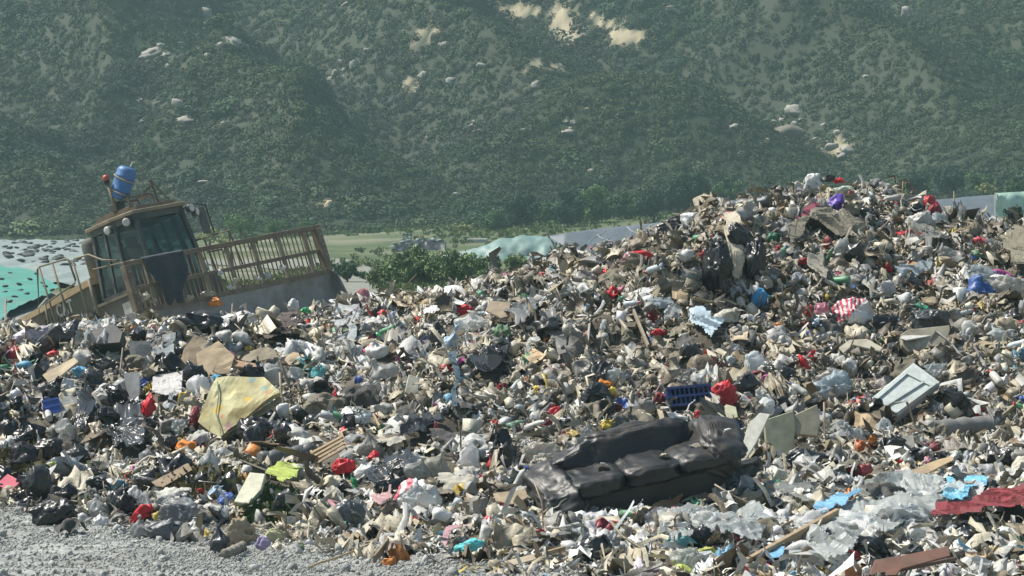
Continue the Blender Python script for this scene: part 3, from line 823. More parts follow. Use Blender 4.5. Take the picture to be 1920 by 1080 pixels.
HL = [(430, 76, 'the largest upper left boulder'), (285, 97, 'the broad flat boulder'), (345, 205, 'the upright pointed boulder'), (616, 380, 'the yellow split boulder'), (1060, 235, 'the stacked rocks'), (1485, 238, 'the very large dark boulder'), (1050, 50, 'the bare yellow ridge'), (800, 62, 'the bare streak on the slope'), (1575, 278, 'the pale rockfall'), (505, 372, 'the long low boulder'), (898, 238, 'the pinkish boulder'), (690, 20, 'the top edge of the photo')]
def hill_label(desc, px, py):
    for a, b_, nm in sorted(HL, key=lambda l: (l[0] - px) ** 2 + (l[1] - py) ** 2)[:6]:
        dx, dy = px - a, py - b_; r = math.hypot(dx, dy); t = (math.degrees(math.atan2(-dy, dx)) + 360) % 360
        d = ['right of', 'upper right of', 'above', 'upper left of', 'left of', 'lower left of', 'below', 'lower right of'][int((t + 22.5) // 45) % 8]
        lab = '%s %s %s %s' % (desc, 'close' if r < 50 else ('some way' if r < 130 else 'far'), d, nm)
        if lab not in _used: _used[lab] = 1; return lab
    return lab
rr_ = random.Random(4)
for (cx_, cy_, sx_, sy_, n_) in ((300, 100, 70, 20, 9), (430, 95, 45, 20, 8), (340, 205, 60, 30, 7), (240, 190, 50, 20, 4), (1060, 238, 22, 20, 8), (1080, 70, 70, 22, 9), (1480, 235, 45, 22, 6), (1575, 270, 35, 22, 8), (660, 130, 60, 20, 5), (880, 250, 60, 30, 4), (420, 330, 80, 40, 4), (1180, 330, 120, 30, 5), (1700, 120, 150, 60, 4)):
    for _ in range(n_): RK.append((cx_ + rr_.gauss(0, sx_ * .6), cy_ + rr_.gauss(0, sy_ * .6), rr_.uniform(6, 17), rr_.uniform(5, 12), None))
for k, (px, py, w_, h_, lab) in enumerate(RK):
    p = hill_cast(px, py + h_ * .4)
    if p is None: continue
    o = link('boulder', rocks[k % 6]); sc = p.y / FPX; o.location = p + Vector((0, 0, h_ * sc * .15)); o.scale = (w_ * sc * 1.15, w_ * sc, h_ * sc * 1.5)
    o.rotation_euler = (0, rnd.uniform(-.3, .3), rnd.uniform(-.4, .4))
    o.scale[2] *= .8
    if py == 238: o.data = o.data.copy(); o.data.materials.clear(); o.data.materials.append(rockd); o.location.z -= .4; o.scale[2] *= .8
    if py in (380,): o.scale = (o.scale[0] * .8, o.scale[1], o.scale[2] * .75); o.rotation_euler = (0, .5, 0)
    if py in (380,):
        o.data = o.data.copy(); o.data.materials.clear(); o.data.materials.append(rocky)
    tag(o, lab or hill_label(('tiny pale rock' if w_ < 9.5 else ('small pale boulder' if w_ < 14 else 'middling pale boulder')), px, py), 'boulder', None if lab else 'small boulders scattered over the hillside')

# ------------------------------------------------------------------ trees and bushes below the hill
barkm = plain('bark', (.12, .09, .065), .95, .3)
def leafmesh(r, pts_c, rad, nleaf, ls, colr):
    """leaf faces in clumps: pts_c clump centres, rad clump radii"""
    k = r.integers(0, len(pts_c), nleaf); d = r.normal(size=(nleaf, 3)); d /= np.linalg.norm(d, axis=1)[:, None]
    p = pts_c[k] + d * (rad[k] * r.uniform(.5, 1.05, nleaf))[:, None]
    dn = d + r.normal(0, .45, (nleaf, 3)); dn /= np.linalg.norm(dn, axis=1)[:, None]; u = np.cross(r.normal(size=(nleaf, 3)), dn); u /= np.linalg.norm(u, axis=1)[:, None]; v = np.cross(u, dn)
    s = ls * r.uniform(.6, 1.4, (nleaf, 1))
    V = np.stack([p - u * s, p + v * s * .55, p + u * s, p - v * s * .55], 1).reshape(-1, 3)
    F = (np.arange(nleaf) * 4)[:, None] + np.array([0, 1, 2, 3])
    cc = (colr * (1 + .25 * r.normal(size=(len(pts_c), 1)))[k] * (1 + .15 * r.normal(size=(nleaf, 1)))).clip(.008, .4)
    return V, F, np.repeat(cc, 4, axis=0)
def tree(name, px, pyb, Y, wpx, hpx, colr, seed, lab, group=None, trunk=.08, nl=5200, base=None):
    r = np.random.default_rng(seed); sc = Y / FPX; W = wpx * sc; Hh = hpx * sc
    p = P(px, pyb, Y); t = empty(name, p)
    n = 34; d = r.normal(size=(n, 3)); d /= np.linalg.norm(d, axis=1)[:, None]; rr = r.uniform(.2, .95, n)[:, None]
    cz = Hh * (trunk + 1) / 2; half = Hh * (1 - trunk) / 2
    pc = d * rr * np.array([W / 2 * .8, W / 2 * .8, half * .85]) + np.array([0, 0, cz]); rad = r.uniform(.14, .27, n) * min(W, 2 * half) * .75
    V, F, c = leafmesh(r, pc, rad, nl, max(.045, min(W, Hh) * .028), np.array(colr))
    V[:, 2] = np.maximum(V[:, 2], .02)
    link('crown', make_mesh('crown', V, F, False, c, M['leaf']), t)
    m = MB(); top = Hh * (trunk + .35); rt = max(.04, W * .03)
    m.tube([(0, 0, -.2), (.02 * W, 0, top * .5), (-.01 * W, 0, top)], [rt, rt * .75, rt * .4], 7)
    for k in range(5):
        e = pc[k * 3]; m.tube([(0, 0, top * (.4 + .1 * k)), tuple(e * .6 + np.array([0, 0, top * .3])), tuple(e)], [rt * .5, rt * .3, rt * .12], 5)
    m.build('trunk', barkm, t)
    tag(t, lab, 'tree' if 'tree' in name else 'bush', group); return t
dk = (.022, .050, .028); md = (.06, .115, .04); lt = (.09, .155, .045); yl = (.28, .32, .12)
TL = [(925, 446, 70, 60, md, 'mid green tree at the left end of the dark tree belt'), (975, 444, 84, 92, dk, 'dark round tree at the hill foot above the pale teal mound'), (1030, 440, 80, 74, md, 'mid green tree behind the top of the teal mound'), (1065, 438, 84, 92, dk, 'dark spreading tree above the right side of the teal mound'),
      (1120, 432, 86, 92, lt, 'bright yellow green tree among the dark ones at the hill foot'), (1172, 426, 84, 72, md, 'mid green tree just right of the bright yellow green one'), (1225, 420, 90, 82, dk, 'dark tree above the grey sheeted bank'), (1270, 416, 80, 96, dk, 'tallest dark tree above the grey sheeted bank'), (1310, 410, 84, 90, dk, 'tall dark tree just left of the rubbish peak'),
      (1365, 404, 80, 74, md, 'mid green tree showing over the left shoulder of the rubbish peak'), (1715, 374, 76, 62, dk, 'dark tree just behind the right side of the rubbish peak'), (1780, 370, 90, 66, (.018, .042, .028), 'very dark tree behind the grey wall right of the rubbish peak'), (1835, 368, 70, 50, md, 'mid green tree behind the grey wall near the right edge'),
      (880, 444, 60, 36, md, 'small green tree left of the dark tree belt'), (1420, 400, 80, 60, dk, 'dark tree low behind the rubbish peak')]
for k, (px, pb, w_, h_, cl, lab) in enumerate(TL): tree('tree', px, pb, 160 + 4 * (k % 3), w_, h_, cl, 1 + k, lab, trunk=.04, nl=6500)
tree('bush', 1850, 368, 150, 66, 26, yl, 9, 'low yellow green bush above the grey wall at the right')
tree('bush', 1905, 366, 150, 66, 36, md, 10, 'mid green bush behind the pale green screen at the right edge', trunk=.0)
for k, a in enumerate([(392, 462, 150, 90, 42, yl, 'pale yellow green bush beside the cab mirror'), (452, 452, 150, 92, 64, lt, 'tall bright green bush right of the cab mirror'), (515, 448, 152, 80, 48, lt, 'rounded bright green bush above the middle of the rack'),
                       (470, 462, 140, 70, 28, md, 'low mid green bush behind the rack'), (575, 445, 155, 60, 40, md, 'mid green bush above the right half of the rack'), (420, 468, 138, 60, 24, yl, 'low pale bush just over the rack'),
                       (700, 445, 170, 60, 28, md, 'low mid green bush behind the grey rubble bank'), (870, 440, 160, 70, 26, yl, 'low yellowish bush left of the teal mound'), (660, 455, 165, 50, 20, md, 'small bush behind the pale road')]):
    tree('bush', *a[:6], 30 + k, a[6], trunk=.02, nl=2200)
# nearer bushes in front of the mounds
for k, a in enumerate([(650, 532, 84, 86, 48, (.05, .10, .045), 'dark round bush beside the blade on the pale road'), (735, 556, 74, 115, 84, (.12, .175, .07), 'left end bush of the green clump behind the heap'),
                       (790, 556, 75, 130, 100, (.12, .175, .07), 'tallest bush of the green clump behind the heap'), (855, 552, 74, 130, 92, (.12, .175, .07), 'middle bush of the green clump behind the heap'),
                       (915, 545, 76, 110, 74, (.12, .175, .07), 'right hand bush of the green clump behind the heap'), (965, 530, 78, 70, 60, (.14, .19, .08), 'feathery bush at the right end of the green clump'), (770, 500, 90, 90, 34, (.10, .16, .05), 'low bush at the back of the green clump')]):
    tree('bush', *a[:6], 50 + k, a[6], trunk=.0, nl=5200)

# ------------------------------------------------------------------ earth mounds, covered banks, screens
def terrain_patch(name, poly_px, Y0, Y1, topf, mat, lab, cat, kind=None): pass

def bank(name, pts, mat, lab, cat, thick=.12, nu=60, nv=16, wr=.06, freq=1.0, back=6, kind=None, smooth=True):
    """a sheeted bank: pts = [(px, Y, py_bottom, py_top)], a slope leaning back, closed behind"""
    u = np.linspace(0, len(pts) - 1, nu); A = np.array(pts, float)
    px = np.interp(u, range(len(pts)), A[:, 0]); Yb = np.interp(u, range(len(pts)), A[:, 1]); b_ = np.interp(u, range(len(pts)), A[:, 2]); tp = np.interp(u, range(len(pts)), A[:, 3])
    V = []
    for j in range(nv + 4):
        for i in range(nu):
            f = min(j / (nv - 1), 1.0); ext = max(0, j - nv + 1) / 4
            Yt = Yb[i] + (b_[i] - tp[i]) / FPX * Yb[i] * 1.6 * f
            py = b_[i] + (tp[i] - b_[i]) * (f if cat != 'mound' else math.sin(f * math.pi / 2))
            q = P(px[i], py, Yt)
            if ext: q = Vector((q.x, q.y + ext * back, q.z - ext * ext * 3.0))
            V.append(q[:])
    V = np.array(V); q = V[:, [0, 2]]
    V[:, 1] += wr * (rid(q * freq, 5) + .6 * vn(q * freq * 3.1, 6)); V[:, 2] += wr * .5 * vn(q * freq * 2 + 7, 8)
    o = link(name, make_mesh(name, V, grid_faces(nu, nv + 4), smooth, None, mat)); tag(o, lab, cat, kind=kind); return o

tealm = plain('pale_teal_sheet', (.16, .26, .24), .55, .3, (.3, .32, .27), .5, 0, .3)
darkm = plain('grey_liner', (.12, .14, .165), .45, .35, (.2, .21, .21), .35, 0, .25)
screenm = plain('green_screen', (.34, .52, .44), .6, .25, (.3, .36, .3), .7, 0, .2)
netm = plain('teal_net', (.05, .25, .20), .7, .6, (.11, .19, .16), .4, 0, .3)
coverm = plain('pale_cover', (.22, .265, .245), .6, .8, (.20, .25, .25), .5, 0, .5)
blackm = plain('black_sheet', (.018, .022, .028), .4, .5, (.10, .10, .095), 2, 0, .4)
roadm = plain('dusty_track', (.20, .205, .17), .95, .5, (.18, .18, .15), .3, 0, .3)
rubm = plain('rubble', (.26, .265, .26), .95, .7, (.12, .13, .12), 1.3, 0, .8)

tm_ = bank('covered_mound', [(780, 127, 487, 486), (880, 125, 490, 470), (930, 124, 495, 450), (980, 124, 500, 441), (1030, 124, 505, 446), (1080, 124, 510, 470), (1130, 124, 512, 500)], tealm,
     'low mound covered with a pale teal sheet behind the green bushes', 'mound', wr=.16, freq=1.7, kind=None, back=4)
bk = bank('sheeted_bank', [(1005, 131, 500, 446), (1060, 130, 500, 437), (1110, 130, 505, 430), (1180, 130, 505, 423), (1290, 130, 500, 410), (1450, 130, 480, 398), (1620, 130, 470, 386), (1760, 130, 470, 374), (1900, 130, 470, 362), (2050, 130, 470, 352)], darkm,
     'long grey sheeted bank running behind the rubbish peak', 'bank', nu=140, nv=16, wr=.05, freq=.45, back=8)
# sheet seams as pale welded strips on the bank
for k, (a, b_) in enumerate([((1085, 470), (1135, 432)), ((1176, 425), (1215, 455)), ((1120, 440), (1160, 465)), ((1240, 418), (1275, 440))]):
    pts = []
    for f in np.linspace(0, 1, 8):
        px = a[0] + (b_[0] - a[0]) * f; py = a[1] + (b_[1] - a[1]) * f + 2 * math.sin(f * 9)
        pts.append(P(px, py, 130 + (500 - py) / FPX * 130 * 1.6 - .35))
    m = MB(); m.tube(pts, .035, 5); m.build('seam', plain('seam', (.33, .36, .37), .6), bk)
# dark mound with black sheeting and rubble
bank('rubble_bank', [(655, 140, 500, 498), (690, 140, 502, 475), (720, 141, 502, 462), (770, 142, 500, 456), (800, 143, 498, 455), (840, 144, 495, 480)], rubm, 'grey bank of rubble running down to the track', 'bank', wr=.25, freq=1.2, back=5)
bl = bank('black_sheeting', [(735, 136, 470, 464), (760, 136, 474, 457), (790, 136, 482, 450), (815, 136, 488, 449), (832, 136, 490, 452), (838, 136, 492, 470)], blackm, 'wrinkled black sheeting over the rubble bank', 'sheeting', wr=.22, freq=1.6, back=2)
sm = plain('bags_grey', (.22, .25, .26), .7)
for k, (px, py) in enumerate([(742, 456), (755, 452), (768, 450), (783, 448), (800, 450), (812, 447), (824, 449)]):
    o = link('sandbag', make_mesh('sandbag', ICO[2][0] * [1, .6, .45], ICO[2][1], True, None, sm)); o.location = P(px, py + 2, 138); o.scale = (.22, .22, .22); o.rotation_euler = (0, rnd.uniform(-.4, .4), rnd.uniform(0, 3))
    tag(o, ['leftmost', 'second from the left', 'third from the left', 'middle', 'third from the right', 'second from the right', 'rightmost'][k] + ' of the grey sandbags on the black sheeting', 'sandbag', 'sandbags on the black sheeting')
# small equipment on the rubble bank
m = MB()
for px in (757, 764, 771): m.bar(P(px, 458, 141), P(px, 438, 141), .10)
m.bar(P(755, 440, 141), P(773, 440, 141), .10); m.bar(P(755, 448, 141), P(773, 448, 141), .08)
m.build('barrier_frame', plain('pale_metal', (.40, .44, .44), .5)); tag(bpy.data.objects['barrier_frame'], 'small pale metal frame standing on the rubble bank', 'barrier')
m = MB(); a = P(895, 455, 145); m.box((a.x, a.y, a.z), (1.25, .8, .5)); o = m.build('concrete_block', plain('concrete_pale', (.46, .46, .44), .8), bevel=.04); tag(o, 'pale low block on the grass left of the teal mound', 'block')

# pale tracks as sheets just above the ground
def strip_px(name, pts, mat, seed):
    """pts: [(px_left, px_right, Y)] on the ground"""
    V = []; n = len(pts); nu = 9; r = np.random.default_rng(seed)
    for (a, b_, Y) in pts:
        for i in range(nu):
            f = i / (nu - 1); px = a + (b_ - a) * f + (r.normal(0, 3) if i in (0, nu - 1) else 0); x = (px - 960) / FPX * Y
            V.append((x, Y, terr(np.array([[x, Y]]))[0] + .012))
    o = link(name, make_mesh(name, np.array(V), grid_faces(nu, n), True, None, mat)); tag(o, kind='structure')
strip_px('track', [(560, 760, 47), (585, 720, 60), (610, 705, 75), (630, 705, 88), (640, 715, 98), (560, 712, 107), (470, 700, 115), (380, 690, 122), (330, 640, 128)], roadm, 3)

# left: pale cover sheet and teal net held down by sandbags
def cover(name, poly, mat, lab, wr, lift, n=70):
    """poly rows: [(px_left, px_right, py, Y)] bottom to top, joined as one sheet"""
    A = np.array(poly, float); V = []; u = np.linspace(0, len(poly) - 1, n)
    for t in u:
        a = np.interp(t, range(len(poly)), A[:, 0]); b_ = np.interp(t, range(len(poly)), A[:, 1]); py = np.interp(t, range(len(poly)), A[:, 2]); Y = np.interp(t, range(len(poly)), A[:, 3])
        for i in range(n):
            f = i / (n - 1); px = a + (b_ - a) * f; V.append(P(px, py, Y)[:])
    V = np.array(V); q = V[:, :2]; V[:, 2] += wr * (rid(q * np.array([.8, .35]), 4) + .5 * vn(q * 1.9, 5)) + lift
    o = link(name, make_mesh(name, V, grid_faces(n, n), True, None, mat)); tag(o, lab, 'sheet'); return o
cover('cover_sheet', [(-260, 420, 545, 76), (-260, 400, 520, 86), (-240, 380, 490, 108), (-220, 370, 468, 135), (-200, 360, 456, 165)], coverm, 'wide pale cover sheet with dark wrinkles behind the compactor', .14, .16)
cover('net_sheet', [(-300, -20, 640, 41.5), (-300, 20, 590, 51), (-300, 115, 545, 63), (-300, 60, 512, 74), (-300, -20, 500, 80)], netm, 'bright teal net sheet on the slope at the left edge', .05, .08)
SL = [(0, 460, 'the left end of the pale sheet'), (60, 465, 'the far edge of the pale sheet'), (130, 480, 'the grey air intake of the compactor'), (60, 505, 'the compactor railing'), (180, 480, 'the compactor cab'), (340, 480, 'the right end of the pale sheet'), (270, 500, 'the blade rack'), (20, 535, 'the upper corner of the teal net'), (60, 550, 'the railing over the teal net'), (100, 540, 'the second railing')]
def bag_lab(desc, px, py):
    for a, b_, nm in sorted(SL, key=lambda l: (l[0] - px) ** 2 + (l[1] - py) ** 2)[:5]:
        dx, dy = px - a, py - b_; r = math.hypot(dx, dy); t = (math.degrees(math.atan2(-dy, dx)) + 360) % 360
        d = ['right of', 'upper right of', 'above', 'upper left of', 'left of', 'lower left of', 'below', 'lower right of'][int((t + 22.5) // 45) % 8]
        lab = '%s %s %s %s' % (desc, 'close' if r < 16 else ('somewhat' if r < 32 else 'well'), d, nm)
        if lab not in _used: _used[lab] = 1; return lab
    return lab
bagm = plain('sandbag_dark', (.035, .045, .05), .7)
sbme = make_mesh('sandbag', ICO[2][0] * [1, .55, .4], ICO[2][1], True, None, bagm)
def sandbag(px, py, Y, sc, lab, grp):
    o = link('sandbag', sbme); o.location = P(px, py, Y) + Vector((0, 0, .26 if 'cover' in lab else .12)); o.scale = (sc,) * 3; o.rotation_euler = (rnd.uniform(-.2, .2), rnd.uniform(-.3, .3), rnd.uniform(-.8, .8)); tag(o, lab, 'sandbag', grp)
for (px, py) in [(3, 531), (20, 520), (56, 531), (36, 541), (10, 545), (38, 553), (8, 557), (18, 575), (80, 538), (85, 545), (68, 520), (98, 552), (28, 566), (50, 560)]:
    Y = np.interp(py, [500, 512, 545, 590], [80, 74, 63, 51]); sandbag(px, py, Y - .2, .09, 'dark sandbag holding down the teal net sheet', 'sandbags on the teal net sheet')
for k in range(210):  # besides real sandbags, extra dark bags added to stand for the sheet's wrinkles
    py = rnd.uniform(457, 520); px = rnd.uniform(-30, 345); Y = np.interp(py, [456, 468, 490, 520], [165, 135, 108, 86])
    if px < 110 and py > 505: continue
    sandbag(px, py, Y - .5, rnd.uniform(.14, .30), 'small dark sandbag on the wide pale cover sheet, many added as its wrinkles', 'sandbags on the pale cover sheet')

# pale green screen at the right edge with its posts, and a plant before it
t = empty('site_screen', P(1870, 430, 62))
def scr():
    V = []; n = 14
    for j in range(n):
        for i in range(n):
            px = 1868 + (2010 - 1868) * i / (n - 1); top = 362 - 8 * i / (n - 1); py = 560 + (top - 560) * j / (n - 1)
            p = P(px, py, 62 + .05 * math.sin(i * 1.7) + .04 * math.sin(j * 1.3 + i)) - t.location; V.append(p[:])
    return np.array(V), grid_faces(n, n)
V, F = scr(); o = link('net_panel', make_mesh('net_panel', V, F, True, None, screenm), t)
md_ = o.modifiers.new('s', 'SOLIDIFY'); md_.thickness = .012
for px in (1867, 1940, 2011):
    m = MB(); m.tube([P(px, 565, 62.06) - t.location, P(px, 361 - 8 * (px - 1868) / 142, 62.06) - t.location], .03, 8); m.build('post', plain('post_metal', (.45, .5, .46), .5), t)
tag(t, 'pale green netting screen on posts at the right edge behind the heap', 'screen')
tree('bush', 1905, 445, 56, 60, 62, (.05, .085, .05), 77, 'feathery green bush in front of the pale green screen', trunk=.0, nl=1500)
# ------------------------------------------------------------------ shapes of single pieces of rubbish (unit size)
def bag_mesh(seed, sub=3, knot=True, name='bag', mat=None, crease=1.0, smooth=True):
    """soft lumpy bag: pushed about by noise in all three directions, with hard folds; optionally gathered into a tied neck"""
    V, F = ICO[sub]; V = V.copy(); r = np.random.default_rng(seed)
    D = r.normal(size=(10, 3)); D /= np.linalg.norm(D, axis=1)[:, None]; k = r.uniform(.55, 1.05, 10)
    d = V @ D.T; rr = np.min(np.where(d > .15, k / np.maximum(d, .15), 9), 1).clip(.45, 1.15)
    ax = np.array([1.0, r.uniform(.7, .95), r.uniform(.6, .85)]) if not knot else np.array([.9, .85, 1.0])
    z = V[:, 2].copy(); phi = np.arctan2(V[:, 1], V[:, 0])
    W = V * (.5 * rr + .5)[:, None] * ax
    a = crease * (.34 if not knot else .20); o = seed * 1.7
    W = W + a * np.stack([vn(V * 1.5 + o, seed), vn(V * 1.5 + o + 30, seed + 1), vn(V * 1.5 + o + 60, seed + 2)], 1)
    q = W * 1.0 + .35 * np.stack([vn(W * 2 + o, seed + 3), vn(W * 2 + 9 + o, seed + 4), vn(W * 2 + 17 + o, seed + 5)], 1)
    n_ = W / (np.linalg.norm(W, axis=1)[:, None] + 1e-6)
    f = .13 * rid(q * np.array([2.4, 2.4, 1.3]) + o, seed + 6) + .075 * rid(q * 5.2 + o, seed + 7) + .04 * rid(q * 11, seed + 8)
    W = W + n_ * (crease * f)[:, None]
    if sub >= 4: W = W + n_ * (crease * .02 * rid(q * 24, seed + 9))[:, None]
    if knot:
        t = smooth01((z - .35) / .6)
        pl = 1 + .22 * t * (1 - .4 * t) * np.sin(8 * phi + 3 * vn(V * 2, seed)) + .10 * np.sin(15 * phi + 2) * t
        W[:, :2] *= ((1 - .82 * t) * pl)[:, None]; W[:, 2] += .25 * t * t; W[:, 0] += .3 * t * t * r.uniform(-1, 1)
        t2 = smooth01((z - .92) / .07); W[:, 0] += t2 * .20 * np.cos(phi); W[:, 1] += t2 * .20 * np.sin(phi); W[:, 2] += .12 * t2
    W[:, 2] = np.where(W[:, 2] < -.55, -.55 + (W[:, 2] + .55) * .3, W[:, 2])
    W -= (W.max(0) + W.min(0)) / 2; W /= (W.max(0) - W.min(0))
    return make_mesh(name, W, F, smooth, None, mat)

def crumple_mesh(seed, n=22, name='crumpled_sheet', mat=None, depth=.45, smooth=True):
    r = np.random.default_rng(seed); x, y = np.meshgrid(np.linspace(-.5, .5, n), np.linspace(-.5, .5, n)); q = np.stack([x.ravel(), y.ravel()], 1)
    a = .20 * np.stack([vn(q * 1.8 + seed, seed), vn(q * 1.8 + seed + 31, seed + 1)], 1) + .07 * np.stack([vn(q * 5 + seed, seed + 5), vn(q * 5 + 9, seed + 6)], 1)
    z = depth * (.5 * rid(q * 1.9 + seed, seed + 2) + .3 * rid(q * 4.2 + seed, seed + 3) + .16 * rid(q * 8.8, seed + 4)) - 1.4 * depth * (q ** 2).sum(1)
    V = np.column_stack([q + a, z]); F = grid_faces(n, n)
    c = V[F].mean(1); ang = np.arctan2(c[:, 1], c[:, 0]); R = .47 + .06 * np.sin(ang * 3 + seed) + .03 * np.sin(ang * 7 + seed * 2)
    F = F[np.hypot(c[:, 0], c[:, 1]) < R]
    F = largest(F, len(V)); V[:, 2] -= V[np.unique(F), 2].mean()
    return make_mesh(name, V, F, smooth, None, mat)

def view_basis(rot=0, tip=0):
    """x right, z up in the picture, y away; rot turns it in the picture plane (degrees, anticlockwise)"""
    return Matrix.Rotation(-math.radians(rot), 3, 'Y') @ Matrix.Rotation(math.radians(tip), 3, 'X')

TAKEN = []     # (x,y,z,r) of placed single things, so that small repeats keep off them
def put(me, px, py, w_, h_, rot, colr, lab, name, cat, depth=.75, sink=.05, tip=0, yaw=0, group=None):
    p, over = nearest_crest(px, py)
    if over: p = p + Vector((0, 0, over / FPX * p.y))
    sc = p.y / FPX; o = link(name, me); d = depth * min(w_, h_) ** .5 * max(w_, h_) ** .5
    o.location = lift_to(p, (.40 - sink) * min(h_, d) * sc + .03)
    o.rotation_mode = 'QUATERNION'; o.rotation_quaternion = (view_basis(rot, tip) @ Matrix.Rotation(math.radians(yaw), 3, 'Z')).to_quaternion()
    o.scale = (w_ * sc, d * sc, h_ * sc)
    c = C[colr] if isinstance(colr, str) else colr
    o.color = (*c, 1)
    TAKEN.append((px, py, max(w_, h_) / 2)); mark(px, py, w_ * .48, h_ * .47, rot); tag(o, lab, cat, group); return o

def bag(px, py, w_, h_, rot, colr, lab, seed, mat='plastic', knot=True, name=None, cat='bag', **kw):
    sub = 5 if max(w_, h_) > 60 else 4
    nm = name or ('bin_bag' if mat == 'black' else 'plastic_bag')
    return put(bag_mesh(seed, sub, knot, nm, M[mat]), px, py, w_, h_, rot, colr, lab, nm, cat, **kw)

def crum(px, py, w_, h_, rot, colr, lab, seed, mat='plastic', name='crumpled_sheet', cat='sheet', depth=.6, **kw):
    """crumpled sheet facing the viewer and tipped back"""
    me = crumple_mesh(seed, 40 if max(w_, h_) > 50 else 24, name, M[mat])
    p, over = nearest_crest(px, py)
    if over: p = p + Vector((0, 0, over / FPX * p.y))
    sc = p.y / FPX; o = link(name, me); o.location = lift_to(p, .3 * h_ * sc)
    o.rotation_mode = 'QUATERNION'; o.rotation_quaternion = (Matrix.Rotation(-math.radians(rot), 3, 'Y') @ Matrix.Rotation(math.radians(58), 3, 'X')).to_quaternion()
    o.scale = (w_ * sc * 1.05, h_ * sc * 1.15, (w_ * h_) ** .5 * sc * depth * 1.6); c = C[colr] if isinstance(colr, str) else colr
    o.color = (*c, 1); TAKEN.append((px, py, max(w_, h_) / 2)); tag(o, lab, cat); return o

def ray_plane(px, py, p0, n):
    dx, dz = rays([px], [py]); d = Vector((dx[0], 1, dz[0])); c = Vector((0, 0, CAMZ))
    k = (Vector(p0) - c).dot(n) / d.dot(n); return c + d * k

def panel(poly, n, thick, mat, lab, name, cat, colr=None, off=.06, bend=0, sub=1, parent=None, centre=None, seed=1):
    """a flat thing of real thickness: outline given by sight lines, lying in a plane with normal n"""
    cx = sum(a for a, _ in poly) / len(poly); cy = sum(b for _, b in poly) / len(poly)
    n = Vector(n).normalized()
    if centre is None:
        centre, over = nearest_crest(cx, cy); hh_ = (max(b for _, b in poly) - min(b for _, b in poly)) / FPX * centre.y; centre = lift_to(centre, off + .04 + .18 * hh_)
        if over: centre = centre + Vector((0, 0, over / FPX * centre.y))
        TAKEN.append((cx, cy, max(max(a for a, _ in poly) - cx, max(b for _, b in poly) - cy)))
    mark_poly([(cx + (a - cx) * .93, cy + (b - cy) * .9) for a, b in poly])
    c = Vector(centre); pts = [ray_plane(a, b, c, n) for a, b in poly]; k = len(pts)
    bm = bmesh.new(); f = bm.faces.new([bm.verts.new(p - c) for p in pts])
    if f.normal.dot(n) < 0: bmesh.ops.reverse_faces(bm, faces=[f])
    r = bmesh.ops.extrude_face_region(bm, geom=[f]); vs = [e for e in r['geom'] if isinstance(e, bmesh.types.BMVert)]
    for v in vs: v.co += n * thick
    bmesh.ops.recalc_face_normals(bm, faces=bm.faces[:])
    if sub > 1:
        bmesh.ops.triangulate(bm, faces=[f_ for f_ in bm.faces if len(f_.verts) > 4])
        bmesh.ops.subdivide_edges(bm, edges=bm.edges[:], cuts=sub, use_grid_fill=True)
    else:
        bmesh.ops.bevel(bm, geom=bm.edges[:], offset=min(.008, thick * .3), segments=1, affect='EDGES', clamp_overlap=True)
    if bend:
        for v in bm.verts:
            v.co += n * bend * vn(np.array([v.co[:]]) * 2.2 + seed, seed)[0] + n * bend * .4 * rid(np.array([v.co[:]]) * 6 + seed, seed)[0]
    me = bpy.data.meshes.new(name); bm.to_mesh(me); bm.free(); me.materials.append(M[mat] if isinstance(mat, str) else mat)
    o = link(name, me); o.location = c
    if colr is not None: o.color = (*(C[colr] if isinstance(colr, str) else colr), 1)
    if parent is not None:
        o.parent = parent; o.location = c - parent.location
    else: tag(o, lab, cat)
    return o

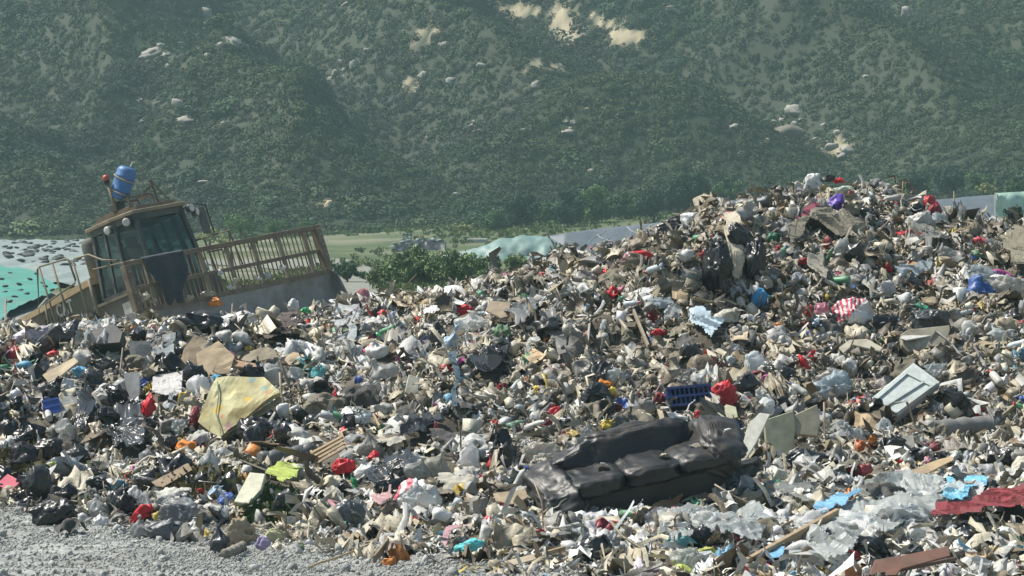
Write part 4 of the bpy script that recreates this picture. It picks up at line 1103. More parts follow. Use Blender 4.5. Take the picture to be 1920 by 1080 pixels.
def drape(poly, lab, name, cat, mat, colr, fold=.06, freq=3.5, n=70, lift=.07, seed=1, edge=8, thick=.006, stretch=(1, 1), puff=0):
    """film or cloth thrown over the heap: outline by sight lines, surface follows what it lies on"""
    A = np.array(poly, float); x0, y0 = A.min(0) - 6; x1, y1 = A.max(0) + 6
    n = int(min(150, max(40, max(x1 - x0, y1 - y0) / 1.5)))
    gx_, gy_ = np.meshgrid(np.linspace(x0, x1, n), np.linspace(y0, y1, n)); g_ = np.stack([gx_.ravel(), gy_.ravel()], 1)
    hits = cast(g_[:, 0], g_[:, 1]); bad = np.isnan(hits[:, 0]); 
    jx = g_ + edge * np.stack([vn(g_ / 18 + seed, seed), vn(g_ / 18 + seed + 40, seed + 1)], 1)
    ins = np.zeros(len(g_), bool); j = len(A) - 1
    for i in range(len(A)):
        xi, yi = A[i]; xj, yj = A[j]
        cnd = ((yi > jx[:, 1]) != (yj > jx[:, 1])) & (jx[:, 0] < (xj - xi) * (jx[:, 1] - yi) / (yj - yi + 1e-9) + xi); ins ^= cnd; j = i
    hits[bad] = 0
    q = np.stack([hits[:, 0], hits[:, 1] * .40 + hits[:, 2] * .6], 1) * freq * .8 + seed
    z = Hs(hits[:, 0], hits[:, 1])
    # smooth the ground below so that the sheet bridges small hollows
    zs = np.mean([Hs(hits[:, 0] + a, hits[:, 1] + b) for a in (-.28, -.14, 0, .14, .28) for b in (-.45, -.22, 0, .22, .45)], 0)
    wq = q + .6 * np.stack([vn(q * .8, seed + 8), vn(q * .8 + 20, seed + 9)], 1)
    rot_ = np.array([[.8, -.6], [.6, .8]]); wq = wq @ rot_
    f = fold * (.9 * vn(wq * .7, seed) + .5 * rid(wq * np.array([1.5, .5]), seed + 1) + .28 * rid(wq * np.array([3.4, 1.3]), seed + 2))
    if mat != 'film': mark_poly([tuple(a) for a in A])
    cx, cy = A.mean(0); rr = np.hypot((g_[:, 0] - cx) / (x1 - x0), (g_[:, 1] - cy) / (y1 - y0)) * 2
    nn = normal(hits[:, 0], hits[:, 1], .4)
    V = np.column_stack([hits[:, 0], hits[:, 1], zs + .04]) + nn * (lift + f + puff * np.clip(1 - rr * rr, 0, 1))[:, None]
    F = grid_faces(n, n); keep = (ins[F].all(1)) & (~bad[F].any(1)); F = F[keep]
    if len(F) == 0: print('EMPTY drape', lab); return None
    dz_ = np.ptp(V[F][:, :, 1], axis=1); F = F[dz_ < 1.0]; F = largest(F, len(V))
    used = np.unique(F); re = np.full(len(V), -1); re[used] = np.arange(len(used)); V = V[used]; F = re[F]
    c = V.mean(0); o = link(name, make_mesh(name, V - c, F, True, None, M[mat] if isinstance(mat, str) else mat), None, tuple(c))
    if thick:
        md = o.modifiers.new('thickness', 'SOLIDIFY'); md.thickness = thick; md.offset = 1
    o.color = (*(C[colr] if isinstance(colr, str) else colr), 1); TAKEN.append((cx, cy, min(x1 - x0, y1 - y0) / 2.2)); tag(o, lab, cat); return o

def plank(a, b, wpx, lab, name='plank', cat='plank', mat='card', colr='wood', lift=.08, tpx=None, Ya=None, Yb=None):
    pa, o1 = nearest_crest(*a); pb, o2 = nearest_crest(*b)
    if Ya: pa = P(a[0], a[1], Ya)
    if Yb: pb = P(b[0], b[1], Yb)
    s = pa.y / FPX; c = (pa + pb) / 2; d = pb - pa; m = MB(); n_ = 6
    pts = [(-d / 2) + d * i / n_ for i in range(n_ + 1)]
    m.bar(-d / 2, d / 2, (tpx or wpx * .35) * s, wpx * s, up=(0, -.45, 1)) if tpx is not None or wpx > 5 else m.tube([p + Vector((0, 0, .012 * rnd.uniform(-1, 1))) for p in pts], wpx * s * .5, 6)
    o = m.build(name, M[mat], bevel=.004 if wpx > 5 else 0); o.location = lift_to(c, lift + .02); o.color = (*(C[colr] if isinstance(colr, str) else colr), 1)
    mark((a[0] + b[0]) / 2, (a[1] + b[1]) / 2, math.hypot(a[0] - b[0], a[1] - b[1]) / 2, max(wpx * .7, 4), -math.degrees(math.atan2(b[1] - a[1], b[0] - a[0]))); TAKEN.append(((a[0] + b[0]) / 2, (a[1] + b[1]) / 2, 12)); tag(o, lab, cat); return o

def print_mat(name, base, ink, scale, lo):
    m, t, b = mat_new(name); tc = nnode(t, 'ShaderNodeTexCoord'); wv = nnode(t, 'ShaderNodeTexWave'); wv.inputs['Scale'].default_value = scale; wv.inputs['Distortion'].default_value = 5; wv.inputs['Detail'].default_value = 2
    t.links.new(tc.outputs['Object'], wv.inputs['Vector']); st = ramp(t, wv.outputs['Color'], [(.40, (0, 0, 0)), (.5, (1, 1, 1))])
    sx = nnode(t, 'ShaderNodeSeparateXYZ'); t.links.new(tc.outputs['Object'], sx.inputs[0]); ad = nnode(t, 'ShaderNodeMath', operation='SUBTRACT'); t.links.new(sx.outputs['Z'], ad.inputs[0]); t.links.new(sx.outputs['X'], ad.inputs[1])
    area = ramp(t, ad.outputs[0], [(lo, (0, 0, 0)), (lo + .06, (1, 1, 1))]); mu = nnode(t, 'ShaderNodeMath', operation='MULTIPLY'); t.links.new(st.outputs[0], mu.inputs[0]); t.links.new(area.outputs[0], mu.inputs[1])
    cc = mixc(t, mu.outputs[0], base, ink); n = noise_node(t, 3, 4); dd = ramp(t, n.outputs[0], [(.4, (1, 1, 1)), (.75, (.75, .70, .6))]); cc = mixc(t, 1.0, cc, dd.outputs[0], 'MULTIPLY')
    t.links.new(cc, b.inputs['Base Color']); b.inputs['Roughness'].default_value = .5; return m
M['print_a'] = print_mat('red_printed_plastic', (.70, .70, .68), (.62, .05, .10), 3.0, .02)
M['print_b'] = print_mat('pink_printed_plastic', (.66, .66, .63), (.60, .12, .16), 1.2, .34)

# ------------------------------------------------------------------ the sofa
leather = obj_plastic('leather', .48, 0, .35, .10, 7)
def cushion(name, d, seed, parent, loc, rot=(0, 0, 0), puff=.22, mat=leather, colr=(.013, .014, .015), wr=.020, nx=1):
    """soft block: superellipsoid with creases"""
    V, F = ICO[5]; V = V.copy(); e = .42
    W = np.sign(V) * np.abs(V) ** e; L = np.abs(W).max(1, keepdims=True); W = W / np.maximum(L, 1e-6) * (1 - puff * (1 - L)) 
    W = np.sign(V) * np.abs(V) ** .5; nrm = (np.abs(W) ** 5).sum(1) ** (1 / 5.); W = W / nrm[:, None]
    W = W * np.array(d) / 2
    u = V / np.linalg.norm(V, axis=1)[:, None]
    wv = wr * (rid(W * np.array([5, 5, 9]) + seed, seed) * .8 + .5 * rid(W * 13 + seed, seed + 1)) + wr * 1.2 * vn(W * 3 + seed, seed + 2)
    g_ = W @ np.array([[.9, .1, .3], [-.2, 1, .1], [-.3, .1, .9]]) + .06 * np.stack([vn(W * 4 + seed, 1), vn(W * 4 + 9 + seed, 2), vn(W * 4 + 19, 3)], 1)
    wv = wv + wr * .55 * rid(g_ * np.array([5, 6, 17]) + seed, seed + 4) * (vn(W * 2.5 + seed, 6) > -.2)
    W = W + u * wv[:, None]
    o = link(name, make_mesh(name, W, F, True, None, mat), parent); o.location = loc; o.rotation_euler = rot; o.color = (*colr, 1); return o
sp, _ = nearest_crest(1200, 915)
sY = 22.6
sofa = empty('sofa', P(1204, 937, sY)); sofa.scale = (.97, .98, .82); sofa.rotation_mode = 'XYZ'
sofa.rotation_euler = (math.radians(9), math.radians(-11), math.radians(12)); tag(sofa, 'black leather sofa dumped at the foot of the heap', 'sofa')
bx = MB(); bx.box((0, .05, .17), (1.62, .78, .30)); b_ = bx.build('base', obj_plastic('sofa_base', .7, 0, .3, .1), sofa, bevel=.03); b_.color = (.030, .027, .026, 1)
cushion('seat', (.52, .62, .19), 3, sofa, (-.48, -.10, .40)); cushion('seat', (.54, .62, .19), 5, sofa, (.06, -.10, .41)); cushion('seat', (.52, .64, .20), 8, sofa, (.58, -.12, .42))
cushion('backrest', (1.10, .36, .50), 11, sofa, (.10, .32, .52), (math.radians(-22), math.radians(3), 0), wr=.026)
cushion('backrest', (.52, .34, .40), 13, sofa, (-.50, .30, .46), (math.radians(-14), math.radians(-24), 0), wr=.03)
cushion('armrest', (.34, .84, .40), 17, sofa, (-.84, -.02, .28), (math.radians(8), math.radians(-18), 0), wr=.045)
cushion('armrest', (.42, .90, .40), 19, sofa, (.82, .02, .42), (math.radians(10), math.radians(34), math.radians(-8)), wr=.045, colr=(.028, .026, .024))
m = MB(); m.bar((-.66, -.37, .02), (-.68, -.37, .34), .03, .012); q = m.build('torn_strip', M['card'], sofa); q.color = (.35, .28, .2, 1)
TAKEN.append((1200, 885, 120)); mark_poly([(1012, 905), (1060, 855), (1130, 838), (1245, 792), (1290, 795), (1350, 790), (1400, 830), (1385, 890), (1330, 918), (1100, 925), (1040, 915)])
def on_sofa(px, py, Y, w_, d_, h_, mesh, colr, name, cat, lab):
    o = link(name, mesh, None, P(px, py, Y)); o.scale = (w_, d_, h_); o.color = (*colr, 1); o.rotation_euler = (.3, -.2, px * .7); tag(o, lab, cat)
on_sofa(1128, 872, 22.35, .16, .12, .07, crumple_mesh(5, 16, 'plastic_scrap', M['plastic']), (.55, .53, .48), 'plastic_scrap', 'scrap', 'pale crumpled scrap lying on the left seat of the black sofa')
on_sofa(1245, 852, 22.35, .11, .10, .06, crumple_mesh(6, 16, 'plastic_scrap', M['plastic']), (.40, .36, .28), 'plastic_scrap', 'scrap', 'beige scrap lying on the middle seat of the black sofa')
on_sofa(1300, 836, 22.5, .17, .12, .08, crumple_mesh(7, 16, 'plastic_scrap', M['cloth']), (.22, .20, .16), 'rag', 'rag', 'dull rag in the right corner of the black sofa')
on_sofa(1362, 806, 22.3, .12, .10, .05, crumple_mesh(8, 16, 'plastic_scrap', M['plastic']), (.60, .60, .56), 'plastic_scrap', 'scrap', 'white scrap on the right arm of the black sofa')

# ------------------------------------------------------------------ cot mattress, crate, foam boxes, slatted rack, roll
def mattress_mat():
    m, t, b = mat_new('printed_fabric'); n = noise_node(t, 9, 2); n2 = noise_node(t, 3, 6)
    vo = nnode(t, 'ShaderNodeTexVoronoi'); vo.inputs['Scale'].default_value = 7; tc = nnode(t, 'ShaderNodeTexCoord'); t.links.new(tc.outputs['Object'], vo.inputs['Vector'])
    dots = ramp(t, vo.outputs['Distance'], [(.26, (1, 1, 1)), (.34, (0, 0, 0))])
    hs = ramp(t, vo.outputs['Color'], [(.30, (.70, .50, .10)), (.45, (.25, .45, .45)), (.62, (.55, .22, .20)), (.75, (.62, .58, .30))])
    cc = mixc(t, dots.outputs[0], (.52, .50, .29), hs.outputs[0]); d = ramp(t, n2.outputs[0], [(.38, (1, 1, 1)), (.62, (.50, .42, .30))])
    cc = mixc(t, 1.0, cc, d.outputs[0], 'MULTIPLY'); t.links.new(cc, b.inputs['Base Color']); b.inputs['Roughness'].default_value = .85; bump(t, b, n2.outputs[0], .3, .05); return m
mt = empty('cot_mattress', lift_to(nearest_crest(450, 770)[0], .26)); tag(mt, 'thin pale yellow cot mattress with printed flowers lying folded', 'mattress')
N1 = Vector((-.25, -.72, .66))
mm_ = mattress_mat(); sidem = plain('mattress_side', (.36, .32, .21), .9, .6)
panel([(408, 712), (448, 712), (498, 712), (528, 742), (440, 803), (413, 826), (374, 796)], N1, .06, mm_, None, 'cover', None, parent=mt, centre=mt.location, sub=5, bend=.05)
panel([(413, 829), (374, 799), (372, 803), (410, 834), (442, 812), (530, 755), (528, 744), (440, 806)], N1, .02, sidem, None, 'edge_band', None, parent=mt, centre=mt.location - N1 * .06, sub=2, bend=.02)
m = MB(); c0 = mt.location
pts = [ray_plane(a, b, c0 + N1 * .085, N1) - c0 for a, b in ((408, 716), (410, 745), (405, 775), (412, 800), (415, 822))]; m.tube(pts, .007, 5); q = m.build('piping', M['cloth'], mt); q.color = (.25, .3, .2, 1)
TAKEN.append((450, 770, 62))

def crate(px, py, w_, h_, rot, colr, lab):
    p, _ = nearest_crest(px, py); sc = p.y / FPX; t = empty('crate', lift_to(p, h_ / FPX * p.y * .55)); t.rotation_euler = (math.radians(-20), -math.radians(rot), math.radians(6)); W, D, Hh = w_ * sc, .30, h_ * sc
    m = MB(); m.box((0, D / 2, 0), (W, .02, Hh)); b_ = m.build('bottom', M['hard'], t); b_.color = (*C[colr], 1)
    m = MB()
    for s in (-1, 1):
        m.box((s * W / 2, 0, 0), (.02, D, Hh)); m.box((0, 0, s * Hh / 2), (W + .02, D, .02))
    for i in range(9): m.box((-W / 2 + W * (i + .5) / 9, -D / 2 + .004, 0), (.022, .014, Hh))
    for j in (-1, 0, 1): m.box((0, -D / 2 + .001, j * Hh * .46), (W + .03, .022, .026))
    b_ = m.build('sides', M['hard'], t); b_.color = (*C[colr], 1); TAKEN.append((px, py, w_ / 2)); mark(px, py, w_ * .5, h_ * .5, rot); tag(t, lab, 'crate')
crate(1290, 748, 80, 36, 5, 'navy', 'dark blue slatted plastic crate beside a bright red bag')
crate(100, 768, 26, 26, 12, 'blue', 'small blue crate near the left edge of the heap')

def foam_box(px, py, lab):
    p, _ = nearest_crest(px, py); p = lift_to(p, .30); mark_poly([(1630, 757), (1712, 686), (1766, 728), (1683, 805)]); t = empty('foam_box', p); tag(t, lab, 'box')
    f = plain('foam', (.50, .55, .53), .8, .35, (.26, .25, .2), 3, 0, .1); n = Vector((-.05, -.66, .75))
    panel([(1634, 757), (1712, 691), (1762, 728), (1683, 793)], n, .10, f, None, 'tray', None, parent=t, centre=p - n * .12)
    panel([(1636, 750), (1710, 690), (1758, 724), (1682, 784)], n, .05, f, None, 'lid', None, parent=t, centre=p - n * .01)
    m = MB(); c = p
    for a, b in (((1644, 748), (1700, 700)), ((1700, 700), (1748, 724)), ((1680, 774), (1748, 724)), ((1644, 748), (1680, 774)), ((1662, 760), (1735, 714))):
        A = ray_plane(*a, c + n * .052, n) - c; B = ray_plane(*b, c + n * .052, n) - c; m.bar(A, B, .022, .018, up=n)
    m.build('rim', f, t); TAKEN.append((px, py, 62))
foam_box(1698, 740, 'pale foam box with moulded lid tilted on the right slope')

def rack():
    p, _ = nearest_crest(615, 845); p = lift_to(p, .2); t = empty('slatted_rack', p); n = Vector((-.1, -.6, .75)); m = MB(); wd = M['card']
    tag(t, 'small broken rack of wooden slats leaning in the rubbish', 'rack')
    for a, b in (((583, 846), (598, 886)), ((640, 812), (650, 842))):
        mm = MB(); mm.bar(ray_plane(*a, p, n) - p, ray_plane(*b, p, n) - p, .022, .03, up=n); o = mm.build('side_rail', wd, t); o.color = (*C['wood'], 1)
    for k in range(4):
        f = k / 3.4; a = (585 + 10 * f, 852 + 22 * f - 3); b = (642 + 7 * f, 818 + 22 * f); mm = MB(); mm.bar(ray_plane(*a, p + n * .02, n) - p, ray_plane(*b, p + n * .02, n) - p, .028, .016, up=n)
        o = mm.build('slat', wd, t); o.color = (*C['wood'], 1)
    TAKEN.append((615, 845, 28)); mark(615, 848, 34, 26, 25)
rack()
def roll(a, b, rpx, colr, lab, name='foam_roll', cat='roll', mat='hard', lift=.12, wob=.01):
    pa, _ = nearest_crest(*a); pb, _ = nearest_crest(*b); c = (pa + pb) / 2; s = c.y / FPX; n = 22; m = MB(); k = 20
    pts = [pa - c + (pb - pa) * i / (n - 1) + Vector((0, wob * math.sin(i * .9), wob * math.sin(i * 1.3))) for i in range(n)]
    rr = [rpx * s * (1 + .025 * math.sin(i * 1.9 + .3) + .02 * math.sin(i * .7)) for i in range(n)]
    m.tube([pts[0]] + pts + [pts[-1]], [rr[0] * .55] + rr + [rr[-1] * .6], k); o = m.build(name, M[mat], None, True); o.location = lift_to(c, rpx * s * .75); o.color = (*(C[colr] if isinstance(colr, str) else colr), 1)
    TAKEN.append(((a[0] + b[0]) / 2, (a[1] + b[1]) / 2, rpx * 2)); mark((a[0] + b[0]) / 2, (a[1] + b[1]) / 2 - 2, math.hypot(a[0] - b[0], a[1] - b[1]) / 2, rpx, -math.degrees(math.atan2(b[1] - a[1], b[0] - a[0]))); tag(o, lab, cat); return o
roll((1738, 808), (1870, 797), 19, (.22, .22, .205), 'thick grey roll lying below the foam box')
roll((490, 862), (582, 845), 14, (.10, .11, .115), 'long dark grey carpet roll beside an orange float', 'carpet_roll')
roll((1345, 390), (1440, 378), 10, (.13, .15, .16), 'dark grey pipe on the left shoulder of the rubbish peak', 'pipe', 'pipe', lift=.16)
roll((987, 525), (1022, 482), 7, (.22, .19, .15), 'short brown log standing out of the crest', 'log', 'log', 'card', lift=.08)
roll((420, 1040), (455, 1024), 8, (.24, .22, .18), 'small pale stone lump beside the tan sack', 'stone', 'stone', 'soil' if 0 else 'card', lift=.02)
# float
fl = put(bag_mesh(5, 4, False, 'float_ball', M['hard'], .15), 474, 847, 34, 29, -15, 'orange', 'round orange plastic float left of the dark carpet roll', 'float_ball', 'float')
# ------------------------------------------------------------------ single bags, sheets and boards, one line each
B = [  # px, py, w, h, rot, colour, material, knot, label
 (58, 622, 62, 34, 15, 'lilac', 'plastic', 1, 'pale lilac bag on the crest at the far left'),
 (108, 628, 88, 38, 32, (.07, .075, .08), 'black', 0, 'long dark grey bag curving over the crest near the left edge'),
 (22, 655, 38, 32, 10, 'crimson', 'plastic', 1, 'crimson bag at the left edge below the pale lilac one'),
 (365, 602, 100, 42, -8, (.035, .038, .042), 'black', 0, 'smooth black sack on the crest below the blade'),
 (317, 614, 36, 34, 0, 'white', 'plastic', 0, 'white bag left of the smooth black sack'),
 (157, 704, 32, 36, 20, 'cyan', 'plastic', 0, 'light blue bag near the left edge of the heap'),
 (192, 686, 44, 26, 0, 'black', 'black', 0, 'black bag right of the light blue one near the left edge'),
 (100, 660, 22, 14, 0, 'red', 'plastic', 1, 'small red bag under the long dark grey bag'),
 (278, 760, 27, 42, -8, 'red', 'plastic', 0, 'vivid red bag left of the flowered mattress'),
 (88, 756, 34, 22, 0, 'navy', 'plastic', 0, 'dark blue bag beside the small blue crate'),
 (55, 808, 58, 48, 5, 'black', 'black', 1, 'large shiny black bag near the left edge half way up'),
 (15, 795, 36, 40, 0, 'black', 'black', 1, 'black bag at the very left edge half way up'),
 (365, 785, 18, 46, -10, 'crimson', 'plastic', 0, 'dark red rag like bag just left of the flowered mattress'),
 (345, 745, 20, 22, 0, 'yellow', 'plastic', 0, 'small yellow bag upper left of the flowered mattress'),
 (320, 760, 42, 44, 0, 'film', 'film', 1, 'clear bag of greens left of the flowered mattress'),
 (352, 838, 42, 24, 0, 'orange', 'plastic', 0, 'flat orange yellow bag under the mattress'),
 (382, 842, 16, 14, 0, 'red', 'plastic', 1, 'little red bag touching the orange yellow one'),
 (15, 838, 38, 34, 20, 'white', 'plastic', 0, 'white bag at the left edge above the dry grass'),
 (90, 842, 58, 36, 10, 'black', 'black', 0, 'crumpled black bag above the toe of the heap on the left'),
 (143, 852, 46, 50, 0, (.03, .032, .034), 'black', 1, 'upright black bag with tied neck at the left'),
 (105, 872, 18, 20, 0, 'lime', 'plastic', 0, 'small lime bag below the crumpled black one'),
 (100, 960, 74, 40, 8, 'black', 'black', 0, 'biggest black bag lying on the bare ground at the left'),
 (112, 930, 62, 40, 30, 'black', 'black', 0, 'upper of two shiny black bags on the bare ground at the left'),
 (48, 930, 54, 22, -6, 'black', 'black', 0, 'flattened black bag at the toe of the heap'),
 (185, 952, 38, 44, 0, (.42, .44, .43), 'film', 1, 'pale grey bag at the toe beside the black bags'),
 (190, 972, 28, 26, 0, 'white', 'plastic', 1, 'little white bag on the dirt right of the biggest black bag'),
 (264, 962, 42, 24, 30, 'red', 'plastic', 0, 'red bag at the toe behind the big grey one'),
 (264, 988, 36, 40, 0, (.33, .34, .33), 'film', 1, 'dusty clear bag under the red bag at the toe'),
 (350, 962, 92, 50, -12, (.15, .165, .18), 'plastic', 0, 'big grey bag with pointed top at the toe of the heap'),
 (312, 992, 72, 34, 8, (.13, .14, .155), 'plastic', 0, 'flat grey bag lying in front of the big pointed one'),
 (298, 968, 20, 18, 0, 'yellow', 'plastic', 0, 'small yellow and purple wrapper between the grey bags'),
 (362, 990, 40, 34, 0, (.44, .44, .42), 'plastic', 1, 'whitish knotted bag right of the flat grey one'),
 (455, 998, 56, 50, -8, (.36, .29, .20), 'cloth', 0, 'tan woven sack at the toe of the heap'),
 (412, 1014, 34, 50, 0, (.03, .034, .04), 'black', 1, 'black bag leaning on the tan sack'),
 (427, 934, 38, 24, 18, 'blue', 'plastic', 0, 'bright blue and white bag above the tan sack'),
 (393, 862, 36, 44, 0, (.46, .49, .50), 'film', 1, 'clear grey hanging bag under the orange yellow bag'),
 (492, 1018, 28, 24, 0, (.40, .34, .52), 'plastic', 0, 'pale purple crumpled bag on the dirt right of the tan sack'),
 (514, 1002, 34, 22, 0, (.45, .44, .25), 'plastic', 0, 'printed red and yellow packet on the dirt near the weeds'),
 (277, 852, 30, 30, 0, (.40, .42, .42), 'film', 1, 'grey white bag above the weeds at the lower left'),
 (550, 572, 20, 22, 0, 'white', 'plastic', 0, 'white bag on the crest at the right end of the blade'),
 (574, 582, 20, 11, -10, 'green', 'plastic', 0, 'small green packet on the crest by the blade'),
 (500, 592, 44, 34, 0, 'cream', 'plastic', 0, 'cream bag on the crest below the blade'),
 (702, 657, 44, 34, 20, 'white', 'print_b', 1, 'white bag with a pink mark in the middle of the heap'),
 (716, 692, 48, 44, 30, (.45, .46, .44), 'film', 1, 'upper of two plump grey white bags in the middle'),
 (695, 738, 42, 46, 0, (.40, .40, .37), 'film', 0, 'lower of two plump grey white bags in the middle'),
 (848, 642, 36, 64, -22, 'lblue', 'plastic', 1, 'light blue bag hanging in front of a black one'),
 (822, 640, 34, 64, 8, 'black', 'black', 0, 'black bag behind the hanging light blue one'),
 (627, 742, 12, 24, -8, 'red', 'plastic', 1, 'narrow red bag left of the plump grey bags'),
 (673, 714, 15, 20, 0, 'blue', 'plastic', 0, 'small bright blue bag above the plump grey bags'),
 (598, 700, 28, 26, 40, 'teal', 'cloth', 0, 'dark teal rag left of the middle of the heap'),
 (622, 767, 26, 20, 0, (.15, .5, .42), 'plastic', 0, 'mint green tub like bag in the middle'),
 (682, 780, 28, 24, 0, (.5, .58, .62), 'film', 1, 'bluish white bag under the plump grey bags'),
 (715, 768, 42, 24, 8, (.46, .46, .42), 'plastic', 0, 'flat whitish bag right of the bluish white one'),
 (940, 622, 32, 26, 0, (.16, .26, .15), 'cloth', 0, 'dull green bag below the crest in the middle'),
 (735, 593, 20, 15, 12, (.28, .36, .62), 'plastic', 0, 'small periwinkle blue box below the crest'),
 (885, 602, 58, 34, 0, 'white', 'film', 1, 'large white bag cluster under the wooden board'),
 (870, 580, 30, 24, 0, 'red', 'plastic', 0, 'red bag left of the wooden board'),
 (643, 873, 40, 26, 8, 'red', 'plastic', 0, 'red bag under the slatted rack'),
 (682, 880, 40, 28, 18, 'white', 'plastic', 1, 'white bag right of the red one under the rack'),
 (700, 854, 22, 16, 25, 'red', 'plastic', 0, 'little red bag above the white one near the rack'),
 (785, 880, 48, 40, -20, (.36, .37, .35), 'film', 1, 'grey bag above the black sacks in the lower middle'),
 (822, 872, 48, 50, -30, (.42, .41, .35), 'film', 1, 'pleated cream bag above the black sacks in the lower middle'),
 (825, 836, 32, 30, 0, (.44, .43, .37), 'plastic', 1, 'small cream knotted bag above the pleated one'),
 (732, 910, 56, 28, 12, 'black', 'black', 0, 'black bag left of the large white carrier bag'),
 (782, 928, 78, 54, 5, (.52, .55, .56), 'print_b', 0, 'large white carrier bag with a red mark near the toe'),
 (655, 965, 56, 50, 0, (.07, .085, .09), 'black', 0, 'dark grey bag at the toe in the lower middle'),
 (921, 872, 18, 38, 12, 'red', 'plastic', 1, 'tall narrow red bag in the lower middle'),
 (820, 812, 14, 40, 10, 'crimson', 'plastic', 0, 'dark red strip like bag above the pleated cream bag'),
 (945, 915, 32, 12, -8, (.05, .25, .10), 'plastic', 0, 'long green packet left of the sofa'),
 (880, 1026, 54, 24, 12, (.12, .50, .52), 'cloth', 0, 'turquoise cloth at the edge of the bare ground'),
 (665, 906, 10, 24, 20, 'green', 'plastic', 0, 'narrow leaf green packet left of the black bag'),
 (695, 835, 46, 52, 0, (.38, .39, .36), 'film', 1, 'tall translucent bag right of the slatted rack'),
 (1015, 850, 62, 46, 20, (.50, .48, .42), 'film', 0, 'wrinkled white bag upper left of the sofa'),
 (1012, 880, 44, 44, 0, (.40, .37, .31), 'plastic', 0, 'beige bag pressed against the left arm of the sofa'),
 (993, 902, 20, 30, 0, 'blue', 'plastic', 0, 'blue and white packet left of the sofa arm'),
 (1352, 738, 62, 50, -12, 'red', 'plastic', 0, 'big bright red bag beside the dark blue crate'),
 (1238, 746, 24, 20, 0, 'crimson', 'plastic', 0, 'dark red bag left of the dark blue crate'),
 (1134, 720, 30, 15, -10, 'orange', 'plastic', 0, 'orange wrapper in the middle of the right slope'),
 (1142, 736, 26, 20, 0, 'yellow', 'plastic', 0, 'yellow wrapper just below the orange one'),
 (1260, 781, 52, 18, -6, 'white', 'plastic', 0, 'long white bag under the dark blue crate'),
 (1362, 590, 46, 24, 0, (.46, .44, .36), 'plastic', 0, 'cream bag on the right slope under the dark hollow'),
 (1426, 557, 34, 32, 0, (.06, .32, .60), 'plastic', 0, 'bright blue bag below the black bags of the peak'),
 (1235, 623, 26, 12, -5, 'red', 'plastic', 0, 'flat red packet beside a standing broken plank'),
 (1098, 634, 12, 24, -12, 'red', 'plastic', 0, 'small red bottle shaped bag in the middle of the right slope'),
 (1040, 768, 30, 20, 8, 'red', 'plastic', 0, 'red crumpled bag up from the sofa'),
 (1104, 808, 26, 34, -12, (.38, .40, .39), 'film', 1, 'grey bag just above the sofa back'),
 (1140, 796, 26, 16, 0, 'yellow', 'plastic', 0, 'yellow packet above the sofa back'),
 (1150, 810, 20, 12, 0, 'cyan', 'plastic', 0, 'little blue packet under the yellow one above the sofa'),
 (1226, 795, 16, 16, 0, 'red', 'plastic', 1, 'tiny red ball of plastic right above the sofa back'),
 (1508, 683, 14, 40, 22, 'red', 'plastic', 0, 'narrow bright red bag on the right slope'),
 (1600, 586, 66, 50, 8, (.58, .60, .60), 'print_a', 0, 'white bag with red print on the right slope'),
 (1541, 578, 26, 20, 0, 'pink', 'plastic', 0, 'dusky pink bag left of the white one with red print'),
 (1660, 606, 46, 30, 0, 'black', 'black', 0, 'black bag right of the white one with red print'),
 (1745, 602, 70, 46, -15, (.06, .07, .07), 'black', 0, 'grey black bag above the foam tray'),
 (1560, 722, 68, 46, 20, (.46, .55, .60), 'film', 0, 'large pale blue white bag left of the foam box'),
 (1552, 705, 44, 26, 20, (.50, .47, .43), 'film', 0, 'whitish bag on top of the large pale blue white one'),
 (1545, 756, 34, 24, 0, (.50, .50, .46), 'film', 1, 'small white bag under the pale blue white one'),
 (1600, 725, 20, 24, 0, (.50, .50, .34), 'plastic', 1, 'small cream bag between the pale blue bag and the foam box'),
 (1652, 724, 40, 24, 35, (.45, .42, .40), 'film', 0, 'pale pinkish bag behind the foam box'),
 (1458, 612, 30, 14, 8, 'orange', 'plastic', 0, 'faded orange packet on the right slope'),
 (1614, 838, 30, 34, 25, (.70, .18, .04), 'plastic', 0, 'bright orange torn bag on the lower right'),
 (1440, 915, 46, 18, 15, 'green', 'plastic', 0, 'green net bag right of the sofa'),
 (1576, 632, 12, 12, 0, (.15, .5, .1), 'plastic', 0, 'little bright green ball on the right slope'),
 (1540, 618, 26, 14, 25, 'yellow', 'plastic', 0, 'yellow and cream packet on the right slope'),
 (1570, 382, 36, 32, 0, 'purple', 'plastic', 0, 'purple bag near the top of the peak'),
 (1594, 372, 14, 26, -10, (.35, .10, .08), 'plastic', 0, 'brownish red bag beside the purple one'),
 (1702, 441, 54, 20, -5, 'red', 'plastic', 0, 'flat bright red bag on the right flank of the peak'),
 (1742, 380, 28, 26, -25, 'red', 'plastic', 0, 'upper red bag on the right skyline of the peak'),
 (1755, 396, 26, 24, -40, 'crimson', 'plastic', 0, 'lower crimson bag on the right skyline of the peak'),
 (1728, 415, 50, 36, 0, (.48, .48, .44), 'plastic', 0, 'pile of white cloth like plastic on the right flank'),
 (1765, 412, 34, 22, -30, (.52, .58, .60), 'film', 0, 'pale bluish bag on the right skyline'),
 (1705, 352, 16, 14, 0, 'white', 'plastic', 1, 'single white ball of plastic on the skyline right of the summit'),
 (1250, 432, 72, 30, 28, (.03, .03, .03), 'black', 0, 'black bag on the skyline where the peak begins'),
 (1300, 411, 42, 24, 5, 'white', 'plastic', 0, 'white bag on the skyline beside the black one'),
 (1345, 379, 32, 18, 20, 'white', 'plastic', 0, 'small white bag on the skyline above the dark pipe'),
 (1500, 353, 26, 24, 0, (.55, .53, .48), 'plastic', 0, 'cream ball like bag on the skyline left of the summit'),
 (1526, 342, 30, 30, 0, 'white', 'plastic', 0, 'white bag on the skyline beside the cream ball'),
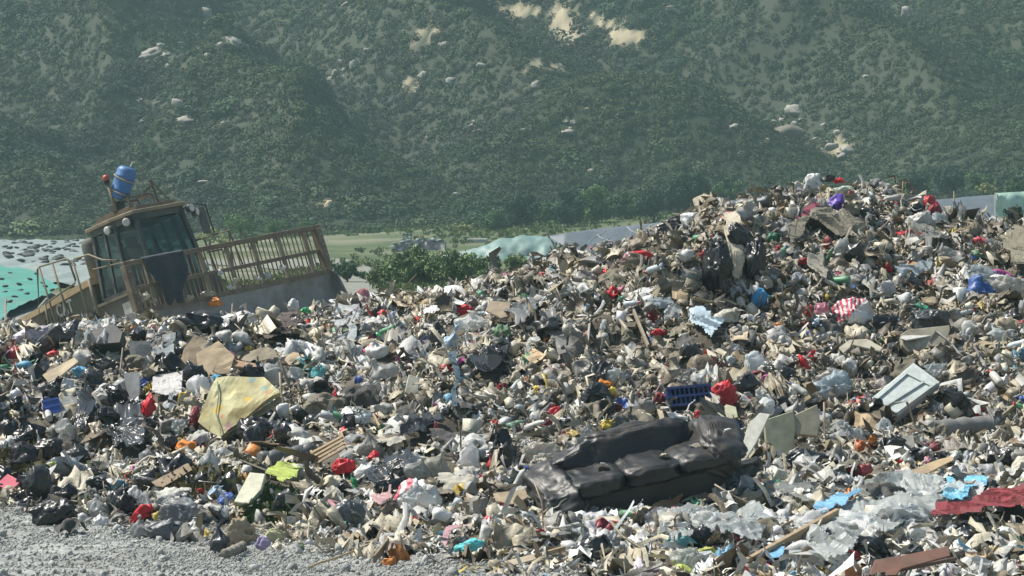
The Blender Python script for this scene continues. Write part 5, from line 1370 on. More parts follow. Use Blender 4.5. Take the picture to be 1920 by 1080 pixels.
 (1553, 334, 24, 12, 0, 'black', 'black', 0, 'small black bag on the skyline among white ones'),
 (1543, 350, 12, 12, 0, 'yellow', 'plastic', 0, 'tiny orange yellow wrapper near the skyline'),
 (1572, 338, 20, 10, 0, 'red', 'plastic', 0, 'small red wrapper on the skyline left of the summit'),
 (1580, 356, 30, 14, 0, (.55, .62, .52), 'plastic', 0, 'pale green white bag above the purple one'),
 (1410, 485, 46, 74, -8, 'black', 'black', 0, 'tall black bag hanging on the steep face of the peak'),
 (1385, 452, 44, 60, 28, (.022, .024, .026), 'black', 0, 'black sack lying over the top of the steep face'),
 (1345, 505, 56, 96, 0, (.016, .016, .018), 'black', 0, 'very dark sack deep in the hollow of the steep face'),
 (1345, 448, 20, 22, 0, (.42, .41, .36), 'plastic', 1, 'small round cream bag on the steep face'),
 (1325, 475, 30, 14, 0, 'red', 'plastic', 0, 'curved red strip of plastic on the steep face'),
 (1203, 480, 38, 18, -8, 'red', 'plastic', 0, 'bright red bag on the crest left of the peak'),
 (1176, 486, 30, 22, 30, (.30, .14, .16), 'plastic', 0, 'dull pink bag beside the bright red one on the crest'),
 (1365, 405, 24, 14, 10, (.60, .16, .2), 'plastic', 0, 'pinkish red packet under the skyline pipe'),
 (1450, 450, 22, 24, 0, (.02, .14, .07), 'plastic', 0, 'dark green bottle like bag on the peak face'),
 (1460, 470, 20, 18, 30, 'crimson', 'plastic', 0, 'small crimson bag under the green one on the peak face'),
 (1502, 490, 20, 12, 0, 'red', 'plastic', 0, 'small red bag in the brown part of the peak face'),
 (1552, 455, 16, 24, 0, (.30, .03, .04), 'plastic', 0, 'dark red bag in the middle of the peak face'),
 (1575, 515, 12, 12, 0, (.45, .03, .06), 'plastic', 0, 'tiny red bag on a pale wrapper below the peak'),
 (1838, 540, 48, 42, 0, (.03, .10, .32), 'plastic', 0, 'round blue bag with a green print near the right edge'),
 (1875, 515, 48, 16, -15, 'magenta', 'plastic', 0, 'bright magenta bag near the right edge'),
 (1835, 452, 30, 16, -18, (.50, .05, .08), 'plastic', 0, 'raspberry red bag right of the peak'),
 (1840, 512, 50, 30, 0, (.52, .58, .60), 'film', 0, 'clear white bag above the round blue one'),
 (1885, 540, 70, 44, -12, (.48, .48, .44), 'film', 0, 'heap of white sheeting at the right edge'),
 (1872, 522, 28, 14, 0, 'white', 'plastic', 0, 'small white bag under the magenta one'),
 (930, 523, 22, 15, 15, (.08, .42, .50), 'plastic', 0, 'turquoise bag on the crest in the middle'),
 (680, 552, 26, 20, 0, (.55, .22, .24), 'plastic', 0, 'salmon pink bag on the crest right of the blade'),
 (1858, 885, 44, 30, 20, (.52, .54, .56), 'film', 0, 'puffed white bag on the lower right'),
 (1800, 887, 30, 30, 0, (.50, .50, .50), 'plastic', 0, 'dome shaped whitish bag on the lower right'),
 (1620, 880, 30, 20, 15, (.34, .05, .06), 'plastic', 0, 'dark red bag on the lower right slope'),
 (1697, 888, 30, 12, -5, 'red', 'plastic', 0, 'small red packet on the lower right slope'),
 (1645, 905, 26, 10, 8, 'yellow', 'plastic', 0, 'yellow packet on the lower right slope'),
 (1752, 885, 34, 18, 0, (.12, .15, .20), 'plastic', 0, 'slate blue bag beside the cardboard on the lower right'),
 (1514, 858, 80, 30, -3, (.018, .026, .032), 'black', 0, 'flat black sack right of the broken panels'),
 (1380, 885, 90, 34, 14, (.035, .038, .038), 'black', 0, 'long black sack tucked behind the right end of the sofa'),
 (1350, 905, 60, 20, 22, (.25, .28, .28), 'film', 0, 'clear film caught at the right end of the sofa'),
 (1120, 1030, 58, 50, 0, (.022, .026, .03), 'black', 0, 'black bag in front of the sofa at the bottom of the picture'),
 (1140, 948, 58, 30, 0, (.52, .58, .62), 'film', 0, 'clear shiny bag in front of the sofa'),
 (1330, 1042, 54, 30, 0, (.55, .58, .12), 'plastic', 0, 'lime yellow bag at the bottom of the picture'),
 (1360, 1046, 36, 42, 0, (.25, .52, .72), 'plastic', 0, 'light blue bag right of the lime yellow one'),
 (1290, 1050, 60, 40, 0, (.50, .54, .50), 'film', 0, 'milky bag at the bottom left of the lime yellow one'),
 (1722, 578, 34, 20, 0, (.03, .28, .17), 'hard', 0, 'green plastic tub upside down on the right slope'),
 (1400, 935, 60, 26, 0, (.44, .40, .30), 'film', 0, 'cream film bag below the green net bag'),
 (1255, 950, 54, 24, 0, (.44, .40, .34), 'film', 0, 'cream white bag in front of the sofa base'),
]
for k, (px, py, w_, h_, rot, cl, mt_, kn, lab) in enumerate(B):
    nm = 'bin_bag' if mt_ == 'black' else ('rag' if mt_ == 'cloth' and 'sack' not in lab else ('sack' if mt_ == 'cloth' else ('tub' if mt_ == 'hard' else 'plastic_bag')))
    cat_ = {'rag': 'rag', 'sack': 'sack', 'tub': 'tub'}.get(nm, 'bag')
    if 'packet' in lab: nm, cat_ = 'packet', 'packet'
    if 'wrapper' in lab and 'on a pale' not in lab: nm, cat_ = 'wrapper', 'wrapper'
    if 'small periwinkle blue box' in lab: nm, cat_ = 'small_box', 'box'
    bag(px, py, w_ * 1.16, h_ * 1.18, rot, cl, lab, 200 + k * 3, mt_, bool(kn), nm, cat_)

# sheets and cloths that lie over the rubbish
D = [  # outline, label, name, category, material, colour, fold, freq, lift
 ([(620, 575), (660, 560), (678, 580), (675, 610), (668, 660), (652, 672), (648, 655), (658, 612), (640, 640), (622, 625)], 'bright white film sheet with a long hanging tail below the crest', 'film_sheet', 'film', 'film', (.66, .70, .70), .05, 4, .10),
 ([(490, 640), (545, 598), (566, 612), (548, 640), (500, 665)], 'dark brown folded tarp below the blade', 'tarp', 'tarp', 'cloth', (.07, .052, .045), .04, 3, .12),
 ([(285, 645), (328, 640), (328, 690), (300, 710), (288, 690)], 'clear upright film sheet left of the cardboard', 'film_sheet', 'film', 'film', (.42, .46, .47), .03, 3, .10),
 ([(290, 712), (345, 708), (340, 750), (292, 755)], 'white knitted cloth left of the flowered mattress', 'cloth', 'cloth', 'cloth', (.46, .45, .44), .02, 6, .08),
 ([(100, 775), (150, 735), (155, 760), (120, 815), (104, 800)], 'pale grey film beside the black strips at the left', 'film_sheet', 'film', 'film', (.44, .46, .44), .04, 4, .09),
 ([(142, 760), (165, 735), (175, 780), (165, 830), (140, 812)], 'black sheet running down the left part of the heap', 'film_sheet', 'film', 'black', 'black', .05, 5, .10),
 ([(200, 790), (260, 780), (285, 820), (270, 870), (215, 860), (195, 830)], 'shredded black film left of the orange yellow bag', 'film_sheet', 'film', 'black', (.03, .032, .034), .07, 6, .10),
 ([(500, 905), (560, 892), (575, 905), (548, 920), (535, 935), (498, 920)], 'lime yellow film sheet by the weeds', 'film_sheet', 'film', 'plastic', (.52, .62, .14), .04, 4, .12),
 ([(745, 820), (840, 782), (850, 795), (800, 830), (750, 848)], 'shredded black film in the middle of the heap', 'film_sheet', 'film', 'black', 'black', .08, 6, .10),
 ([(730, 880), (775, 870), (770, 905), (735, 925), (690, 930), (690, 910)], 'crumpled black sheet above the toe in the lower middle', 'film_sheet', 'film', 'black', (.03, .033, .035), .06, 5, .08),
 ([(845, 690), (860, 688), (858, 730), (856, 800), (848, 800), (846, 740)], 'narrow dark blue cloth hanging down the middle of the heap', 'cloth', 'cloth', 'cloth', (.03, .07, .10), .02, 4, .16),
 ([(882, 698), (930, 672), (958, 655), (952, 690), (925, 728), (890, 722)], 'dark opened sack in the middle of the heap', 'sack', 'sack', 'black', (.016, .02, .023), .03, 3, .14),
 ([(945, 600), (1000, 568), (1012, 600), (990, 625), (950, 615)], 'dark grey crumpled tarp right of the middle', 'tarp', 'tarp', 'plastic', (.16, .17, .17), .05, 4, .13),
 ([(1012, 620), (1040, 600), (1062, 690), (1050, 700), (1034, 660)], 'long grey film hanging on the middle slope', 'film_sheet', 'film', 'film', (.36, .36, .34), .05, 4, .13),
 ([(1216, 565), (1262, 570), (1262, 600), (1240, 605), (1222, 590)], 'clear bluish film below the left end of the hollow', 'film_sheet', 'film', 'film', (.40, .46, .50), .04, 4, .13),
 ([(1292, 608), (1360, 602), (1345, 640), (1330, 658), (1318, 640)], 'pale blue printed sheet on the right slope', 'sheet', 'sheet', 'plastic', (.46, .58, .64), .03, 4, .12),
 ([(1350, 425), (1378, 420), (1385, 450), (1378, 515), (1362, 515), (1356, 470)], 'cream cloth hanging down the steep face of the peak', 'cloth', 'cloth', 'cloth', (.50, .45, .34), .05, 4, .18),
 ([(1485, 415), (1530, 390), (1545, 395), (1515, 425), (1490, 440)], 'pinkish red film on the peak', 'film_sheet', 'film', 'film', (.48, .14, .20), .04, 5, .10),
 ([(1470, 450), (1520, 408), (1590, 415), (1620, 450), (1560, 455), (1520, 430), (1480, 480)], 'khaki grey sheet arching over the peak face', 'sheet', 'sheet', 'plastic', (.20, .18, .13), .07, 5, .10),
 ([(1495, 500), (1530, 498), (1550, 530), (1545, 555), (1520, 525)], 'beige curved sheet on the right slope', 'sheet', 'sheet', 'plastic', (.34, .31, .24), .03, 3, .14),
 ([(1665, 515), (1700, 520), (1745, 508), (1735, 530), (1718, 550), (1695, 545)], 'pale blue white cloth on the right flank', 'cloth', 'cloth', 'film', (.46, .54, .58), .04, 4, .12),
 ([(1868, 470), (1920, 430), (1935, 520), (1895, 515)], 'khaki tarp at the right edge', 'tarp', 'tarp', 'cloth', (.22, .20, .14), .05, 3, .15),
 ([(1740, 1005), (1762, 985), (1815, 970), (1860, 955), (1935, 938), (1935, 975), (1880, 985), (1800, 995), (1750, 1012)], 'dark red cloth spread across the lower right corner', 'cloth', 'cloth', 'cloth', (.22, .028, .035), .05, 3, .12),
 ([(1760, 955), (1780, 930), (1850, 922), (1852, 938), (1820, 950), (1812, 972), (1780, 980), (1762, 970)], 'light blue plastic sheet above the dark red cloth', 'film_sheet', 'film', 'plastic', (.22, .58, .78), .05, 5, .14),
 ([(1650, 952), (1680, 944), (1685, 958), (1665, 965)], 'small bright blue sheet on the lower right', 'film_sheet', 'film', 'plastic', (.10, .42, .66), .03, 5, .10),
 ([(1525, 990), (1560, 975), (1608, 962), (1610, 978), (1565, 992), (1535, 1004)], 'long light blue sheet left of the white film', 'film_sheet', 'film', 'plastic', (.25, .52, .74), .04, 4, .16),
 ([(1440, 1070), (1452, 1055), (1470, 1065), (1465, 1082), (1440, 1082)], 'light blue sheet at the bottom edge of the picture', 'film_sheet', 'film', 'plastic', (.20, .45, .68), .03, 4, .10),
 ([(1480, 1055), (1500, 1010), (1560, 985), (1640, 960), (1720, 930), (1762, 920), (1780, 940), (1755, 985), (1730, 1010), (1640, 1030), (1560, 1082), (1480, 1082)], 'big spread of clear white film on the lower right', 'film_sheet', 'film', 'film', (.62, .66, .64), .10, 5, .10),
 ([(1600, 950), (1640, 925), (1700, 905), (1740, 915), (1720, 935), (1650, 960)], 'milky film sheet above the big spread of clear film', 'film_sheet', 'film', 'film', (.50, .52, .48), .06, 5, .08),
 ([(1440, 930), (1500, 920), (1545, 935), (1540, 955), (1440, 960), (1425, 945)], 'flat grey translucent sheet right of the sofa', 'film_sheet', 'film', 'film', (.40, .42, .40), .02, 2, .08),
 ([(1360, 990), (1420, 975), (1460, 1000), (1420, 1040), (1350, 1030), (1340, 1005)], 'crumpled clear film left of the big broken plank', 'film_sheet', 'film', 'film', (.58, .62, .62), .07, 6, .08),
 ([(1230, 990), (1290, 975), (1350, 1000), (1340, 1030), (1240, 1030)], 'crumpled whitish film below the sofa', 'film_sheet', 'film', 'film', (.54, .57, .56), .07, 6, .08),
 ([(830, 1045), (840, 1010), (865, 1000), (850, 1030), (838, 1052)], 'dusty pink cloth at the edge of the bare ground', 'cloth', 'cloth', 'cloth', (.42, .25, .27), .03, 4, .06),
 ([(700, 955), (735, 940), (742, 965), (712, 985), (698, 972)], 'white bag sheet with a red ring near the toe', 'sheet', 'sheet', 'plastic', (.50, .30, .30), .04, 4, .10),
 ([(1700, 420), (1760, 440), (1785, 470), (1740, 480), (1690, 462)], 'grey white film draped on the right flank', 'film_sheet', 'film', 'film', (.44, .44, .40), .06, 5, .08),
 ([(960, 950), (1050, 900), (1085, 945), (1010, 960)], 'pale torn sheeting at the left foot of the sofa', 'sheet', 'sheet', 'plastic', (.42, .40, .34), .05, 4, .05),
 ([(980, 1030), (1100, 985), (1110, 1010), (1020, 1045)], 'dirty white film below the left end of the sofa', 'film_sheet', 'film', 'film', (.46, .46, .43), .06, 5, .06),
]
for k, (poly, lab, nm, ct, mt_, cl, fo, fr, li) in enumerate(D):
    drape(poly, lab, nm, ct, mt_, cl, fo * .85, fr, 64, li, 11 + k, 7)

# boards, foam panels, cardboard
NB = (-.15, -.55, .82)
PN = [  # outline, normal, thickness, material, label, name, category, colour, offset, bend
 ([(0, 905), (15, 891), (40, 905), (22, 922), (0, 918)], (-.1, -.5, .85), .01, 'card', 'pinkish red board at the left edge of the toe', 'board', 'board', (.52, .12, .16), .05, .01),
 ([(440, 948), (470, 892), (500, 895), (492, 925), (468, 952)], NB, .05, 'hard', 'pale yellow foam board above the weeds', 'foam_board', 'board', (.50, .50, .36), .08, .0),
 ([(168, 640), (220, 624), (238, 640), (232, 660), (172, 665)], (-.1, -.75, .6), .20, 'hard', 'black plastic casing near the crest on the left', 'casing', 'casing', (.035, .038, .04), .04, 0),
 ([(330, 700), (345, 655), (365, 628), (392, 640), (380, 668), (350, 705)], (.1, -.7, .6), .008, 'card', 'tall open cardboard flap near the crest', 'cardboard', 'cardboard', (.36, .28, .18), .10, .03),
 ([(368, 664), (410, 640), (440, 668), (430, 700), (372, 705)], (-.2, -.7, .6), .008, 'card', 'broad cardboard flap above the mattress', 'cardboard', 'cardboard', (.38, .30, .19), .12, .03),
 ([(424, 676), (480, 686), (484, 697), (428, 690)], (0, -.5, .8), .04, 'card', 'reddish brown board above the flowered mattress', 'board', 'board', (.40, .26, .16), .18, 0),
 ([(80, 705), (140, 672), (148, 680), (95, 722)], (-.3, -.5, .8), .01, 'card', 'tan cardboard strip near the left edge', 'cardboard', 'cardboard', (.44, .36, .24), .08, .02),
 ([(232, 700), (262, 697), (262, 740), (245, 750), (236, 725)], (0, -.85, .5), .006, 'hard', 'grey plastic panel below the black casing', 'panel', 'panel', (.30, .31, .31), .10, 0),
 ([(240, 640), (282, 640), (285, 680), (262, 690), (245, 668)], (.2, -.8, .5), .006, 'hard', 'dark grey panel right of the black casing', 'panel', 'panel', (.14, .15, .15), .08, .02),
 ([(284, 905), (330, 880), (352, 868), (360, 880), (320, 905), (300, 918)], (-.1, -.6, .8), .008, 'card', 'brown cardboard sheet above the weeds at the toe', 'cardboard', 'cardboard', (.30, .23, .15), .08, .02),
 ([(758, 738), (766, 705), (786, 712), (784, 738), (772, 748)], (.1, -.85, .5), .05, 'hard', 'cream foam block in the middle of the heap', 'foam_block', 'block', (.50, .48, .38), .08, 0),
 ([(910, 585), (920, 566), (958, 570), (955, 596), (940, 600)], (0, -.6, .8), .03, 'card', 'light brown board under the crest in the middle', 'board', 'board', (.34, .27, .19), .10, 0),
 ([(1572, 655), (1592, 640), (1625, 638), (1656, 655), (1650, 662), (1600, 650), (1582, 665)], (0, -.6, .8), .03, 'hard', 'bent cream foam sheet on the right slope', 'foam_board', 'board', (.48, .45, .34), .10, 0),
 ([(1686, 636), (1700, 626), (1778, 618), (1779, 627), (1768, 655), (1700, 668), (1688, 655)], (0, -.85, .5), .12, 'hard', 'cream foam tray tipped on its side on the right slope', 'foam_tray', 'tray', (.40, .37, .27), .06, 0),
 ([(1686, 636), (1702, 624), (1778, 617), (1780, 626), (1700, 640)], (0, -.35, .93), .02, 'hard', 'white rim board lying on the cream foam tray', 'foam_board', 'board', (.58, .58, .53), .22, 0),
 ([(1430, 790), (1485, 772), (1490, 800), (1482, 880), (1438, 880)], (.15, -.9, .35), .05, 'hard', 'tall broken greenish panel right of the sofa', 'board', 'board', (.36, .36, .24), .20, 0),
 ([(1480, 785), (1530, 762), (1536, 795), (1530, 822), (1488, 818)], (.1, -.85, .4), .07, 'hard', 'broken tray with mouldy inside right of the tall panel', 'foam_tray', 'tray', (.34, .31, .22), .20, 0),
 ([(1402, 800), (1425, 775), (1445, 778), (1420, 830), (1395, 870), (1385, 868)], (-.3, -.8, .5), .02, 'hard', 'white curved panel between the sofa and the tall panel', 'panel', 'panel', (.52, .52, .45), .22, 0),
 ([(1345, 830), (1338, 812), (1362, 805), (1385, 815), (1378, 832)], (0, -.5, .85), .03, 'hard', 'pale yellow foam lid behind the sofa arm', 'foam_disc', 'disc', (.50, .50, .34), .22, 0),
 ([(1345, 775), (1362, 760), (1380, 765), (1384, 785), (1360, 790)], (0, -.6, .8), .02, 'hard', 'round pale yellow lid under the big red bag', 'foam_disc', 'disc', (.48, .47, .32), .12, 0),
 ([(1706, 885), (1745, 870), (1785, 858), (1788, 866), (1735, 892), (1712, 898)], (-.1, -.4, .9), .01, 'card', 'flat cardboard on the lower right slope', 'cardboard', 'cardboard', (.42, .32, .19), .08, .02),
 ([(1690, 900 - 80), (1712, 815), (1716, 838), (1690, 850)], (0, -.7, .6), .01, 'card', 'grey board piece left of the thick roll', 'board', 'board', (.32, .31, .27), .10, 0),
 ([(1628, 1082), (1640, 1052), (1700, 1042), (1778, 1026), (1782, 1045), (1690, 1070), (1680, 1082)], (0, -.7, .7), .02, 'card', 'reddish brown broken wooden box at the bottom right', 'wooden_box', 'box', (.22, .11, .08), .10, 0),
 ([(1695, 500), (1712, 492), (1742, 498), (1738, 512), (1705, 515)], (0, -.5, .8), .01, 'card', 'orange brown cardboard on the right flank', 'cardboard', 'cardboard', (.52, .32, .14), .10, .02),
 ([(925, 930), (985, 922), (990, 935), (960, 950), (930, 945)], (0, -.5, .8), .01, 'card', 'buff cardboard left of the sofa', 'cardboard', 'cardboard', (.40, .32, .21), .08, .03),
 ([(440, 650 + 20), (500, 655), (530, 665), (525, 672), (470, 685)], (0, -.5, .85), .01, 'card', 'dull cardboard flap right of the reddish board', 'cardboard', 'cardboard', (.28, .24, .17), .06, .03),
 ([(1005, 1050), (960, 1062), (945, 1055), (1000, 1040)], (0, -.3, .9), .01, 'card', 'torn card piece near the bottom edge', 'cardboard', 'cardboard', (.40, .34, .24), .03, .01),
]
for k, (poly, n_, th, mt_, lab, nm, ct, cl, off, be) in enumerate(PN):
    panel(poly, n_, th, mt_, lab, nm, ct, cl, off, be, 3 if be else 1, seed=k + 3)
for a in [((1398, 1058), (1566, 965), 22, 'big broken plank crossing the lower right', 'plank', 'plank', 'card', (.40, .29, .17), .12, 9), ((948, 1058), (1058, 1028), 9, 'pale plank at the edge of the bare ground', 'plank', 'plank', 'card', 'wood', .05, 5),
          ((702, 1048), (727, 1016), 15, 'short weathered board stuck in the ground', 'plank', 'plank', 'card', (.26, .22, .14), .06, 5), ((580, 1064), (700, 1018), 4, 'thin straight stick lying on the bare ground', 'stick', 'stick', 'card', 'wood', .03, None),
          ((1188, 583), (1216, 650), 10, 'splintered plank standing on the right slope', 'plank', 'plank', 'card', (.34, .28, .20), .16, 4), ((640, 535), (662, 562), 3.5, 'thin dark rod sticking up at the crest right of the blade', 'rod', 'rod', 'card', (.08, .07, .06), .04, None),
          ((972, 608), (985, 575), 4, 'dark stick on the crest right of the middle', 'stick', 'stick', 'card', (.10, .08, .06), .12, None), ((1108, 585), (1100, 660), 9, 'grey white batten hanging on the right slope', 'batten', 'batten', 'card', (.38, .36, .30), .14, 4),
          ((1880, 780), (1915, 752), 10, 'pale branch near the right edge', 'branch', 'branch', 'card', (.36, .31, .22), .08, None), ((1540, 610), (1600, 638), 6, 'buff batten on the right slope', 'batten', 'batten', 'card', (.46, .38, .25), .12, 3),
          ((450, 865), (520, 893), 8, 'grey wooden bar above the pale yellow foam board', 'bar', 'bar', 'card', (.16, .15, .13), .08, 4), ((700, 778), (712, 800), 7, 'short bent batten in the middle of the heap', 'batten', 'batten', 'card', 'wood', .12, 3),
          ((1440, 1000), (1540, 950), 5, 'thin lath behind the big broken plank', 'lath', 'lath', 'card', (.36, .29, .2), .10, None), ((230, 655), (225, 700), 7, 'curved grey pole below the black casing', 'pole', 'pole', 'card', (.24, .21, .18), .14, None),
          ((860, 519), (915, 516), 4, 'thin flat lath on the crest in the middle', 'lath', 'lath', 'card', (.35, .30, .22), .05, None), ((1640, 1078), (1790, 1048), 7, 'dark brown beam under the broken wooden box', 'beam', 'beam', 'card', (.12, .08, .06), .12, 5)]:
    plank(*a)

# red prints on the two white bags (printed patches that follow the film)
def weeds(poly, n, seed):
    r = np.random.default_rng(seed); A = np.array(poly); x0, y0 = A.min(0); x1, y1 = A.max(0)
    c = cast(r.uniform(x0, x1, n), r.uniform(y0, y1, n)); c = c[~np.isnan(c[:, 0])]; return c
r_ = np.random.default_rng(17)
K = np.concatenate([weeds([(470, 930), (545, 985)], 330, 1), weeds([(0, 850), (66, 895)], 260, 2), weeds([(310, 895), (410, 930)], 160, 3), weeds([(440, 880), (470, 930)], 60, 4)])
n = len(K); c = np.where((K[:, 0] > -2.6)[:, None], np.array([.06, .10, .035]), np.array([.17, .15, .075])) * r_.uniform(.6, 1.5, (n, 1))
o = scatter('dry_weeds', 'grass', 8, K, rotmats(n, r_, np.tile([0, -.3, 1.], (n, 1)), None, .35), r_.uniform(.10, .24, n), c, M['leaf'], r_); tag(o, 'tufts of dry and green weeds at the toe of the heap', 'weeds', kind='stuff')

# ------------------------------------------------------------------ countable repeats: bags, bottles, boards and rags scattered over the heap
bags_k = [bag_mesh(600 + k, 3, True, 'plastic_bag', M['plastic'], 1.1) for k in range(8)]
bags_o = [bag_mesh(640 + k, 3, False, 'plastic_bag', M['plastic'], 1.4) for k in range(8)]
film_k = [(bag_mesh(660 + k, 3, k % 4 == 0, 'clear_bag', M['film'], 1.4) if k % 2 == 0 else crumple_mesh(660 + k, 22, 'clear_bag', M['film'], .8)) for k in range(8)]
black_k = [bag_mesh(680 + k, 4, k % 3 == 0, 'bin_bag', M['black'], 1.5) for k in range(8)]
rags_k = [crumple_mesh(700 + k, 18, 'rag', M['cloth'], .5) for k in range(8)]
scrap_k = [crumple_mesh(720 + k, 12, 'plastic_scrap', M['plastic'], .7) if k % 2 else bag_mesh(730 + k, 3, False, 'plastic_scrap', M['plastic'], 1.7) for k in range(8)]
lump_k = [crumple_mesh(740 + k, 22, 'rubbish_bag', M['plastic'], .8) if k % 2 else bag_mesh(750 + k, 3, False, 'rubbish_bag', M['plastic'], 1.5) for k in range(8)]
def board_me(k):
    m = MB(); m.box((0, 0, 0), (1, .72, .035)); me = make_mesh('cardboard_piece', m.V, m.F, False, None, None); bm = bmesh.new(); bm.from_mesh(me)
    bmesh.ops.subdivide_edges(bm, edges=[e for e in bm.edges if e.calc_length() > .3], cuts=5, use_grid_fill=True)
    for v in bm.verts:
        q = np.array([v.co[:]]); v.co.z += .13 * vn(q * 2.1 + k * 7, k)[0] + .05 * rid(q * 3 + k, k)[0]; v.co.x += .08 * vn(q * 3 + k, k + 5)[0]; v.co.y += .08 * vn(q * 3 + k, k + 6)[0]
    bmesh.ops.recalc_face_normals(bm, faces=bm.faces[:]); bm.to_mesh(me); bm.free(); me.materials.append(M['card']); return me
boards_k = [board_me(k) for k in range(6)]
def foam_me(k):
    V, F = template('chunk', 900 + k); me = make_mesh('foam_piece', V, F, False, None, M['hard']); return me
foam_k = [foam_me(k) for k in range(6)]
def bottle_me():
    m = MB(); m.tube([(0, 0, -.5), (0, 0, -.49), (0, 0, -.2), (0, 0, -.17), (0, 0, .1), (0, 0, .28), (0, 0, .36), (0, 0, .42)], [.12, .15, .15, .14, .15, .13, .06, .055], 12)
    me = make_mesh('body', m.V, m.F, True, None, M['hard']); c_ = MB(); c_.tube([(0, 0, .42), (0, 0, .5)], [.07, .07], 10); return me, make_mesh('cap', c_.V, c_.F, False, None, M['hard'])
bot_b, bot_c = bottle_me()
rp = np.random.default_rng(77)
def slots(n, zone=None, free=False):
    """places on the visible heap, clear of the single things"""
    out = []
    while len(out) < n:
        k = 400; px = rp.uniform(-60, 1980, k); py = rp.uniform(330, 1075, k); c = cast(px, py)
        ok = ~np.isnan(c[:, 0]); c[~ok] = 30; ok &= (c[:, 2] > terr(c[:, :2]) + .10) | (rp.random(k) < .010)
        for q in np.where(ok)[0]:
            if len(out) >= n: break
            if zone and not zone(px[q], py[q]): continue
            i0, j0 = int((py[q] + 10) / 2), int((px[q] + 90) / 2)
            if free: pass
            elif MASK[i0, j0] or MASK[max(0, i0 - 4), j0] or MASK[min(559, i0 + 4), j0] or MASK[i0, max(0, j0 - 5)] or MASK[i0, min(1059, j0 + 5)]: continue
            if any((px[q] - a) ** 2 + (py[q] - b) ** 2 < r * r for a, b, r in SMALL): continue
            SMALL.append((px[q], py[q], 9)); out.append((px[q], py[q], Vector(c[q])))
    return out
SMALL = []
def repeats(n, meshes, name, cat, group, lab, cols_, smin, smax, flat=False, zone=None, sink=.1, jit=.15, asp=(.7, 1.0), free=False, up=0, zs=.6):
    for px, py, p in slots(n, zone, free):
        p = p + Vector((0, -up, up * .5))
        s = math.exp(rp.uniform(math.log(smin), math.log(smax))); nrm = Vector(normal(np.array([p.x]), np.array([p.y]), .3)[0])
        o = link(name, meshes[rp.integers(len(meshes))]); o.rotation_mode = 'QUATERNION'
        q = nrm.to_track_quat('Z', 'Y')
        if flat: q = q @ Euler((rp.normal(0, .3), rp.normal(0, .3), rp.uniform(0, 6.3))).to_quaternion()
        else: q = q @ Euler((rp.normal(0, .8), rp.normal(0, .8), rp.uniform(0, 6.3))).to_quaternion()
        o.rotation_quaternion = q; o.scale = (s, s * rp.uniform(*asp), s * (rp.uniform(*asp) if not flat else zs)); o.location = lift_to(p, s * (.30 if not flat else .16) + .03, 1.2)
        c = C[cols_[rp.integers(len(cols_))]] if isinstance(cols_[0], str) else cols_[rp.integers(len(cols_))]
        k = 1 + jit * rp.normal(); o.color = (*[min(.8, max(.01, a * k)) for a in c], 1); tag(o, place_label(lab, px, py), cat, group); rr_ = s / p.y * FPX; mark(px, py - rr_ * .1, rr_ * .27, rr_ * .22)
left = lambda x, y: x < 620 and y > 600
toe = lambda x, y: (x > 1050 and y > 850) or (x < 900 and y > 800)
repeats(110, bags_k, 'rubbish_bag', 'bag', 'small white knotted bags over the heap', 'dirty white knotted bag', [C['white'], C['cream'], (.50, .50, .46), (.42, .42, .38)], .12, .28)
repeats(90, lump_k, 'rubbish_bag', 'bag', 'crumpled grey bags over the heap', 'crumpled grey beige bag', [(.36, .35, .31), (.28, .27, .24), (.40, .37, .30), (.22, .21, .19)], .12, .32)
repeats(90, film_k, 'clear_bag', 'bag', 'clear bags over the heap', 'milky clear bag', [C['film'], (.48, .50, .48), (.42, .45, .47)], .14, .36)
repeats(50, black_k, 'bin_bag', 'bag', 'black bags over the heap', 'crumpled black bag', [C['black'], C['black'], (.045, .048, .05)], .18, .42)
repeats(42, black_k, 'bin_bag', 'bag', 'black bags on the left slope', 'shiny black bag', [C['black'], (.03, .033, .036)], .18, .45, zone=left)
repeats(42, scrap_k, 'plastic_scrap', 'scrap', 'small red scraps over the heap', 'little red scrap', [C['red']], .07, .20)
repeats(22, scrap_k, 'plastic_scrap', 'scrap', 'small crimson scraps over the heap', 'little crimson scrap', [C['crimson']], .07, .20)
repeats(14, scrap_k, 'plastic_scrap', 'scrap', 'small blue scraps over the heap', 'little blue scrap', [C['blue']], .07, .19)
repeats(14, scrap_k, 'plastic_scrap', 'scrap', 'small light blue scraps over the heap', 'little light blue scrap', [C['cyan'], C['lblue']], .07, .19)
repeats(12, scrap_k, 'plastic_scrap', 'scrap', 'small yellow scraps over the heap', 'little yellow scrap', [C['yellow']], .06, .16)
repeats(8, scrap_k, 'plastic_scrap', 'scrap', 'small orange scraps over the heap', 'little orange scrap', [C['orange']], .06, .16)
repeats(14, scrap_k, 'plastic_scrap', 'scrap', 'small green scraps over the heap', 'little green scrap', [C['green'], (.15, .40, .25)], .06, .17)
repeats(16, scrap_k, 'plastic_scrap', 'scrap', 'small pink scraps over the heap', 'little pink scrap', [C['pink'], C['magenta']], .07, .18)
repeats(40, boards_k, 'cardboard_piece', 'cardboard', 'cardboard pieces over the heap', 'torn brown cardboard piece', [C['card'], (.34, .27, .18), (.46, .38, .26)], .16, .40, True)
repeats(70, foam_k, 'foam_piece', 'foam', 'foam pieces over the heap', 'broken pale foam piece', [C['white'], C['cream'], (.52, .52, .42)], .10, .26)
repeats(65, rags_k, 'rag', 'rag', 'rags over the heap', 'grey brown crumpled rag', [(.20, .18, .13), (.08, .08, .075), (.28, .24, .17), (.15, .135, .10)], .22, .55, True)
repeats(50, rags_k, 'torn_sheet', 'sheet', 'pale sheets at the toe', 'pale torn sheet', [(.50, .50, .46), (.44, .42, .35)], .2, .5, True, zone=toe)
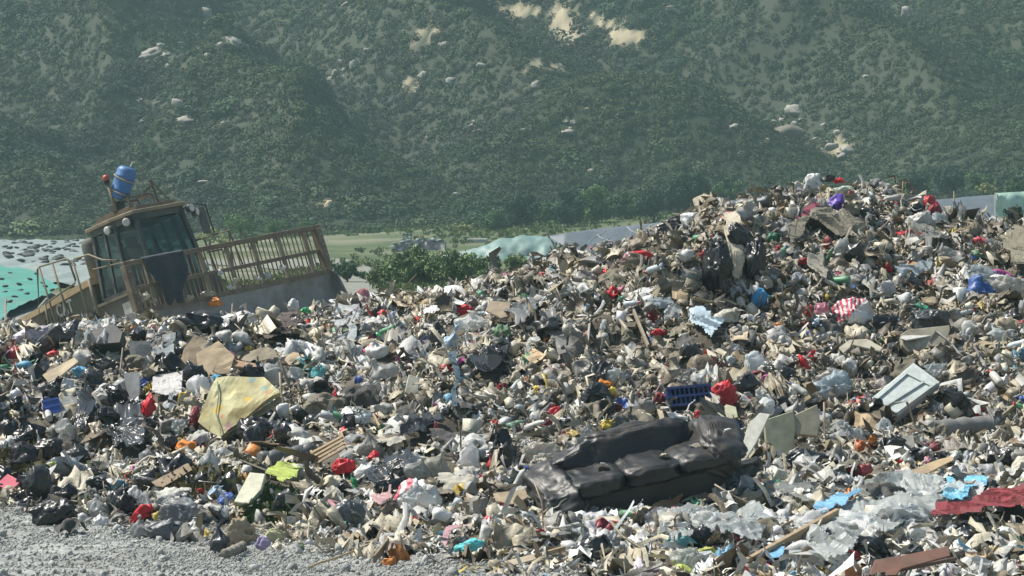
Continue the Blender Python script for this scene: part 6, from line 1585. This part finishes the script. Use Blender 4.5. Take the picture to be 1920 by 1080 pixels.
film_s = [crumple_mesh(760 + k, 26, 'film_piece', M['film'], .9) for k in range(8)]
repeats(38, film_s, 'film_piece', 'film', 'crumpled clear film on the lower right', 'bright crumpled film piece', [(.74, .78, .77), (.68, .72, .70)], .28, .6, True, zone=lambda x, y: 1490 < x < 1790 and 915 < y < 1075 and abs(y - (1040 - (x - 1500) * .42)) < 42, free=True, up=.10, zs=.30)
repeats(24, film_s, 'film_piece', 'film', 'crumpled white film below the sofa', 'bright crumpled film piece', [(.74, .77, .75), (.66, .68, .64)], .22, .45, True, zone=lambda x, y: 1100 < x < 1480 and 960 < y < 1050, free=True, up=.05, zs=.30)
for px, py, p in slots(40):
    s = rp.uniform(.20, .34); t = link('plastic_bottle', bot_b); t.location = p + Vector((0, -.06, .10)); t.rotation_mode = 'XYZ'; t.rotation_euler = (rp.uniform(-2, 2), rp.uniform(-1, 1), rp.uniform(0, 6)); t.scale = (s,) * 3
    t.color = (*[(.42, .48, .50), (.50, .50, .46), (.10, .3, .16)][rp.integers(3)], 1); c_ = link('cap', bot_c, t); c_.color = (*[C['blue'], C['red'], C['white']][rp.integers(3)], 1)
    mark(px, py, 8, 8); tag(t, place_label('small empty plastic bottle', px, py), 'bottle', 'plastic bottles over the heap')
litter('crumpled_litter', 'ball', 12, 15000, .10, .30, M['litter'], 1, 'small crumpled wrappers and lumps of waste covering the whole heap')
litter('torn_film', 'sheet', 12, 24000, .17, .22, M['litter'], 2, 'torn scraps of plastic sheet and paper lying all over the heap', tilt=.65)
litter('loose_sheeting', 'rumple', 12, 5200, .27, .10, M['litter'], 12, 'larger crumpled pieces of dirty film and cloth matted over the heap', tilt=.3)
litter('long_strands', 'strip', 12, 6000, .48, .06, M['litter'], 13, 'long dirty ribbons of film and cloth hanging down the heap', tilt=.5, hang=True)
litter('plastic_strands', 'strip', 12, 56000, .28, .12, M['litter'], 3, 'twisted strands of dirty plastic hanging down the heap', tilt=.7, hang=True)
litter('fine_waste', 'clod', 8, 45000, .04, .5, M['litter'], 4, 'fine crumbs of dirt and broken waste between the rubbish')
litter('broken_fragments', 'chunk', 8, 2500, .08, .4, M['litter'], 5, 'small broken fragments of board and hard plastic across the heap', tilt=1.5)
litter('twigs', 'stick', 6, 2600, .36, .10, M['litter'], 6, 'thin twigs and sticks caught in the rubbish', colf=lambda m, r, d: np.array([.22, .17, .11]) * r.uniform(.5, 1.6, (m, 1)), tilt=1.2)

# clods and grit on the tip floor
def floor_points(n, r):
    out = []
    while sum(map(len, out)) < n:
        x = r.uniform(-9, 6, n * 2); y = 17.2 + 9.5 * r.random(n * 2) ** 1.0
        q = np.stack([x, y], 1); hz_ = Hs(x, y)
        ok = (hz_ < terr(q) + .12) & (x > -9)
        out.append(q[ok])
    return np.concatenate(out)[:n]
r_ = np.random.default_rng(5)
for nm, n, sz in (('soil_clods', 2600, .06), ('gravel', 130000, .019)):
    q = floor_points(n, r_); z = np.maximum(gz(q), Hs(q[:, 0], q[:, 1]))
    s = np.exp(r_.normal(np.log(sz), .45, n)).clip(sz * .4, sz * 3)
    g0 = fbm(q / 1.2, 3, 44)[:, None]
    c = (np.array([.37, .38, .36]) * (1 + .3 * g0)) * r_.uniform(.75, 1.15, (n, 1))
    keep = vn(q / .7, 71) + r_.uniform(-.8, .8, n) > -.35
    o = scatter(nm, 'clod', 8, np.column_stack([q, z + s * .12])[keep], rotmats(n, r_)[keep], s[keep], c[keep], M['soil'], r_)
    tag(o, 'grey lumps of dry soil strewn over the tip floor' if nm == 'soil_clods' else 'grey grit and small stones covering the tip floor', 'soil' if nm == 'soil_clods' else 'gravel', kind='stuff')

# ------------------------------------------------------------------ the landfill compactor
TH = math.radians(45); PI_ = math.radians(15); RO = math.radians(8.8)
h_ = Vector((math.sin(TH), -math.cos(TH), 0)); l_ = Vector((math.cos(TH), math.sin(TH), 0)); zz = Vector((0, 0, 1))
Xa = (h_ * math.cos(PI_) + zz * math.sin(PI_)).normalized(); Y0 = l_ * math.cos(RO) + zz * math.sin(RO)
Za = Xa.cross(Y0).normalized(); Ya = Za.cross(Xa).normalized()
Rm = Matrix((Xa, Ya, Za)).transposed()
ref = P(417, 463, 43)
comp = empty('landfill_compactor', ref - Rm @ Vector((0, 0, 2.0))); comp.rotation_mode = 'QUATERNION'; comp.rotation_quaternion = Rm.to_quaternion()
tag(comp, 'rusty yellow landfill compactor with slatted blade driving behind the heap', 'compactor')
yel = plain('dirty_yellow_paint', (.29, .235, .15), .65, .85, (.16, .12, .085), 2.2)
rust = plain('rusty_rack_paint', (.19, .15, .10), .75, .8, (.11, .07, .045), 5)
gry = plain('grey_steel', (.25, .26, .25), .6, .9, (.13, .105, .08), 1.3, 0, .4)
dkm = plain('dark_grey_paint', (.055, .06, .06), .6, .9, (.15, .135, .11), 3)
brn = plain('brown_panel_with_shade', (.09, .078, .06), .6, .8, (.16, .13, .10), 2)  # brown paint kept dark: the machine side's shade is put into its colour
ylb = plain('rack_yellow', (.25, .215, .15), .75, .8, (.18, .13, .08), 5)
pipe_m = plain('rail_paint', (.20, .17, .11), .6, .6)
blk = plain('rubber', (.02, .02, .02), .8, .5)
whm = plain('white_mark', (.55, .54, .48), .6, .5, (.2, .18, .14), 12)
gl, t_, b__ = mat_new('cab_glass'); out = t_.nodes['Material Output']; tr = nnode(t_, 'ShaderNodeBsdfTransparent'); tr.inputs[0].default_value = (.66, .80, .77, 1)
b__.inputs['Base Color'].default_value = (.10, .13, .13, 1); b__.inputs['Roughness'].default_value = .12; mx = nnode(t_, 'ShaderNodeMixShader'); mx.inputs[0].default_value = .34
t_.links.new(tr.outputs[0], mx.inputs[1]); t_.links.new(b__.outputs[0], mx.inputs[2]); t_.links.new(mx.outputs[0], out.inputs[0])

# blade: curved plate, wings, cutting edge
prof = [(.16, 0.0), (.05, .2), (-.02, .45), (-.04, .7), (0, .95), (.06, 1.12)]
m = MB(); W = 2.3; V = []
for y in (-W, W):
    for (x, z) in prof: V.append((x, y, z))
    for (x, z) in reversed(prof): V.append((x - .07, y, z))
k = len(prof) * 2
m.add(V, [tuple(range(k - 1, -1, -1)), tuple(range(k, 2 * k))] + [(i, (i + 1) % k, k + (i + 1) % k, k + i) for i in range(k)])
bl_ = m.build('blade', gry, comp)
for s in (-1, 1): m = MB(); m.prism([(-.12, -.02), (.42, -.02), (.34, .45), (.16, 1.10), (.02, 1.18), (-.12, 1.18)], s * W + (0 if s > 0 else -.05), s * W + (.05 if s > 0 else 0), 'y'); m.build('end_plate', gry, bl_)
m = MB(); m.box((.20, 0, .02), (.05, 2 * W + .1, .16)); m.build('cutting_edge', dkm, bl_)
m = MB()
for y in (-1.7, -.6, .6, 1.7): m.box((-.16, y, .55), (.16, .10, 1.0))
m.build('rib', gry, bl_)
# trash rack on the blade
rk = MB(); z0, z1 = 1.14, 2.02
rk.box((.05, 0, z1), (.09, 2 * W, .08)); rk.box((.03, 0, z0 + .02), (.10, 2 * W, .09)); rk.box((.015, 0, (z0 + z1) / 2), (.07, 2 * W - .1, .065))
for s in (-1, 1): rk.box((.05, s * (W - .05), (z0 + z1) / 2), (.14, .13, z1 - z0 - .06))
rf = rk.build('rack_frame', rust, comp, bevel=.006)
nb = 42
for i in range(nb):
    y = -W + .12 + (2 * W - .24) * (i + .5) / nb; wide = i % 6 == 3
    m = MB(); zz_ = (z0 + .065, (z0 + z1) / 2 - .033, (z0 + z1) / 2 + .033, z1 - .04)
    wd = .075 if wide else .014; jx = rnd.uniform(-.008, .008)
    m.bar((.03, y + jx, zz_[0]), (.03, y, zz_[1]), .022 if not wide else .05, wd, up=(0, 1, 0)); m.bar((.03, y, zz_[2]), (.035, y + jx, zz_[3]), .022 if not wide else .05, wd, up=(0, 1, 0))
    m.build('rack_post' if wide else 'rack_bar', rust if not wide else ylb, comp)

# cab: tapered box on a narrower roof, panes between pillars
def quadlerp(a, b, c, d, u, v): return (a * (1 - u) + b * u) * (1 - v) + (d * (1 - u) + c * u) * v
zr, zb = 3.10, 1.80
top = [Vector((-1.50, -.53, zr)), Vector((-1.50, .53, zr)), Vector((-2.65, .66, zr)), Vector((-2.65, -.66, zr))]
mid_t = [Vector((-1.95, -.66, zr)), Vector((-1.95, .66, zr))]
ring_t = [top[0], top[1], mid_t[1], top[2], top[3], mid_t[0]]
bot_ = [Vector((-1.36, -.60, zb)), Vector((-1.36, .60, zb)), Vector((-1.90, .80, zb)), Vector((-2.72, .78, zb)), Vector((-2.72, -.78, zb)), Vector((-1.90, -.80, zb))]
cabp = MB()
for i in range(6): cabp.bar(bot_[i], ring_t[i], .075, .075)
for i in range(6):
    j = (i + 1) % 6; cabp.bar(bot_[i], bot_[j], .07, .07); cabp.bar(ring_t[i] - Vector((0, 0, .05)), ring_t[j] - Vector((0, 0, .05)), .08, .12)
a = (bot_[4] + bot_[5]) / 2; b_ = (ring_t[4] + ring_t[5]) / 2; cabp.bar(a, b_, .05, .05)
a = (bot_[3] + bot_[2]) / 2; b_ = (ring_t[3] + ring_t[2]) / 2; cabp.bar(a, b_, .05, .05)
cab = cabp.build('cab', dkm, comp)
for i in range(6):
    j = (i + 1) % 6; c4 = [bot_[i], bot_[j], ring_t[j] - Vector((0, 0, .10)), ring_t[i] - Vector((0, 0, .10))]
    segs = [(0, 1)] if i not in (2, 4) else [(0, .5), (.5, 1)]
    for (u0, u1) in segs:
        m = MB(); q = [quadlerp(*c4, u0 + .04, .04), quadlerp(*c4, u1 - .04, .04), quadlerp(*c4, u1 - .04, .97), quadlerp(*c4, u0 + .04, .97)]
        nn_ = (q[1] - q[0]).cross(q[3] - q[0]).normalized() * .006; m.add(q + [p + nn_ for p in q], [(3, 2, 1, 0), (4, 5, 6, 7), (0, 1, 5, 4), (1, 2, 6, 5), (2, 3, 7, 6), (3, 0, 4, 7)]); m.build('window', gl, cab)
# door rail, grab handle, wiper
m = MB(); m.tube([(-2.72, -.84, 2.42), (-2.2, -.86, 2.36), (-1.62, -.74, 2.30), (-1.42, -.66, 2.15)], .014, 6); m.build('grab_rail', pipe_m, cab)
m = MB(); m.tube([(-1.35, -.15, 1.86), (-1.42, -.22, 2.3), (-1.44, -.30, 2.62)], .012, 5); m.tube([(-1.40, .05, 1.9), (-1.46, -.05, 2.5)], .008, 5); m.build('wiper', blk, cab)
# seat and console inside
m = MB(); m.box((-2.2, 0, 1.95), (.5, .5, .16)); m.box((-2.45, 0, 2.3), (.14, .48, .75)); m.box((-2.47, 0, 2.75), (.10, .26, .18)); m.build('driver_seat', blk, cab, bevel=.03)
m = MB(); m.box((-1.6, 0, 1.98), (.22, .5, .30)); m.tube([(-1.75, 0, 2.1), (-1.86, 0, 2.32)], .02, 6); m.tube([(-1.86 + .03 * 0, .18 * math.cos(t), 2.32 + .18 * math.sin(t)) for t in np.linspace(0, 6.283, 17)], .012, 5); m.build('steering_console', dkm, cab)
# roof with its wooden edged platform
m = MB(); rp_ = [(-1.40, -.62), (-1.40, .62), (-1.98, .76), (-2.76, .76), (-2.76, -.76), (-1.98, -.76)]; m.prism(rp_, zr, zr + .07)
rf_ = m.build('roof', yel, comp, bevel=.01)
m = MB(); m.prism([(x * .9 - .24, y * .74) for x, y in rp_], zr + .07, zr + .15); m.box((-2.35, -.45, zr + .19), (.5, .12, .06), (0, 0, .05)); m.box((-2.0, -.38, zr + .18), (.7, .10, .05), (0, 0, -.1)); m.build('roof_platform', rust, rf_)
# lamps
lensm = plain('lamp_lens', (.62, .60, .55), .25, .2)
for (x, y, z, dx, dy) in [(-1.62, -.66, zr - .10, .8, -.6), (-1.98, -.78, zr - .13, .2, -1), (-1.42, .66, zr - .08, 1, .2), (-1.48, .80, zr - .16, .9, .4)]:
    m = MB(); d = Vector((dx, dy, -.1)).normalized() * .09; p = Vector((x, y, z)); m.tube([p - d * .4, p, p + d], [.03, .08, .085], 12); lo = m.build('work_light', dkm, comp, True)
    m = MB(); m.tube([p + d * 1.01, p + d * 1.12], [.076, .06], 12); m.build('lens', lensm, lo, True)
# mirror with bracket
m = MB(); m.prism([(.95, 2.52), (1.13, 2.50), (1.13, 3.02), (.95, 3.04)], -1.56, -1.52, 'x'); mi = m.build('mirror', dkm, comp, bevel=.01)
m = MB(); m.tube([(-1.5, .62, 3.05), (-1.52, .92, 3.10), (-1.54, 1.18, 3.06), (-1.54, 1.20, 2.5), (-1.54, 1.05, 2.46)], .014, 6); m.build('bracket', blk, mi)
# side platform rails on the far side
m = MB(); m.tube([(-1.5, .70, 2.42), (-1.3, 1.35, 2.46), (-1.3, 1.20, 1.75)], .022, 6); m.tube([(-1.3, 1.35, 2.46), (-1.35, 1.5, 1.7)], .018, 6); m.tube([(-1.45, .85, 2.4), (-1.4, .9, 1.6)], .02, 6); m.tube([(-1.42, .8, 2.15), (-1.36, 1.1, 2.14)], .02, 6); m.build('side_rail', rust, comp)
# body under and behind the cab
m = MB(); m.box((-2.1, 0, 1.36), (1.6, 1.72, .80)); m.box((-2.1, 0, .85), (1.2, 1.2, .4)); m.build('body', brn, comp, bevel=.03)
m = MB(); m.box((-1.98, -.868, 1.45), (.30, .012, .32)); m.build('number_plate', whm, comp)
m = MB(); m.bar((-2.95, -.88, 1.74), (-1.35, -.88, 1.74), .05, .05); m.bar((-1.5, -.88, 1.7), (-1.42, -.88, 1.0), .05); m.bar((-1.72, -.88, 1.7), (-1.6, -.88, 1.0), .04); m.build('body_trim', pipe_m, comp)
m = MB(); m.prism([(-2.86, 2.22), (-5.3, 2.06), (-5.6, 1.80), (-5.6, 1.0), (-2.86, 1.0)], -.86, .86, 'y'); hood = m.build('engine_hood', brn, comp, bevel=.02)
m = MB(); m.prism([(-2.80, 2.16), (-5.32, 2.0), (-5.32, 2.10), (-2.80, 2.28)], -.92, -.55, 'y'); m.prism([(-2.80, 2.16), (-5.32, 2.0), (-5.32, 2.10), (-2.80, 2.28)], .55, .92, 'y'); m.build('hood_edge', plain('hood_yellow', (.56, .41, .23), .6, .5, (.34, .20, .12), 3), hood)
m = MB(); m.prism([(-2.9, 1.62), (-5.4, 1.50), (-5.4, 1.57), (-2.9, 1.70)], -.93, -.865, 'y'); m.build('side_step', pipe_m, hood)
m = MB()
for k in range(9): m.box((-4.55 + .10 * k, -.872, 1.75), (.03, .012, .30))
m.build('grille', dkm, hood)
cu = bpy.data.curves.new('t', 'FONT'); cu.body = 'CAT'; cu.size = .27; cu.extrude = .006; cu.offset = .010; cu.align_x = 'CENTER'
to = bpy.data.objects.new('t', cu); COL.objects.link(to); dg = bpy.context.evaluated_depsgraph_get(); tme = bpy.data.meshes.new_from_object(to.evaluated_get(dg)); bpy.data.objects.remove(to); bpy.data.curves.remove(cu)
tme.materials.clear(); tme.materials.append(whm); lo = link('lettering', tme, hood); lo.location = (-3.85, -.872, 1.84); lo.rotation_euler = (math.radians(90), 0, 0)
lo.scale = (1, 1.25, 1)
# air intake drum
m = MB(); m.tube([(-3.18, -.40, 2.15), (-3.18, -.40, 2.95), (-3.18, -.40, 3.03), (-3.18, -.40, 3.07)], [.17, .17, .15, .08], 20); m.build('air_intake', plain('intake_grey', (.13, .125, .11), .8, .5), comp, True)
# railing beside the hood
m = MB(); y = -1.08; r = .020
m.tube([(-4.62, y, 1.45), (-4.05, y, 2.80), (-3.95, y, 2.83), (-3.08, y, 2.76), (-3.04, y, 2.72), (-3.00, y, 2.32), (-3.06, y, 2.27), (-4.1, y, 2.14)], r, 7)
m.tube([(-3.98, y, 2.82), (-3.95, y, 1.35)], r, 7); m.tube([(-3.55, y, 2.80), (-3.52, y, 1.40)], r, 7)
m.tube([(-4.12, y, 2.14), (-4.25, y, 1.40)], r, 7); m.build('railing', pipe_m, comp, True)
m = MB(); m.tube([(-2.92, y, 1.55), (-2.92, y, 2.66), (-2.86, y, 2.70), (-2.55, y + .1, 2.68), (-2.3, y + .18, 2.50), (-1.9, y + .2, 2.38)], r, 7); m.tube([(-2.62, y, 1.5), (-2.62, y, 2.25)], .03, 7); m.build('railing', pipe_m, comp, True)
m = MB(); m.tube([(-4.35, y, 2.12), (-4.02, y, 2.22)], .022, 7); m.build('grab_bar', whm, comp, True)
hs = [[(-1.30, -.66, 1.95), (-1.22, -.72, 1.7), (-1.25, -.78, 1.4), (-1.5, -.80, 1.15)], [(-1.32, -.50, 1.9), (-1.05, -.55, 1.6), (-.9, -.60, 1.25), (-.5, -.62, 1.0)], [(-1.55, -.84, 1.75), (-1.48, -.90, 1.45), (-1.62, -.92, 1.15)]]
for h0 in hs: m = MB(); m.tube(h0, .022, 7); m.build('hose', blk, comp, True)
for s in (-1, 1):
    for k in range(4): m = MB(); m.tube([(.115, s * (W - .05), 1.3 + .19 * k), (.135, s * (W - .05), 1.3 + .19 * k)], .022, 6); m.build('bolt', gry, rf)
# front push frame and chassis, drum wheels with cleats
m = MB()
for s in (-1, 1): m.bar((-.1, s * .75, .55), (-2.2, s * .72, .95), .18, .22)
m.box((-.9, 0, .95), (1.0, 1.1, .5)); m.build('push_frame', gry, comp)
m = MB(); m.box((-3.4, 0, .95), (4.0, 1.0, .5)); m.build('chassis', dkm, comp)
for (x, s) in ((-1.35, -1), (-1.35, 1), (-4.4, -1), (-4.4, 1)):
    m = MB(); R = .78; c = Vector((x, s * 1.42, .42)); k = 28
    m.tube([c + Vector((0, -.52, 0)), c + Vector((0, .52, 0))], R, k)
    wo = m.build('drum_wheel', gry, comp); m = MB()
    for i in range(16):
        for j in range(4):
            t = 2 * math.pi * (i + .5 * (j % 2)) / 16; e = Vector((math.cos(t), 0, math.sin(t))); m.box(c + e * (R + .06) + Vector((0, -.39 + .26 * j, 0)), (.12, .10, .14), Matrix.Rotation(-t, 3, 'Y'), .8)
    m.build('cleats', gry, wo)
# beacon pole and barrel with its cradle
m = MB(); m.tube([(-2.10, -.42, 3.22), (-2.14, -.42, 3.86)], .03, 8); bc = m.build('beacon_pole', rust, comp, True)
m = MB(); m.tube([(-2.14, -.42, 3.86), (-2.145, -.42, 3.91)], .055, 12); m.build('beacon_base', blk, bc)
bm_ = plain('beacon_red', (.45, .06, .03), .3, .3); m = MB(); m.tube([(-2.145, -.42, 3.91), (-2.147, -.42, 3.98), (-2.15, -.42, 4.02)], [.062, .062, .035], 14); m.build('beacon_lamp', bm_, bc, True)
m = MB(); m.box((-2.20, -.30, 3.36), (.22, .2, .24)); m.build('battery_box', dkm, comp, bevel=.01)
cr = MB()
for (x, y_) in ((-2.3, -.28), (-2.3, .28), (-1.85, -.28), (-1.85, .28)): cr.bar((x, y_, zr + .1), (x, y_, zr + .38), .035)
for a, b_ in (((-2.3, -.28), (-2.3, .28)), ((-1.85, -.28), (-1.85, .28)), ((-2.3, -.28), (-1.85, -.28)), ((-2.3, .28), (-1.85, .28))): cr.bar((*a, zr + .38), (*b_, zr + .38), .035)
cr.bar((-2.05, .55, zr + .12), (-1.95, .42, zr + .66), .035); cr.bar((-1.75, .62, zr + .10), (-1.95, .42, zr + .66), .03); cr.bar((-2.3, .28, zr + .38), (-1.98, .42, zr + .56), .03)
cr.build('barrel_cradle', rust, comp)
blue = plain('blue_barrel_plastic', (.045, .16, .38), .5, .55, (.16, .22, .28), 4, 0, .05)
# barrel axis: leans to the right in the picture
inv = Rm.inverted(); ax = (inv @ (Vector((18, 0, 54)).normalized())).normalized(); c0 = inv @ (P(221, 373, 43.0 + 1.4) - comp.location)
c0 = Vector(c0)
L = .62; R = .185; profb = [(0, .10), (.0, .155), (.03, .175), (.10, .185), (.145, .185), (.16, .195), (.18, .195), (.195, .185), (.40, .185), (.42, .195), (.44, .195), (.455, .185), (.53, .182), (.58, .165), (.61, .13), (.62, .06)]
m = MB(); m.tube([c0 + ax * a for a, _ in profb], [r for _, r in profb], 28); ba = m.build('barrel', blue, comp, True)
m = MB(); m.tube([c0 + ax * .62 + Vector((0, .05, 0)), c0 + ax * .72 + Vector((0, .06, 0))], [.016, .008], 8); m.build('spout', whm, ba)
strapm = plain('strap', (.42, .34, .22), .8)
for zf_ in (.14, .40):
    m = MB(); u = ax.cross(Vector((1, 0, 0))).normalized(); v = ax.cross(u); pts = [c0 + ax * (zf_ + .03 * math.sin(t)) + (u * math.cos(t) + v * math.sin(t)) * .202 for t in np.linspace(0, 6.283, 25)]
    m.tube(pts, .012, 5); m.build('strap', strapm, ba)

# dark sheet caught on the blade rack: a thing of its own, hanging over the top bar
def rack_cloth(y0, y1, zlen, seed, colr, lab, mat='cloth', xo=.13):
    n = 30; V = []
    for j in range(n):
        f = j / (n - 1)
        for i in range(n):
            u = i / (n - 1); half = 1 - .85 * max(0, f - .25) ** 1.3; y = (y0 + y1) / 2 + (u - .5) * (y1 - y0) * half + .03 * math.sin(f * 9 + seed)
            V.append((xo + .03 * math.sin(u * 14 + f * 3) * (.3 + f), y, 2.08 - zlen * f * (1 + .08 * math.sin(u * 11))))
    V = [(x - (.10 if z > 2.06 else 0), y, z) for x, y, z in V]
    V = [tuple(Rm @ Vector(v) + comp.location) for v in V]; o = link('torn_cloth' , make_mesh('torn_cloth', np.array(V), grid_faces(n, n), True, None, M[mat])); o.color = (*colr, 1)
    md = o.modifiers.new('t', 'SOLIDIFY'); md.thickness = .012; tag(o, lab, 'cloth')
rack_cloth(-1.86, -1.0, .86, 3, (.028, .04, .05), 'dark blue torn cloth hanging over the left end of the blade rack')
rk_l = [(-2.05, 1.40, .18, .14, 'cream', 'plastic'), (-1.9, 1.30, .14, .1, 'khaki', 'cloth'), (-.3, 1.55, .12, .13, 'white', 'plastic'), (.0, 1.35, .16, .1, 'cream', 'plastic'), (-.15, 1.25, .14, .1, 'white', 'plastic'), (.5, 1.30, .18, .1, 'white', 'film'), (.75, 1.32, .14, .12, 'film', 'film'), (1.15, 1.40, .15, .17, 'white', 'film'), (-1.2, 1.2, .3, .12, 'khaki', 'cloth'), (-.7, 1.22, .3, .13, 'khaki', 'cloth')]
rk_w = ['cream scrap at the left end', 'khaki scrap at the lower left', 'white scrap on the upper middle', 'cream scrap below the upper middle', 'low white scrap left of the middle', 'white film scrap right of the middle', 'milky film scrap right of the middle', 'white film scrap on the right part', 'muddy clump on the left part', 'muddy clump left of the middle']
for k, (y, z, w_, hh, cl, mt_) in enumerate(rk_l):
    o = link('plastic_scrap', (bags_o if mt_ != 'film' else film_k)[k % 8]); o.location = Rm @ Vector((.10, y, z)) + comp.location; o.scale = (w_, .08, hh); o.color = (*C[cl], 1); o.rotation_euler = (0, rnd.uniform(-.5, .5), 0)
    tag(o, rk_w[k] + ' of the blade rack', 'scrap', 'scraps caught in the blade rack')
o = link('plastic_scrap', bags_o[2]); o.location = P(403, 566, 42.3); o.scale = (.30, .16, .18); o.color = (*C['orange'], 1); tag(o, 'torn orange scrap pushed up against the blade', 'scrap')
o = put(bag_mesh(812, 4, False, 'straw_bundle', M['cloth']), 255, 592, 16, 34, 0, (.42, .40, .12), 'yellow bag standing on the crest at the left end of the blade', 'plastic_bag', 'bag')

# ------------------------------------------------------------------ haze
hz = bpy.data.materials.new('haze'); hz.use_nodes = True; t_ = hz.node_tree; t_.nodes.remove(t_.nodes['Principled BSDF']); pv = t_.nodes.new('ShaderNodeVolumePrincipled')
pv.inputs['Color'].default_value = (.54, .84, .82, 1); pv.inputs['Density'].default_value = HAZE; pv.inputs['Anisotropy'].default_value = 0.0
t_.links.new(pv.outputs[0], t_.nodes['Material Output'].inputs['Volume'])
m = MB(); m.box((0, 200, 62), (900, 560, 132)); o = m.build('haze', hz); tag(o, 'thin bluish haze in the air over the whole site', 'haze', kind='stuff')
print('objects', len(bpy.data.objects), 'polys', sum(len(o.data.polygons) for o in bpy.data.objects if o.type == 'MESH'))
